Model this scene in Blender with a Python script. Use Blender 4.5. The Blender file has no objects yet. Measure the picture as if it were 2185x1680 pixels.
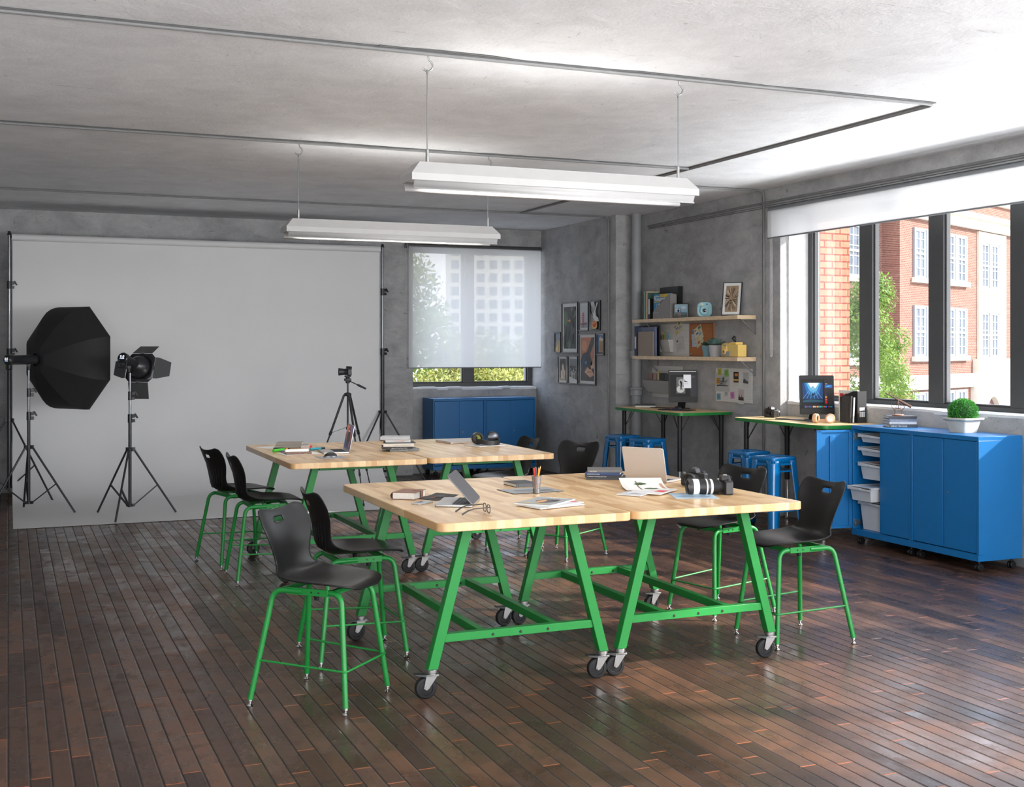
import bpy, bmesh, math, random
from mathutils import Vector, Matrix, Euler
random.seed(7)
C = bpy.context.scene.collection
SC = bpy.context.scene
PI = math.pi
R = math.radians

# ---------------------------------------------------------------- camera
cam_d = bpy.data.cameras.new('camera')
cam = bpy.data.objects.new('camera', cam_d)
C.objects.link(cam)
cam.location = (0.0, 0.0, 1.767)
cam.rotation_euler = (PI / 2, 0, -0.3990)
cam_d.sensor_width = 36.0
cam_d.lens = 2550.0 / 2185.0 * 36.0
cam_d.shift_y = -(840.0 - 741.5) / 2185.0
cam_d.clip_start = 0.05
cam_d.clip_end = 600
SC.camera = cam

# ---------------------------------------------------------------- world, sun, exposure
w = bpy.data.worlds.new('daylight')
SC.world = w
w.use_nodes = True
wn = w.node_tree.nodes
wl = w.node_tree.links
wn.clear()
wo = wn.new('ShaderNodeOutputWorld')
bg = wn.new('ShaderNodeBackground')
tcw = wn.new('ShaderNodeTexCoord')
sep = wn.new('ShaderNodeSeparateXYZ')
rmp = wn.new('ShaderNodeValToRGB')
wl.new(tcw.outputs['Generated'], sep.inputs[0])
wl.new(sep.outputs['Z'], rmp.inputs[0])
rmp.color_ramp.elements[0].position = 0.0
rmp.color_ramp.elements[0].color = (0.98, 0.98, 1.0, 1)
rmp.color_ramp.elements[1].position = 0.6
rmp.color_ramp.elements[1].color = (0.62, 0.76, 1.0, 1)
wl.new(rmp.outputs[0], bg.inputs[0])
bg.inputs[1].default_value = 3.2
wl.new(bg.outputs[0], wo.inputs[0])

sun_d = bpy.data.lights.new('sun', 'SUN')
sun_d.energy = 9.0
sun_d.angle = R(1.6)
sun_d.color = (1.0, 0.93, 0.84)
sun = bpy.data.objects.new('sun', sun_d)
C.objects.link(sun)
SUN_DIR = Vector((-1.0, 0.50, -0.62)).normalized()
sun.rotation_euler = SUN_DIR.to_track_quat('-Z', 'Y').to_euler()
sun.location = (30, -8, 20)

def area(name, loc, target, sx, sy, watts, col=(1, 1, 1), spread=PI):
    a = bpy.data.lights.new(name, 'AREA'); a.shape = 'RECTANGLE'; a.size = sx; a.size_y = sy; a.energy = watts; a.color = col; a.spread = spread
    o = bpy.data.objects.new(name, a); C.objects.link(o); o.location = loc
    o.rotation_euler = (Vector(target) - Vector(loc)).to_track_quat('-Z', 'Y').to_euler()
    return o
# area lights added inside the room as fill, behind and beside the camera
area('fill_rear', (2.9, -2.93, 1.2), (3.2, 2.4, 3.8), 7.0, 1.6, 330, (0.97, 0.985, 1.0))
area('fill_right', (7.36, 1.3, 2.1), (3.0, 4.2, 3.0), 5.0, 1.8, 480, (0.97, 0.985, 1.0))
area('fill_left', (-1.5, 1.2, 1.7), (6.0, 7.0, 3.3), 5.0, 2.0, 240, (0.97, 0.985, 1.0))  # added fill as well; the left wall has no windows
# added area light below the right sill, brightening the ceiling like pavement bounce
area('ceiling_fill', (8.8, 6.2, 0.2), (4.0, 6.6, 3.45), 5.0, 1.0, 380, (0.98, 0.99, 1.0), R(120))

vs = SC.view_settings
vs.view_transform = 'Standard'
vs.look = 'None'
vs.gamma = 1.0
vs.use_curve_mapping = False
vs.exposure = 0.2
cy = SC.cycles
cy.max_bounces = 8
cy.diffuse_bounces = 5
cy.glossy_bounces = 3
cy.transmission_bounces = 5
cy.transparent_max_bounces = 10
cy.caustics_reflective = False
cy.caustics_refractive = False
cy.sample_clamp_indirect = 5.0
cy.blur_glossy = 0.5

# ---------------------------------------------------------------- tags and objects
def setp(o, label=None, cat=None, group=None, kind=None):
    if label: o['label'] = label
    if cat: o['category'] = cat
    if group: o['group'] = group
    if kind: o['kind'] = kind
    return o

def thing(name, label, cat, loc=(0, 0, 0), rz=0.0, group=None, rot=None):
    o = bpy.data.objects.new(name, None)
    o.empty_display_size = 0.05
    C.objects.link(o)
    o.location = loc
    o.rotation_euler = rot if rot else (0, 0, rz)
    return setp(o, label, cat, group)

def dup(o, loc=None, rz=None, label=None, group=None, parent=None, rot=None):
    c = o.copy()
    C.objects.link(c)
    if parent: c.parent = parent
    if loc is not None: c.location = loc
    if rot is not None: c.rotation_euler = rot
    elif rz is not None: c.rotation_euler = (0, 0, rz)
    if label: c['label'] = label
    if group: c['group'] = group
    for ch in list(o.children):
        dup(ch, parent=c)
    return c

class MB:
    """collects shapes and links them as ONE mesh object"""
    def __init__(s):
        s.v = []; s.f = []; s.m = []
    def add(s, vs_, fs_, mi=0):
        b = len(s.v)
        s.v += [tuple(p) for p in vs_]
        for f in fs_:
            s.f.append(tuple(b + i for i in f)); s.m.append(mi)
        return s
    def box(s, x0, x1, y0, y1, z0, z1, mi=0, M=None):
        v = [Vector((x, y, z)) for z in (z0, z1) for y in (y0, y1) for x in (x0, x1)]
        if M is not None: v = [M @ p for p in v]
        return s.add(v, [(0, 2, 3, 1), (4, 5, 7, 6), (0, 1, 5, 4), (2, 6, 7, 3), (0, 4, 6, 2), (1, 3, 7, 5)], mi)
    def cbox(s, cx, cy_, cz, sx, sy, sz, mi=0, M=None):
        return s.box(cx - sx / 2, cx + sx / 2, cy_ - sy / 2, cy_ + sy / 2, cz - sz / 2, cz + sz / 2, mi, M)
    def bar(s, p0, p1, wx, wy, mi=0, up=(0, 0, 1)):
        """rectangular bar from p0 to p1; wx along side axis, wy along the other"""
        p0 = Vector(p0); p1 = Vector(p1); d = (p1 - p0).normalized()
        u = Vector(up)
        if abs(d.dot(u)) > 0.999: u = Vector((0, 1, 0))
        sx = d.cross(u).normalized(); sy = sx.cross(d).normalized()
        v = []
        for p in (p0, p1):
            for a, b in ((-1, -1), (1, -1), (1, 1), (-1, 1)):
                v.append(p + sx * (a * wx / 2) + sy * (b * wy / 2))
        return s.add(v, [(0, 1, 2, 3), (7, 6, 5, 4), (0, 4, 5, 1), (1, 5, 6, 2), (2, 6, 7, 3), (3, 7, 4, 0)], mi)
    def hexa(s, lo, hi, mi=0):
        """lo, hi: two lists of four points"""
        return s.add(list(lo) + list(hi), [(3, 2, 1, 0), (4, 5, 6, 7), (0, 1, 5, 4), (1, 2, 6, 5), (2, 3, 7, 6), (3, 0, 4, 7)], mi)
    def tube(s, pts, r, n=10, mi=0, cap=True, closed=False):
        pts = [Vector(p) for p in pts]
        N = len(pts)
        rs = r if isinstance(r, (list, tuple)) else [r] * N
        t0 = (pts[1] - pts[0]).normalized()
        u = Vector((0, 0, 1)) if abs(t0.z) < 0.9 else Vector((1, 0, 0))
        a = t0.cross(u).normalized(); verts = []; pt = t0
        for i in range(N):
            if closed: t = (pts[(i + 1) % N] - pts[i - 1]).normalized()
            elif i == 0: t = t0
            elif i == N - 1: t = (pts[-1] - pts[-2]).normalized()
            else: t = ((pts[i + 1] - pts[i]).normalized() + (pts[i] - pts[i - 1]).normalized()).normalized()
            a = (a - t * a.dot(t)).normalized(); b = t.cross(a)
            for k in range(n):
                th = 2 * PI * k / n
                verts.append(pts[i] + (a * math.cos(th) + b * math.sin(th)) * rs[i])
        fs = []
        for i in range(N if closed else N - 1):
            j = (i + 1) % N
            for k in range(n):
                k2 = (k + 1) % n
                fs.append((i * n + k, i * n + k2, j * n + k2, j * n + k))
        if cap and not closed:
            fs.append(tuple(range(n))[::-1]); fs.append(tuple((N - 1) * n + k for k in range(n)))
        return s.add(verts, fs, mi)
    def cyl(s, p0, p1, r0, r1=None, n=16, mi=0, cap=True):
        if r1 is None: r1 = r0
        return s.tube([p0, p1], [r0, r1], n, mi, cap)
    def lathe(s, prof, n=24, mi=0, M=None, cap0=True, cap1=True):
        """profile (r, z) around local z"""
        v = []; f = []
        for r, z in prof:
            for k in range(n):
                th = 2 * PI * k / n
                p = Vector((r * math.cos(th), r * math.sin(th), z))
                v.append(M @ p if M is not None else p)
        for i in range(len(prof) - 1):
            for k in range(n):
                k2 = (k + 1) % n
                f.append((i * n + k, i * n + k2, (i + 1) * n + k2, (i + 1) * n + k))
        if cap0: f.append(tuple(range(n))[::-1])
        if cap1: f.append(tuple((len(prof) - 1) * n + k for k in range(n)))
        return s.add(v, f, mi)
    def prism(s, poly, z0, z1, mi=0, M=None):
        n = len(poly)
        v = [Vector((x, y, z0)) for x, y in poly] + [Vector((x, y, z1)) for x, y in poly]
        if M is not None: v = [M @ p for p in v]
        f = [tuple(range(n))[::-1], tuple(range(n, 2 * n))]
        for i in range(n):
            j = (i + 1) % n
            f.append((i, j, n + j, n + i))
        return s.add(v, f, mi)
    def poly(s, pts, mi=0, M=None):
        v = [Vector(p) for p in pts]
        if M is not None: v = [M @ p for p in v]
        return s.add(v, [tuple(range(len(v)))], mi)
    def grid(s, P, mi=0, close_u=False):
        """P[i][j] points"""
        nu = len(P); nv = len(P[0]); v = [p for row in P for p in row]; f = []
        for i in range(nu if close_u else nu - 1):
            for j in range(nv - 1):
                i2 = (i + 1) % nu
                f.append((i * nv + j, i2 * nv + j, i2 * nv + j + 1, i * nv + j + 1))
        return s.add(v, f, mi)
    def ball(s, c, r, n=12, mi=0, sc=(1, 1, 1)):
        c = Vector(c); prof = []
        v = []; f = []
        m = n // 2
        for i in range(m + 1):
            ph = PI * i / m
            for k in range(n):
                th = 2 * PI * k / n
                v.append(c + Vector((r * math.sin(ph) * math.cos(th) * sc[0], r * math.sin(ph) * math.sin(th) * sc[1], -r * math.cos(ph) * sc[2])))
        for i in range(m):
            for k in range(n):
                k2 = (k + 1) % n
                f.append((i * n + k, i * n + k2, (i + 1) * n + k2, (i + 1) * n + k))
        return s.add(v, f, mi)
    def build(s, name, mats, parent=None, loc=(0, 0, 0), rz=0.0, rot=None, bevel=0.0, seg=2, smooth=True, ang=35, sub=0, solid=0.0, soff=-1.0):
        me = bpy.data.meshes.new(name)
        me.from_pydata(s.v, [], s.f)
        if not isinstance(mats, (list, tuple)): mats = [mats]
        for m in mats: me.materials.append(m)
        if len(mats) > 1:
            for p, i in zip(me.polygons, s.m): p.material_index = i
        bm = bmesh.new(); bm.from_mesh(me)
        bmesh.ops.remove_doubles(bm, verts=bm.verts, dist=1e-6)
        bmesh.ops.recalc_face_normals(bm, faces=bm.faces)
        bm.to_mesh(me); bm.free()
        if smooth:
            me.shade_smooth()
            me.set_sharp_from_angle(angle=R(ang))
        me.update()
        o = bpy.data.objects.new(name, me)
        C.objects.link(o)
        o.location = loc
        o.rotation_euler = rot if rot else (0, 0, rz)
        if parent: o.parent = parent
        if solid:
            q = o.modifiers.new('solid', 'SOLIDIFY'); q.thickness = solid; q.offset = soff
        if sub:
            q = o.modifiers.new('sub', 'SUBSURF'); q.levels = sub; q.render_levels = sub
        if bevel:
            q = o.modifiers.new('bevel', 'BEVEL'); q.width = bevel; q.segments = seg; q.limit_method = 'ANGLE'; q.angle_limit = R(35)
            q.harden_normals = False
        return o

def rrect(w_, h_, r, n=5, cx=0, cy_=0):
    """rounded rectangle outline"""
    P = []
    for (sx, sy, a0) in ((1, 1, 0), (-1, 1, 90), (-1, -1, 180), (1, -1, 270)):
        for k in range(n + 1):
            a = R(a0 + 90 * k / n)
            P.append((cx + sx * (w_ / 2 - r) + r * math.cos(a), cy_ + sy * (h_ / 2 - r) + r * math.sin(a)))
    return P

def arc(c, r, a0, a1, n, plane='xz'):
    out = []
    for k in range(n + 1):
        a = R(a0 + (a1 - a0) * k / n)
        if plane == 'xz': out.append(Vector((c[0] + r * math.cos(a), c[1], c[2] + r * math.sin(a))))
        elif plane == 'xy': out.append(Vector((c[0] + r * math.cos(a), c[1] + r * math.sin(a), c[2])))
        else: out.append(Vector((c[0], c[1] + r * math.cos(a), c[2] + r * math.sin(a))))
    return out

def fillet(pts, r, n=5):
    """round the inner corners of a 3d polyline"""
    pts = [Vector(p) for p in pts]; out = [pts[0]]
    for i in range(1, len(pts) - 1):
        a, b, c = pts[i - 1], pts[i], pts[i + 1]
        d0 = (a - b); d1 = (c - b)
        rr = min(r, d0.length * 0.45, d1.length * 0.45)
        p0 = b + d0.normalized() * rr; p1 = b + d1.normalized() * rr
        for k in range(n + 1):
            t = k / n
            out.append(p0 * (1 - t) ** 2 + b * 2 * t * (1 - t) + p1 * t * t)
    out.append(pts[-1])
    return out

FONT = None
def text(txt, size, mat_, parent, loc, rot, name='lettering', align='LEFT', ext=0.0004, bold=0.0, sx=1.0):
    cu = bpy.data.curves.new(name, 'FONT')
    cu.body = txt; cu.size = size; cu.align_x = align; cu.extrude = ext; cu.offset = bold
    cu.resolution_u = 2
    tmp = bpy.data.objects.new('tmp', cu)
    C.objects.link(tmp)
    dg = bpy.context.evaluated_depsgraph_get()
    me = bpy.data.meshes.new_from_object(tmp.evaluated_get(dg))
    me.name = name
    bpy.data.objects.remove(tmp); bpy.data.curves.remove(cu)
    me.materials.clear(); me.materials.append(mat_)
    o = bpy.data.objects.new(name, me)
    C.objects.link(o); o.parent = parent; o.location = loc; o.rotation_euler = rot
    o.scale = (sx, 1, 1)
    return o
# ---------------------------------------------------------------- materials
def srgb(r, g, b):
    f = lambda c: (c / 255 / 12.92) if c / 255 <= 0.04045 else ((c / 255 + 0.055) / 1.055) ** 2.4
    return (f(r), f(g), f(b), 1)

def newmat(name):
    m = bpy.data.materials.new(name); m.use_nodes = True
    nt = m.node_tree; nt.nodes.clear()
    out = nt.nodes.new('ShaderNodeOutputMaterial')
    b = nt.nodes.new('ShaderNodeBsdfPrincipled')
    nt.links.new(b.outputs[0], out.inputs[0])
    return m, nt, b, out

def mat(name, col, rough=0.5, metal=0.0, spec=0.5, coat=0.0, coatr=0.1, emit=None, es=0.0, var=0.06, vs_=12.0, bump=0.0, bs=200.0, trans=0.0, alpha=1.0, sheen=0.0, aniso=0.0):
    """principled with a slight procedural variation of colour and optional bump"""
    m, nt, b, out = newmat(name)
    N, L = nt.nodes, nt.links
    c = col if len(col) == 4 else (*col, 1)
    if var > 0:
        tc = N.new('ShaderNodeTexCoord'); no = N.new('ShaderNodeTexNoise'); no.inputs['Scale'].default_value = vs_
        no.inputs['Detail'].default_value = 2
        mp = N.new('ShaderNodeMapRange'); mp.inputs[1].default_value = 0.3; mp.inputs[2].default_value = 0.7
        mp.inputs[3].default_value = 1 - var; mp.inputs[4].default_value = 1 + var
        hs = N.new('ShaderNodeHueSaturation'); hs.inputs['Color'].default_value = c
        L.new(tc.outputs['Object'], no.inputs['Vector']); L.new(no.outputs[0], mp.inputs[0]); L.new(mp.outputs[0], hs.inputs['Value'])
        L.new(hs.outputs[0], b.inputs['Base Color'])
    else:
        b.inputs['Base Color'].default_value = c
    b.inputs['Roughness'].default_value = rough
    b.inputs['Metallic'].default_value = metal
    b.inputs['Specular IOR Level'].default_value = spec
    b.inputs['Coat Weight'].default_value = coat
    b.inputs['Coat Roughness'].default_value = coatr
    b.inputs['Transmission Weight'].default_value = trans
    b.inputs['Alpha'].default_value = alpha
    b.inputs['Sheen Weight'].default_value = sheen
    if emit:
        b.inputs['Emission Color'].default_value = emit; b.inputs['Emission Strength'].default_value = es
    if bump > 0:
        tc2 = N.new('ShaderNodeTexCoord'); n2 = N.new('ShaderNodeTexNoise'); n2.inputs['Scale'].default_value = bs
        bp = N.new('ShaderNodeBump'); bp.inputs['Strength'].default_value = bump; bp.inputs['Distance'].default_value = 0.002
        L.new(tc2.outputs['Object'], n2.inputs['Vector']); L.new(n2.outputs[0], bp.inputs['Height']); L.new(bp.outputs[0], b.inputs['Normal'])
    return m

class NB:
    """short node builder"""
    def __init__(s, nt): s.N = nt.nodes; s.L = nt.links
    def n(s, t, **k):
        x = s.N.new(t)
        for a, b in k.items(): setattr(x, a, b)
        return x
    def l(s, a, b): s.L.new(a, b)
    def val(s, sock, v):
        if hasattr(v, 'is_linked') or hasattr(v, 'links'): s.l(v, sock)
        else: sock.default_value = v
    def math(s, op, a, b=None, c=None, clamp=False):
        x = s.n('ShaderNodeMath', operation=op); x.use_clamp = clamp
        s.val(x.inputs[0], a)
        if b is not None: s.val(x.inputs[1], b)
        if c is not None: s.val(x.inputs[2], c)
        return x.outputs[0]
    def rng(s, v, a, b, c, d):
        x = s.n('ShaderNodeMapRange'); s.val(x.inputs[0], v)
        for i, q in enumerate((a, b, c, d)): s.val(x.inputs[i + 1], q)
        return x.outputs[0]
    def mix(s, f, a, b, mode='MIX'):
        x = s.n('ShaderNodeMix', data_type='RGBA', blend_type=mode)
        s.val(x.inputs[0], f); s.val(x.inputs[6], a); s.val(x.inputs[7], b)
        return x.outputs[2]
    def noise(s, vec, scale, detail=4, rough=0.55, dist=0.0):
        x = s.n('ShaderNodeTexNoise'); s.l(vec, x.inputs['Vector']); x.inputs['Scale'].default_value = scale
        x.inputs['Detail'].default_value = detail; x.inputs['Roughness'].default_value = rough; x.inputs['Distortion'].default_value = dist
        return x.outputs[0]
    def scale(s, vec, sx, sy, sz, off=(0, 0, 0), rot=(0, 0, 0)):
        x = s.n('ShaderNodeMapping'); s.l(vec, x.inputs[0]); x.inputs['Scale'].default_value = (sx, sy, sz)
        x.inputs['Location'].default_value = off; x.inputs['Rotation'].default_value = rot
        return x.outputs[0]
    def comb(s, x_, y_, z_):
        x = s.n('ShaderNodeCombineXYZ'); s.val(x.inputs[0], x_); s.val(x.inputs[1], y_); s.val(x.inputs[2], z_)
        return x.outputs[0]
    def white(s, vec, dim='2D'):
        x = s.n('ShaderNodeTexWhiteNoise', noise_dimensions=dim)
        s.l(vec, x.inputs['Vector'])
        return x
    def bump(s, h, st, dist, prev=None):
        x = s.n('ShaderNodeBump'); x.inputs['Strength'].default_value = st; x.inputs['Distance'].default_value = dist
        s.l(h, x.inputs['Height'])
        if prev is not None: s.l(prev, x.inputs['Normal'])
        return x.outputs[0]

def concrete(name, lo, hi, stain=0.5, scr=0.5, warm=(1, 1, 1)):
    m, nt, b, out = newmat(name); q = NB(nt)
    tc = q.n('ShaderNodeTexCoord').outputs['Object']
    big = q.noise(tc, 0.55, 5, 0.6)
    med = q.noise(q.scale(tc, 1, 1, 1.6), 3.2, 8, 0.62, 0.4)
    fine = q.noise(tc, 38, 5, 0.65)
    v = q.math('ADD', q.math('MULTIPLY', big, 0.35), q.math('ADD', q.math('MULTIPLY', med, 0.5), q.math('MULTIPLY', fine, 0.15)))
    f = q.rng(v, 0.38, 0.62, 0.0, 1.0)
    base = q.mix(f, (lo * warm[0], lo * warm[1], lo * warm[2], 1), (hi * warm[0], hi * warm[1], hi * warm[2], 1))
    # dark blotches
    st = q.rng(q.noise(q.scale(tc, 1, 1, 1, (9, 4, 2)), 1.7, 9, 0.7, 0.6), 0.58, 0.74, 0.0, stain)
    base = q.mix(st, base, (lo * 0.55, lo * 0.56, lo * 0.55, 1))
    # scratches and pits
    s1 = q.noise(q.scale(tc, 1.2, 9, 9, (3, 1, 7)), 2.6, 6, 0.72, 1.2)
    s2 = q.noise(q.scale(tc, 7, 2.2, 2.2, (1, 8, 3), (0.3, 0.2, 0.5)), 3.1, 6, 0.7, 1.0)
    vo = q.n('ShaderNodeTexVoronoi', feature='DISTANCE_TO_EDGE'); vo.inputs['Scale'].default_value = 2.3
    dv = q.n('ShaderNodeVectorMath', operation='ADD'); nn = q.n('ShaderNodeTexNoise'); nn.inputs['Scale'].default_value = 2.0; nn.inputs['Detail'].default_value = 6
    q.l(tc, nn.inputs['Vector']); q.l(tc, dv.inputs[0]); q.l(nn.outputs[1], dv.inputs[1]); q.l(dv.outputs[0], vo.inputs['Vector'])
    cr = q.math('MULTIPLY', q.math('LESS_THAN', vo.outputs[0], 0.0035), q.rng(q.noise(q.scale(tc, 1, 1, 1, (5, 5, 5)), 1.6, 4, 0.6), 0.56, 0.66, 0.0, scr * 0.45))
    mk = q.math('MAXIMUM', cr, q.math('MAXIMUM', q.rng(s1, 0.635, 0.68, 0, scr), q.rng(s2, 0.64, 0.69, 0, scr)))
    base = q.mix(mk, base, (lo * 0.3, lo * 0.3, lo * 0.3, 1))
    q.l(base, b.inputs['Base Color'])
    b.inputs['Roughness'].default_value = 0.85
    b.inputs['Specular IOR Level'].default_value = 0.25
    h = q.math('ADD', q.math('MULTIPLY', med, 1.0), q.math('ADD', q.math('MULTIPLY', fine, 0.35), q.math('MULTIPLY', mk, -0.3)))
    q.l(q.bump(h, 0.45, 0.02), b.inputs['Normal'])
    return m

def plank_floor():
    m, nt, b, out = newmat('wet_look_plank_floor'); q = NB(nt)
    tc = q.n('ShaderNodeTexCoord').outputs['Object']
    sp = q.n('ShaderNodeSeparateXYZ'); q.l(tc, sp.inputs[0])
    X, Y = sp.outputs[0], sp.outputs[1]
    W = 0.083; Lp = 1.15
    xs = q.math('DIVIDE', X, W)
    row = q.math('FLOOR', xs)
    fx = q.math('FRACT', xs)
    ro = q.white(q.comb(row, 3.3, 0)).outputs[0]
    ys = q.math('ADD', q.math('DIVIDE', Y, Lp), q.math('MULTIPLY', ro, 7.0))
    colm = q.math('FLOOR', ys)
    fy = q.math('FRACT', ys)
    wn_ = q.white(q.comb(row, colm, 0))
    rnd = wn_.outputs[0]
    sc2 = q.n('ShaderNodeSeparateColor'); q.l(wn_.outputs[1], sc2.inputs[0])
    # grain
    gv = q.comb(q.math('ADD', X, q.math('MULTIPLY', rnd, 13.0)), q.math('MULTIPLY', Y, 0.08), 0)
    g1 = q.noise(gv, 60, 6, 0.65, 1.2)
    g2 = q.noise(tc, 3.0, 6, 0.65, 0.5)
    blotch = q.rng(q.noise(q.scale(tc, 1, 0.8, 1, (4, 7, 0)), 6.5, 6, 0.7, 0.3), 0.52, 0.66, 0, 1)
    colA = q.mix(q.rng(rnd, 0, 1, 0, 1), srgb(56, 39, 31), srgb(94, 68, 54))
    colA = q.mix(q.rng(g1, 0.3, 0.7, 0, 0.55), colA, srgb(38, 28, 23))
    colA = q.mix(q.math('MULTIPLY', q.rng(g2, 0.45, 0.7, 0, 0.45), sc2.outputs[0]), colA, srgb(128, 84, 58))
    colA = q.mix(q.math('MULTIPLY', blotch, 0.35), colA, srgb(48, 36, 34))
    # joints
    gap = q.math('MAXIMUM', q.math('LESS_THAN', fx, 0.045), q.math('GREATER_THAN', fx, 0.965))
    endj = q.math('LESS_THAN', fy, 0.006)
    colA = q.mix(endj, colA, srgb(150, 84, 48))
    colA = q.mix(gap, colA, srgb(22, 15, 12))
    q.l(colA, b.inputs['Base Color'])
    ro_ = q.rng(g2, 0.35, 0.7, 0.17, 0.36)
    ro_ = q.math('ADD', ro_, q.math('MULTIPLY', sc2.outputs[1], 0.12))
    ro_ = q.math('ADD', ro_, q.math('MULTIPLY', blotch, 0.14))
    ro_ = q.math('ADD', ro_, q.math('MULTIPLY', gap, 0.4))
    q.l(ro_, b.inputs['Roughness'])
    b.inputs['Specular IOR Level'].default_value = 0.5
    b.inputs['IOR'].default_value = 1.5
    tilt = q.math('MULTIPLY', q.math('SUBTRACT', sc2.outputs[2], 0.5), fx)
    edge = q.math('MINIMUM', q.rng(fx, 0, 0.09, 0, 1), q.rng(fx, 0.91, 1.0, 1, 0))
    e2 = q.rng(fy, 0, 0.012, 0, 1)
    h = q.math('ADD', q.math('MULTIPLY', q.math('MINIMUM', edge, e2), 1.0), q.math('MULTIPLY', g1, 0.05))
    h = q.math('ADD', h, q.math('MULTIPLY', tilt, 0.5))
    h = q.math('ADD', h, q.math('MULTIPLY', g2, 0.15))
    q.l(q.bump(h, 0.55, 0.0035), b.inputs['Normal'])
    return m

def butcher(name, sat=1.0):
    m, nt, b, out = newmat(name); q = NB(nt)
    tc = q.n('ShaderNodeTexCoord').outputs['Object']
    sp = q.n('ShaderNodeSeparateXYZ'); q.l(tc, sp.inputs[0])
    X, Y, Z = sp.outputs
    W = 0.044; Lp = 0.42
    xs = q.math('DIVIDE', q.math('ADD', X, 10.0), W)
    row = q.math('FLOOR', xs)
    ro = q.white(q.comb(row, 1.7, 0)).outputs[0]
    ys = q.math('ADD', q.math('DIVIDE', q.math('ADD', Y, 5.0), Lp), q.math('MULTIPLY', ro, 5.0))
    cl = q.math('FLOOR', ys)
    w2 = q.white(q.comb(row, cl, 0)); rnd = w2.outputs[0]
    gv = q.comb(q.math('ADD', X, q.math('MULTIPLY', rnd, 3.0)), q.math('MULTIPLY', Y, 0.12), q.math('MULTIPLY', Z, 0.5))
    g = q.noise(gv, 42, 5, 0.6, 1.5)
    g2 = q.noise(gv, 9, 4, 0.6, 2.0)
    c = q.mix(q.math('POWER', rnd, 1.6), srgb(236, 206, 160), srgb(196, 152, 102))
    c = q.mix(q.rng(g, 0.35, 0.75, 0, 0.4), c, srgb(190, 146, 98))
    c = q.mix(q.rng(g2, 0.5, 0.75, 0, 0.35), c, srgb(178, 128, 80))
    kn = q.rng(q.noise(q.comb(X, Y, rnd), 7.5, 2, 0.5), 0.74, 0.79, 0, 0.7)
    c = q.mix(kn, c, srgb(128, 82, 52))
    q.l(c, b.inputs['Base Color'])
    b.inputs['Roughness'].default_value = 0.33
    b.inputs['Coat Weight'].default_value = 0.25
    b.inputs['Coat Roughness'].default_value = 0.2
    q.l(q.bump(g, 0.06, 0.002), b.inputs['Normal'])
    return m

def brick(name, sx, sy, c1, c2, mortar, ms=0.02, rot=False, nz=0.5, uv=(0, 2)):
    """bricks in the object's own x/z or y/z plane"""
    m, nt, b, out = newmat(name); q = NB(nt)
    tc = q.n('ShaderNodeTexCoord').outputs['Object']
    sp = q.n('ShaderNodeSeparateXYZ'); q.l(tc, sp.inputs[0])
    vec = q.comb(sp.outputs[uv[0]], sp.outputs[uv[1]], 0)
    br = q.n('ShaderNodeTexBrick'); q.l(vec, br.inputs['Vector'])
    br.inputs['Scale'].default_value = 1.0
    br.inputs['Brick Width'].default_value = sx; br.inputs['Row Height'].default_value = sy
    br.inputs['Mortar Size'].default_value = ms; br.inputs['Mortar Smooth'].default_value = 0.1
    br.inputs['Color1'].default_value = c1; br.inputs['Color2'].default_value = c2; br.inputs['Mortar'].default_value = mortar
    n1 = q.noise(tc, 14, 6, 0.7)
    c = q.mix(q.rng(n1, 0.35, 0.7, 0, nz), br.outputs[0], c1, 'MULTIPLY')
    q.l(c, b.inputs['Base Color'])
    b.inputs['Roughness'].default_value = 0.9
    h = q.math('ADD', q.math('MULTIPLY', br.outputs[1], -1.0), q.math('MULTIPLY', n1, 0.5))
    q.l(q.bump(h, 0.6, 0.01), b.inputs['Normal'])
    return m

def shade_fabric(name, tr=0.3, col=(0.8, 0.8, 0.8, 1)):
    m = bpy.data.materials.new(name); m.use_nodes = True; nt = m.node_tree; nt.nodes.clear(); q = NB(nt)
    out = q.n('ShaderNodeOutputMaterial'); t = q.n('ShaderNodeBsdfTransparent'); d = q.n('ShaderNodeBsdfDiffuse'); tl = q.n('ShaderNodeBsdfTranslucent')
    d.inputs[0].default_value = col; tl.inputs[0].default_value = col
    tc = q.n('ShaderNodeTexCoord').outputs['Object']
    wv = q.noise(q.scale(tc, 1, 1, 1), 900, 1, 0.5)
    m1 = q.n('ShaderNodeMixShader'); m1.inputs[0].default_value = 0.62; q.l(d.outputs[0], m1.inputs[1]); q.l(tl.outputs[0], m1.inputs[2])
    m2 = q.n('ShaderNodeMixShader'); q.l(q.rng(wv, 0.4, 0.6, tr - 0.02, tr + 0.02), m2.inputs[0]); q.l(m1.outputs[0], m2.inputs[1]); q.l(t.outputs[0], m2.inputs[2])
    q.l(m2.outputs[0], out.inputs[0])
    return m

def glass_pane(name):
    m = bpy.data.materials.new(name); m.use_nodes = True; nt = m.node_tree; nt.nodes.clear(); q = NB(nt)
    out = q.n('ShaderNodeOutputMaterial'); t = q.n('ShaderNodeBsdfTransparent'); g = q.n('ShaderNodeBsdfGlossy')
    g.inputs['Roughness'].default_value = 0.02; t.inputs[0].default_value = (0.97, 0.98, 0.98, 1)
    fr = q.n('ShaderNodeFresnel'); fr.inputs[0].default_value = 1.35
    m2 = q.n('ShaderNodeMixShader'); q.l(q.math('MULTIPLY', fr.outputs[0], 0.25), m2.inputs[0]); q.l(t.outputs[0], m2.inputs[1]); q.l(g.outputs[0], m2.inputs[2])
    q.l(m2.outputs[0], out.inputs[0])
    return m

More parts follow.
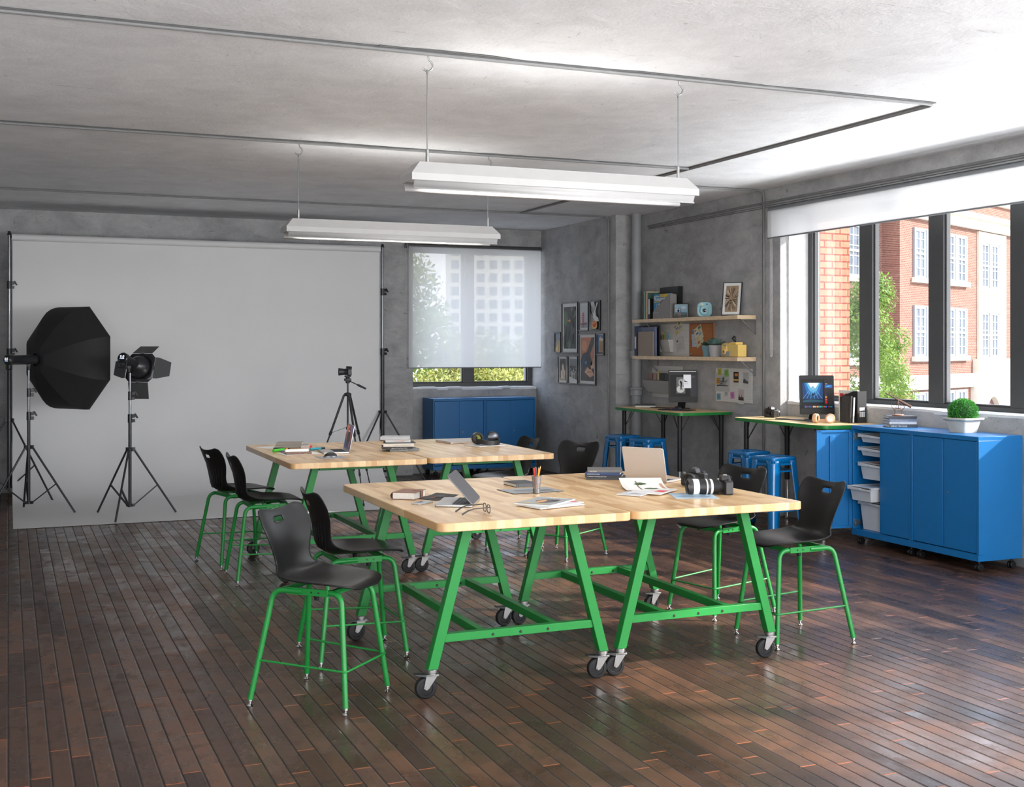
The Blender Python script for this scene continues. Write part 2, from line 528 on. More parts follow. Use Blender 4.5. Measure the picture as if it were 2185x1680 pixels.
M_WALL = concrete('concrete_wall', 0.31, 0.53, 0.30, 0.6)
M_CEIL = concrete('concrete_ceiling', 0.74, 0.90, 0.12, 0.4, (0.975, 0.99, 1.01))
M_REV = concrete('daylit_concrete', 0.68, 0.82, 0.1, 0.2)  # wall concrete lightened to paint in the daylight on jambs and sills
M_FLOOR = plank_floor()
M_WOOD = butcher('butcher_block')
M_GREEN = mat('green_powder_coat', srgb(26, 124, 52), 0.4, spec=0.35, coat=0.12, coatr=0.25, var=0.02)
M_BLUE = mat('blue_enamel', (0.002, 0.125, 0.35), 0.42, coat=0.1, var=0.02)
M_BLUEG = mat('glossy_blue_enamel', (0.002, 0.130, 0.36), 0.22, coat=0.4, coatr=0.08, var=0.02)
M_BLACKP = mat('black_plastic_shell', (0.009, 0.009, 0.009), 0.36, spec=0.25, var=0.0, bump=0.05, bs=900)
M_BLACK = mat('black_matte', (0.012, 0.012, 0.013), 0.5, var=0.05)
M_RUBBER = mat('black_rubber', (0.008, 0.008, 0.009), 0.45, spec=0.3, var=0.05)
M_STEEL = mat('brushed_steel', (0.30, 0.295, 0.29), 0.36, metal=0.9, var=0.05, vs_=40)
M_CHROME = mat('chrome', (0.75, 0.75, 0.75), 0.08, metal=1.0, var=0.0)
M_DMETAL = mat('dark_grey_metal', (0.045, 0.047, 0.05), 0.32, metal=0.6, var=0.05)
M_GMETAL = mat('grey_painted_metal', (0.18, 0.19, 0.20), 0.4, var=0.04)
M_FRAME = mat('charcoal_window_frame', (0.055, 0.056, 0.058), 0.4, var=0.04)
M_WHITE = mat('white_enamel', (0.44, 0.435, 0.43), 0.5, var=0.02)
M_PAPERW = mat('white_paper', (0.78, 0.78, 0.76), 0.7, var=0.02)
M_LIT = mat('lit_lamp', (1, 1, 1), 0.5, var=0.0, emit=(1, 0.97, 0.92, 1), es=3.0)
M_BDROP = mat('backdrop_paper', (0.70, 0.70, 0.70), 0.6, var=0.015, vs_=2)
M_SHADE = shade_fabric('sheer_shade_fabric', 0.12, (0.82, 0.82, 0.82, 1))
M_GLASS = glass_pane('window_glass')
M_PIPE = mat('painted_pipe', (0.30, 0.31, 0.32), 0.5, var=0.08, vs_=6)
M_COND = mat('conduit_metal', (0.20, 0.20, 0.20), 0.5, var=0.08)
M_CABLE = mat('grey_cable', (0.10, 0.10, 0.10), 0.5, var=0.05)
M_LAM = mat('maple_laminate', srgb(232, 198, 148), 0.4, var=0.05, vs_=4)
M_SHELF = mat('pale_oak', srgb(222, 196, 160), 0.45, var=0.10, vs_=18)
# ---------------------------------------------------------------- the setting
ZC = 3.45
def struct(name, mb, m, parent=None, **k):
    o = mb.build(name, m, parent, **k)
    if not parent: setp(o, kind='structure')
    return o

mb = MB(); mb.box(-1.8, 7.95, -3.2, 16.4, -0.12, 0.0); struct('floor', mb, M_FLOOR, smooth=False)
mb = MB(); mb.box(-1.8, 7.95, -3.2, 16.4, ZC, ZC + 0.2); struct('ceiling', mb, M_CEIL, smooth=False)
mb = MB(); mb.box(-1.8, 5.154, 15.75, 16.4, 0, ZC)
mb.box(5.154, 7.10, 15.92, 16.4, 0, 1.185)
mb.box(5.154, 7.10, 15.75, 16.4, 3.20, ZC)
struct('wall_back', mb, M_WALL, smooth=False, bevel=0.006)
mb = MB(); mb.box(7.10, 7.95, 13.45, 16.4, 0, ZC); mb.box(7.44, 7.95, 10.43, 13.45, 0, ZC)
mb.box(7.53, 7.95, 4.56, 10.43, 0, 1.195); mb.box(7.44, 7.95, 4.56, 10.43, 3.17, ZC)
mb.box(7.44, 7.95, 3.90, 4.56, 0, ZC); mb.box(7.53, 7.95, -1.6, 3.90, 0, 1.195); mb.box(7.44, 7.95, -1.6, 3.90, 3.17, ZC)
mb.box(7.44, 7.95, -3.2, -1.6, 0, ZC)
struct('wall_right', mb, M_WALL, smooth=False, bevel=0.006)
mb = MB(); mb.box(-1.8, -1.6, -3.2, 15.75, 0, ZC); struct('wall_left', mb, M_WALL, smooth=False)
mb = MB(); mb.box(-1.6, 7.44, -3.2, -3.0, 0, 0.9); mb.box(-1.6, 7.44, -3.2, -3.0, 3.1, ZC); mb.box(-1.6, -0.6, -3.2, -3.0, 0.9, 3.1); mb.box(6.4, 7.44, -3.2, -3.0, 0.9, 3.1)
struct('wall_front', mb, M_WALL, smooth=False)
# jambs and worn sill tops, daylight on them painted in as paler concrete
def ridge(x0, x1, y0, y1, z, along, seed):
    rd = random.Random(seed); mb = MB(); n = 26; P = []
    amp = [rd.uniform(-0.012, 0.014) for _ in range(n + 1)]
    for i in range(n + 1):
        t = i / n; row = []
        a = amp[i] * 0.6 + amp[max(0, i - 1)] * 0.4
        for j, (u, h) in enumerate(((0, -0.02), (0.0, 0.012), (0.25, 0.02), (1, 0.02))):
            if along == 'y': row.append(Vector((x0 + (x1 - x0) * u + (a * 0.6 if j < 2 else 0), y0 + (y1 - y0) * t, z + h + (a if j in (1, 2) else 0))))
            else: row.append(Vector((x0 + (x1 - x0) * t, y0 + (y1 - y0) * u + (a * 0.6 if j < 2 else 0), z + h + (a if j in (1, 2) else 0))))
        P.append(row)
    mb.grid(P); return mb
struct('trim_1', ridge(7.528, 7.80, 4.57, 10.425, 1.195, 'y', 3), M_REV)
struct('trim_2', ridge(5.16, 7.095, 15.918, 16.12, 1.185, 'x', 5), M_REV)
mb = MB(); mb.box(7.545, 7.80, 10.422, 10.4305, 1.2, 3.17); struct('trim_3', mb, M_REV, smooth=False)
mb = MB(); mb.box(7.515, 7.53, 4.57, 10.42, 0.0, 0.07); struct('baseboard_right', mb, M_GMETAL, smooth=False)

def window(name, axis, a0, a1, z0, z1, p0, p1, mull, ft=0.075, glass=True):
    """frame between a0 and a1 along the wall; p0..p1 depth; mull: list of (start, end)"""
    mb = MB()
    def bx(u0, u1, w0, w1, d0=p0, d1=p1, m_=mb):
        if axis == 'y': m_.box(d0, d1, u0, u1, w0, w1)
        else: m_.box(u0, u1, d0, d1, w0, w1)
    bx(a0, a1, z0, z0 + ft); bx(a0, a1, z1 - ft, z1); bx(a0, a0 + ft, z0 + ft, z1 - ft); bx(a1 - ft, a1, z0 + ft, z1 - ft)
    for (u, v) in mull: bx(u, v, z0 + ft, z1 - ft)
    edges = [a0 + ft] + [e for m_ in mull for e in m_] + [a1 - ft]
    # narrow sash beads in front of each pane
    dd = 0.02; s = 1 if p1 > p0 else -1
    for i in range(0, len(edges), 2):
        e0, e1 = edges[i], edges[i + 1]; t = 0.018
        q0 = p0 + 0.022 * s; q1 = p1 - 0.01 * s
        bx(e0, e0 + t, z0 + ft, z1 - ft, q0, q1); bx(e1 - t, e1, z0 + ft, z1 - ft, q0, q1)
        bx(e0, e1, z0 + ft, z0 + ft + t, q0, q1); bx(e0, e1, z1 - ft - t, z1 - ft, q0, q1)
    fr = struct(name, mb, M_FRAME, bevel=0.005, smooth=False)
    for i in range(0, len(edges), 2):
        g = MB(); e0, e1 = edges[i], edges[i + 1]; pm = (p0 + p1) / 2 + 0.01 * s
        if axis == 'y': g.poly([(pm, e0, z0 + ft), (pm, e1, z0 + ft), (pm, e1, z1 - ft), (pm, e0, z1 - ft)])
        else: g.poly([(e0, pm, z0 + ft), (e1, pm, z0 + ft), (e1, pm, z1 - ft), (e0, pm, z1 - ft)])
        g.build('pane', M_GLASS, fr, smooth=False)
    return fr
mull = [(y, y + 0.19) for y in (5.53, 6.50, 7.47, 8.44, 9.41)]
mull = [(5.53, 5.72), (6.50, 6.69), (7.47, 7.66), (8.44, 8.633), (9.405, 9.60)]
window('window_1', 'y', 4.56, 10.43, 1.18, 3.17, 7.79, 7.87, mull)
window('window_2', 'x', 5.154, 7.10, 1.185, 3.20, 16.08, 16.16, [(6.02, 6.18)])
window('window_3', 'y', -1.6, 3.90, 1.18, 3.17, 7.79, 7.87, [(-0.6, -0.42), (0.45, 0.63), (1.5, 1.68), (2.55, 2.73)])
window('window_4', 'x', -0.6, 6.4, 0.9, 3.1, -3.08, -3.16, [(0.8, 0.95), (2.2, 2.35), (3.6, 3.75), (5.0, 5.15)])

# ---- pipes and conduit
t = thing('drain_pipe', 'painted grey vertical pipe with two collars in the wall corner left of the shelves', 'pipe', (7.295, 13.27, 0))
mb = MB(); mb.cyl((0, 0, 0), (0, 0, ZC), 0.062, n=28); mb.build('pipe', M_PIPE, t)
for z in (1.21, 1.67):
    mb = MB(); mb.lathe([(0.064, -0.05), (0.078, -0.045), (0.078, 0.02), (0.088, 0.03), (0.088, 0.05), (0.064, 0.055)], 28)
    mb.build('collar', M_PIPE, t, loc=(0, 0, z))

def wav(p0, p1, n, amp, seed, zr=None):
    rd = random.Random(seed); p0 = Vector(p0); p1 = Vector(p1); out = []
    d = (p1 - p0).normalized(); sd = d.cross(Vector((0, 0, 1)))
    for i in range(n + 1):
        q = p0.lerp(p1, i / n)
        if 0 < i < n: q += sd * rd.uniform(-amp, amp) if abs(sd.length) > 0.1 else Vector()
        out.append(q)
    return out
ZK = ZC - 0.014
def conduit(label, pts, r=0.013, cables=(), name='conduit', cr=0.005):
    t = thing(name, label, 'conduit', (0, 0, 0))
    mb = MB(); mb.tube(fillet(pts, 0.07, 5), r, 10); mb.build('tube', M_COND, t)
    for pp in cables:
        mb = MB(); mb.tube(pp, cr, 6); mb.build('cable', M_CABLE, t)
conduit('ceiling conduit nearest the camera, turning back over the room, with a loose cable',
        [(-1.58, 6.435, ZK), (5.866, 6.435, ZK), (5.866, 13.62, ZK)],
        cables=[wav((-1.5, 6.415, ZC - 0.006), (1.9, 6.415, ZC - 0.006), 6, 0.004, 1), wav((1.9, 6.415, ZC - 0.006), (5.86, 6.42, ZC - 0.006), 12, 0.03, 2), wav((1.9, 6.40, ZC - 0.006), (5.86, 6.44, ZC - 0.006), 9, 0.02, 4),
                [(5.89, 6.5, ZC - 0.006), (5.89, 13.6, ZC - 0.006)]])
conduit('metal conduit across the ceiling above the farther pendant lamp', [(-1.58, 9.64, ZK), (5.85, 9.64, ZK)],
        cables=[wav((-1.5, 9.62, ZC - 0.006), (1.9, 9.62, ZC - 0.006), 6, 0.004, 5), wav((1.9, 9.62, ZC - 0.006), (5.85, 9.63, ZC - 0.006), 12, 0.03, 6)])
conduit('thin conduit nearest the back wall, running down beside the framed pictures',
        [(-1.58, 13.62, ZK), (7.085, 13.62, ZK), (7.085, 13.62, 0.02)], 0.011)
conduit('short ceiling conduit turning down the wall between shelves and window',
        [(5.87, 10.70, ZK), (7.425, 10.70, ZK), (7.425, 10.70, 0.02)], 0.012,
        cables=[[(7.432, 10.73, 3.38), (7.432, 10.73, 0.05)]])
conduit('horizontal conduit and cables along the top of the window wall',
        [(7.425, 13.2, 3.29), (7.425, 11.6, 3.30), (7.425, 10.2, 3.305), (7.425, 8.0, 3.30), (7.425, -1.0, 3.305)], 0.012,
        cables=[wav((7.432, 13.2, 3.27), (7.432, 4.0, 3.275), 20, 0.0, 3), wav((7.434, 13.2, 3.255), (7.434, 4.0, 3.25), 10, 0.0, 3)], cr=0.003)

# ---- roller shades
t = thing('roller_shade', 'wide white sheer roller shade pulled down a little over the right window', 'roller shade', (7.385, 7.45, 3.20))
mb = MB(); mb.cyl((0.0, -3.08, 0), (0.0, 3.08, 0), 0.036, n=20); mb.build('roller', M_GMETAL, t)
mb = MB(); P = [[Vector((-0.037, y, z)) for z in (0.0, -0.15, -0.285)] for y in (-3.07, 0, 3.07)]; mb.grid(P); mb.build('fabric', M_SHADE, t)
mb = MB(); mb.box(-0.042, -0.032, -3.075, 3.075, -0.297, -0.283); mb.build('hem_bar', M_GMETAL, t)
mb = MB()
for dy in (0.0, 0.03): mb.tube([(-0.03, 3.035 - dy, 0.0), (-0.03, 3.035 - dy, -1.52)], 0.0025, 5)
mb.tube(arc((-0.03, 3.02, -1.52), 0.015, 180, 360, 6, 'yz'), 0.0025, 5); mb.build('bead_chain', M_WHITE, t)
t = thing('roller_shade', 'white sheer roller shade pulled most of the way down the back window', 'roller shade', (6.065, 15.71, 3.175))
mb = MB(); mb.cyl((-1.0, 0.0, 0), (1.01, 0, 0), 0.034, n=20); mb.box(-1.03, -1.0, -0.03, 0.03, -0.04, 0.045); mb.build('roller', M_FRAME, t)
mb = MB(); P = [[Vector((x, -0.03, z)) for z in (0.0, -0.8, -1.69)] for x in (-0.995, 0, 0.995)]; mb.grid(P); mb.build('fabric', M_SHADE, t)
mb = MB(); mb.box(-1.0, 1.0, -0.036, -0.024, -1.70, -1.685); mb.build('hem_bar', M_GMETAL, t)
mb = MB()
for dx in (0.0, 0.025): mb.tube([(-1.045 + dx, -0.04, 0.0), (-1.045 + dx, -0.04, -1.46)], 0.003, 5)
mb.build('bead_chain', M_WHITE, t)

# ---- pendant lamps
def lamp(label, x0, x1, y, hx, label_group=None):
    L_ = x1 - x0; cx = (x0 + x1) / 2
    t = thing('pendant_lamp', label, 'lamp', (cx, y, 2.66))
    h = L_ / 2
    # shade: top plate narrower than its lower edge, chamfered ends
    mb = MB()
    A = [(-h + 0.06, -0.07), (h - 0.06, -0.07), (h - 0.06, 0.07), (-h + 0.06, 0.07)]
    B = [(-h, -0.115), (h, -0.115), (h, 0.115), (-h, 0.115)]
    za, zb, zc = 0.155, 0.085, 0.045
    top = [Vector((x, yy, za)) for x, yy in A]; mid = [Vector((x, yy, zb)) for x, yy in B]; low = [Vector((x, yy, zc)) for x, yy in B]
    v = top + mid + low; f = [(0, 1, 2, 3)]
    for i in range(4):
        j = (i + 1) % 4; f += [(i, 4 + i, 4 + j, j), (4 + i, 8 + i, 8 + j, 4 + j)]
    mb.add(v, f)
    mb.build('shade', M_WHITE, t, solid=0.006, soff=-1, smooth=False)
    # two long reflector wings flaring at their lower edge
    for s in (-1, 1):
        P = []
        for x in (-h + 0.02, h - 0.02):
            P.append([Vector((x + (0.0 if k < 2 else 0.0), s * yy, zz)) for k, (yy, zz) in enumerate(((0.098, 0.056), (0.088, 0.032), (0.078, 0.010), (0.092, 0.0)))])
        mb = MB(); mb.grid(P); mb.build('reflector_wing', M_WHITE, t, solid=0.004, soff=0)
    for s in (-1, 1):
        mb = MB(); mb.cyl((-h + 0.12, s * 0.035, 0.045), (h - 0.12, s * 0.035, 0.045), 0.014, n=12); mb.build('tube_lamp', M_LIT, t)
    mb = MB(); mb.box(-h + 0.05, h - 0.05, -0.05, 0.05, 0.07, 0.10); mb.build('gear_tray', M_WHITE, t)
    ad = bpy.data.lights.new('lamp_light', 'AREA'); ad.shape = 'RECTANGLE'; ad.size = L_ - 0.2; ad.size_y = 0.10; ad.energy = 14; ad.color = (1.0, 0.97, 0.93)
    ao = bpy.data.objects.new('lamp_light', ad); C.objects.link(ao); ao.parent = t; ao.location = (0, 0, 0.028)
    au = bpy.data.lights.new('ceiling_wash', 'AREA'); au.shape = 'RECTANGLE'; au.size = L_ - 0.3; au.size_y = 0.08; au.energy = 5; au.color = (1.0, 0.98, 0.95)  # light added above the closed shade to brighten the ceiling
    uo = bpy.data.objects.new('ceiling_wash', au); C.objects.link(uo); uo.parent = t; uo.location = (0, 0, 0.162); uo.rotation_euler = (PI, 0, 0)
    for x in hx:
        dx = x - cx
        mb = MB(); mb.cyl((dx, 0, 0.153), (dx, 0, 0.235), 0.0095, n=12); mb.build('ferrule', M_STEEL, t)
        mb = MB(); mb.cyl((dx, 0, 0.235), (dx, 0, ZC - 2.66 - 0.105), 0.0035, n=8); mb.cyl((dx, 0, ZC - 2.66 - 0.125), (dx, 0, ZC - 2.66 - 0.1), 0.006, n=8); mb.build('suspension_wire', M_GMETAL, t)
        zt = ZC - 2.66
        mb = MB(); pts = [(dx, 0, zt)] + [Vector((dx + 0.032 * math.sin(a), 0, zt - 0.075 + 0.032 * math.cos(a))) for a in [R(20 + 10 * k) for k in range(23)]]
        mb.tube(pts, 0.005, 8); mb.build('ceiling_hook', M_STEEL, t)
    return t
lamp('white twin-tube pendant lamp hanging on two wires, the nearer and larger-looking one', 2.075, 3.935, 6.47, (2.203, 3.853))
lamp('white twin-tube pendant lamp hanging on two wires, the farther one before the backdrop', 2.065, 3.925, 9.68, (2.186, 3.852))
# ---------------------------------------------------------------- workshop tables
TZ = 0.914
def caster(parent, loc, rz, big=True):
    """table caster; wheel trails towards local -x"""
    c = MB(); c.cyl((0, 0, 0.128), (0, 0, 0.146), 0.030, n=18); c.cyl((0, 0, 0.118), (0, 0, 0.130), 0.024, n=18)
    for s in (-1, 1):
        c.hexa([(-0.045, s * 0.020, 0.052), (-0.018, s * 0.020, 0.050), (-0.018, s * 0.0235, 0.050), (-0.045, s * 0.0235, 0.052)],
               [(-0.030, s * 0.020, 0.122), (0.032, s * 0.020, 0.122), (0.032, s * 0.0235, 0.122), (-0.030, s * 0.0235, 0.122)])
    c.box(-0.032, 0.034, -0.0235, 0.0235, 0.112, 0.122)
    o = c.build('caster_fork', M_STEEL, parent, loc=loc, rz=rz, bevel=0.002)
    wm = MB(); Mx = Matrix.Translation((-0.030, 0, 0.055)) @ Matrix.Rotation(PI / 2, 4, 'X')
    wm.lathe([(0.012, -0.015), (0.034, -0.013), (0.036, -0.016), (0.050, -0.015), (0.055, -0.009), (0.055, 0.009), (0.050, 0.015), (0.036, 0.016), (0.034, 0.013), (0.012, 0.015)], 30, M=Mx)
    wm.build('wheel', M_RUBBER, o)
    hb = MB(); hb.cyl((-0.030, -0.026, 0.055), (-0.030, 0.026, 0.055), 0.008, n=12); hb.build('axle', M_STEEL, o)
    bk = MB(); bk.hexa([(-0.085, -0.018, 0.120), (-0.030, -0.022, 0.108), (-0.030, 0.022, 0.108), (-0.085, 0.018, 0.120)],
                       [(-0.092, -0.014, 0.128), (-0.028, -0.022, 0.124), (-0.028, 0.022, 0.124), (-0.092, 0.014, 0.128)])
    bk.build('brake_lever', M_BLACK, o, bevel=0.002)
    return o

def make_table(label, x0, y0, rz=0.0):
    W, L_ = 1.064, 1.829
    t = thing('workshop_table', label, 'table', (x0 + W / 2, y0 + L_ / 2, 0), rz, 'green-legged butcher-block tables')
    mb = MB(); mb.prism(rrect(W, L_, 0.05, 6), TZ - 0.043, TZ)
    top = mb.build('tabletop', M_WOOD, t, bevel=0.004, seg=2)
    lx = W / 2 - 0.050; tx = W / 2 - 0.245; ly = L_ / 2 - 0.26; zb = 0.146; zt = TZ - 0.043
    hw = 0.027
    for sy in (-1, 1):
        for sx in (-1, 1):
            m_ = MB(); y = sy * ly
            def ring(cx, z): return [(cx - hw, y - hw, z), (cx + hw, y - hw, z), (cx + hw, y + hw, z), (cx - hw, y + hw, z)]
            m_.hexa(ring(sx * lx, zb), ring(sx * tx, zt)); m_.build('leg', M_GREEN, t, bevel=0.003)
            caster(t, (sx * lx, y, 0), -0.08 if sy < 0 else 0.1)
        zc = 0.298; xi = lx - (zc - zb) / (zt - zb) * (lx - tx) - hw * 0.9
        m_ = MB(); m_.box(-xi, xi, sy * ly - 0.020, sy * ly + 0.020, zc - 0.021, zc + 0.021)
        rail = m_.build('crossbar', M_GREEN, t, bevel=0.002)
        for bx_ in (-0.155, 0.0, 0.155):
            q = MB(); q.cyl((bx_, sy * ly + sy * 0.019, zc - 0.004), (bx_, sy * ly + sy * 0.024, zc - 0.004), 0.0085, 0.006, 10)
            if sy > 0: q.cyl((bx_, sy * ly - sy * 0.019, zc - 0.004), (bx_, sy * ly - sy * 0.024, zc - 0.004), 0.0085, 0.006, 10)
            q.build('bolt', M_BLACK, rail)
        m_ = MB(); m_.box(-tx + hw, tx - hw, sy * ly - 0.02, sy * ly + 0.02, zt - 0.04, zt - 0.002); m_.build('top_rail', M_GREEN, t, bevel=0.002)
    for sx in (-1, 1):
        m_ = MB(); m_.box(sx * 0.205 - 0.019, sx * 0.205 + 0.019, -ly + 0.02, ly - 0.02, 0.298 - 0.021, 0.298 + 0.021); m_.build('stringer', M_GREEN, t, bevel=0.002)
        m_ = MB(); m_.box(sx * tx - 0.019, sx * tx + 0.019, -ly + 0.027, ly - 0.027, zt - 0.038, zt - 0.002); m_.build('side_rail', M_GREEN, t, bevel=0.002)
    return t
t1 = make_table('butcher-block table on green legs, near left, holding the laptop and glasses', 1.915, 5.447)
def table_copy(label, x0, y0): return dup(t1, (x0 + 0.532, y0 + 0.9145, 0), 0, label)
table_copy('butcher-block table on green legs with casters, near right, holding two cameras', 2.99, 5.455)
table_copy('butcher-block table on green legs, far left, holding laptop, mouse and markers', 1.905, 8.68)
table_copy('butcher-block table on green legs, far right, holding the black headphones', 2.985, 8.70)

# ---------------------------------------------------------------- counter-height chairs
def make_chair(label, loc, rz):
    t = thing('shell_chair', label, 'chair', loc, rz, 'black shell chairs on green legs')
    # spine of the shell, +x forward: (x, z, halfwidth, edge curl)
    S = [(0.268, 0.580, 0.085, 0.000), (0.262, 0.594, 0.140, 0.000), (0.238, 0.607, 0.184, 0.000), (0.19, 0.614, 0.212, 0.002), (0.10, 0.610, 0.226, 0.014), (0.0, 0.600, 0.230, 0.026),
         (-0.09, 0.593, 0.222, 0.040), (-0.155, 0.597, 0.205, 0.055), (-0.192, 0.620, 0.182, 0.056), (-0.208, 0.660, 0.160, 0.046), (-0.214, 0.705, 0.158, 0.040),
         (-0.222, 0.755, 0.178, 0.044), (-0.236, 0.805, 0.200, 0.050), (-0.252, 0.850, 0.212, 0.050), (-0.261, 0.874, 0.214, 0.048), (-0.269, 0.898, 0.213, 0.045), (-0.280, 0.924, 0.205, 0.040), (-0.289, 0.944, 0.188, 0.036)]
    NC = 20
    def pt(i, c):
        x, z, hw, cu = S[i]
        a = S[max(0, i - 1)]; b = S[min(len(S) - 1, i + 1)]
        tx_, tz_ = b[0] - a[0], b[1] - a[1]; L0 = math.hypot(tx_, tz_); nx, nz = tz_ / L0, -tx_ / L0
        nx, nz = -nx, -nz
        if nz < 0 and i < 8: nx, nz = -nx, -nz
        if i >= 8: nx, nz = abs(nx), abs(nz)
        k = abs(c) ** 2.2
        zoff = 0.0
        if i == len(S) - 1: zoff = 0.020 * (abs(c) ** 2) - 0.004 - 0.02 * max(0, abs(c) - 0.8) * 5
        rib = 0
        return Vector((x + nx * cu * k, c * hw, z + nz * cu * k + zoff))
    P = [[pt(i, -1 + 2 * j / NC) for j in range(NC + 1)] for i in range(len(S))]
    mb = MB(); nv = NC + 1
    vv = [p for row in P for p in row]; ff = []
    for i in range(len(S) - 1):
        for j in range(NC):
            if i == 14 and 8 <= j <= 11: continue      # hand slot
            ff.append((i * nv + j, (i + 1) * nv + j, (i + 1) * nv + j + 1, i * nv + j + 1))
    mb.add(vv, ff)
    mb.build('shell', M_BLACKP, t, solid=0.011, soff=0, sub=2, ang=80)
    # vertical ribs on the rear of the shell
    mb = MB()
    for k in range(-4, 5):
        y = k * 0.032
        pts = []
        for i in (8, 9, 10, 11, 12):
            x, z, hw, cu = S[i]; c = min(1, abs(y) / hw) * (1 if y >= 0 else -1)
            c *= (0.86 if i < 9 else 1.0) * (1 + 0.10 * (i - 10))
            p = Vector((x + cu * abs(c) ** 2.2 - 0.0055, y * (1 + 0.10 * (i - 10)), z)); pts.append(p)
        mb.tube(pts, [0.002, 0.0055, 0.006, 0.005, 0.001], 6)
    mb.build('back_rib', M_BLACKP, t)
    # frame: each leg a bent tube, side channels, cross channel
    for sy in (-1, 1):
        for fr in (1, -1):
            fx, fy = (0.255, 0.212) if fr > 0 else (-0.255, 0.260)
            tx_, ty = (0.175, 0.150) if fr > 0 else (-0.160, 0.165)
            z1 = 0.565
            pts = fillet([(0.02 * fr, sy * ty * 0.93, z1), (tx_ + 0.02 * fr, sy * ty, z1), (fx, sy * fy, 0.035)], 0.055, 6)
            mb = MB(); mb.tube(pts, 0.0142, 12); lg = mb.build('leg', M_GREEN, t)
            g = MB(); M_ = Matrix.Translation((fx, sy * fy, 0))
            g.lathe([(0.015, 0.0), (0.017, 0.006), (0.011, 0.012), (0.006, 0.016), (0.006, 0.024), (0.013, 0.028), (0.013, 0.04)], 14, M=M_)
            g.build('glide', M_CHROME, lg)
        mb = MB(); mb.box(-0.115, 0.125, sy * 0.158 - 0.004, sy * 0.158 + 0.004, 0.548, 0.582)
        ch = mb.build('side_channel', M_GREEN, t, bevel=0.001)
        q = MB()
        for x in (-0.07, 0.035, 0.075): q.cyl((x, sy * 0.161, 0.565), (x, sy * 0.165, 0.565), 0.0045, n=8)
        q.build('screw', M_BLACK, ch)
        q = MB(); q.cyl((0.05, sy * 0.14, 0.525), (0.05, sy * 0.14, 0.55), 0.011, 0.014, 10); q.build('bumper', M_RUBBER, t)
    for x in (-0.13, 0.14):
        mb = MB(); mb.box(x - 0.012, x + 0.012, -0.155, 0.155, 0.553, 0.578); mb.build('cross_channel', M_GREEN, t, bevel=0.002)
    # foot rail: along both sides and round the front
    zr = 0.205; k = (0.565 - zr) / 0.53
    fxr = 0.175 + 0.02 + (0.255 - 0.195) * k; fyr = 0.150 + (0.212 - 0.150) * k
    bxr = -(0.18 + (0.255 - 0.18) * k); byr = 0.165 + (0.260 - 0.165) * k
    pts = fillet([(bxr, -byr, zr + 0.02), (fxr + 0.016, -fyr - 0.012, zr), (fxr + 0.016, fyr + 0.012, zr), (bxr, byr, zr + 0.02)], 0.02, 4)
    mb = MB(); mb.tube(pts, 0.0055, 8); mb.build('foot_rail', M_GREEN, t)
    return t
ch1 = make_chair('black shell chair on green legs standing apart in the foreground, turned toward the camera', (1.46, 5.919, 0), R(-45))
for lab, x, y, a in (('black shell chair on green legs directly behind the foreground chair', 1.835, 6.715, 0.5),
                     ('black shell chair at the far left table, second from the backdrop', 1.82, 9.195, 0),
                     ('black shell chair on green legs farthest left, in front of the backdrop', 1.745, 9.935, 13.5),
                     ('black shell chair on green legs at the near right corner of the front tables', 4.385, 6.03, 180),
                     ('black shell chair on green legs partly hidden behind the two cameras', 4.40, 6.86, 193),
                     ('black shell chair behind the front tables, seen from behind near the side wall', 4.35, 9.19, 209),
                     ('black shell chair at the far right table before the blue cabinets', 4.10, 9.90, 180)):
    dup(ch1, (x, y, 0), R(a), lab)

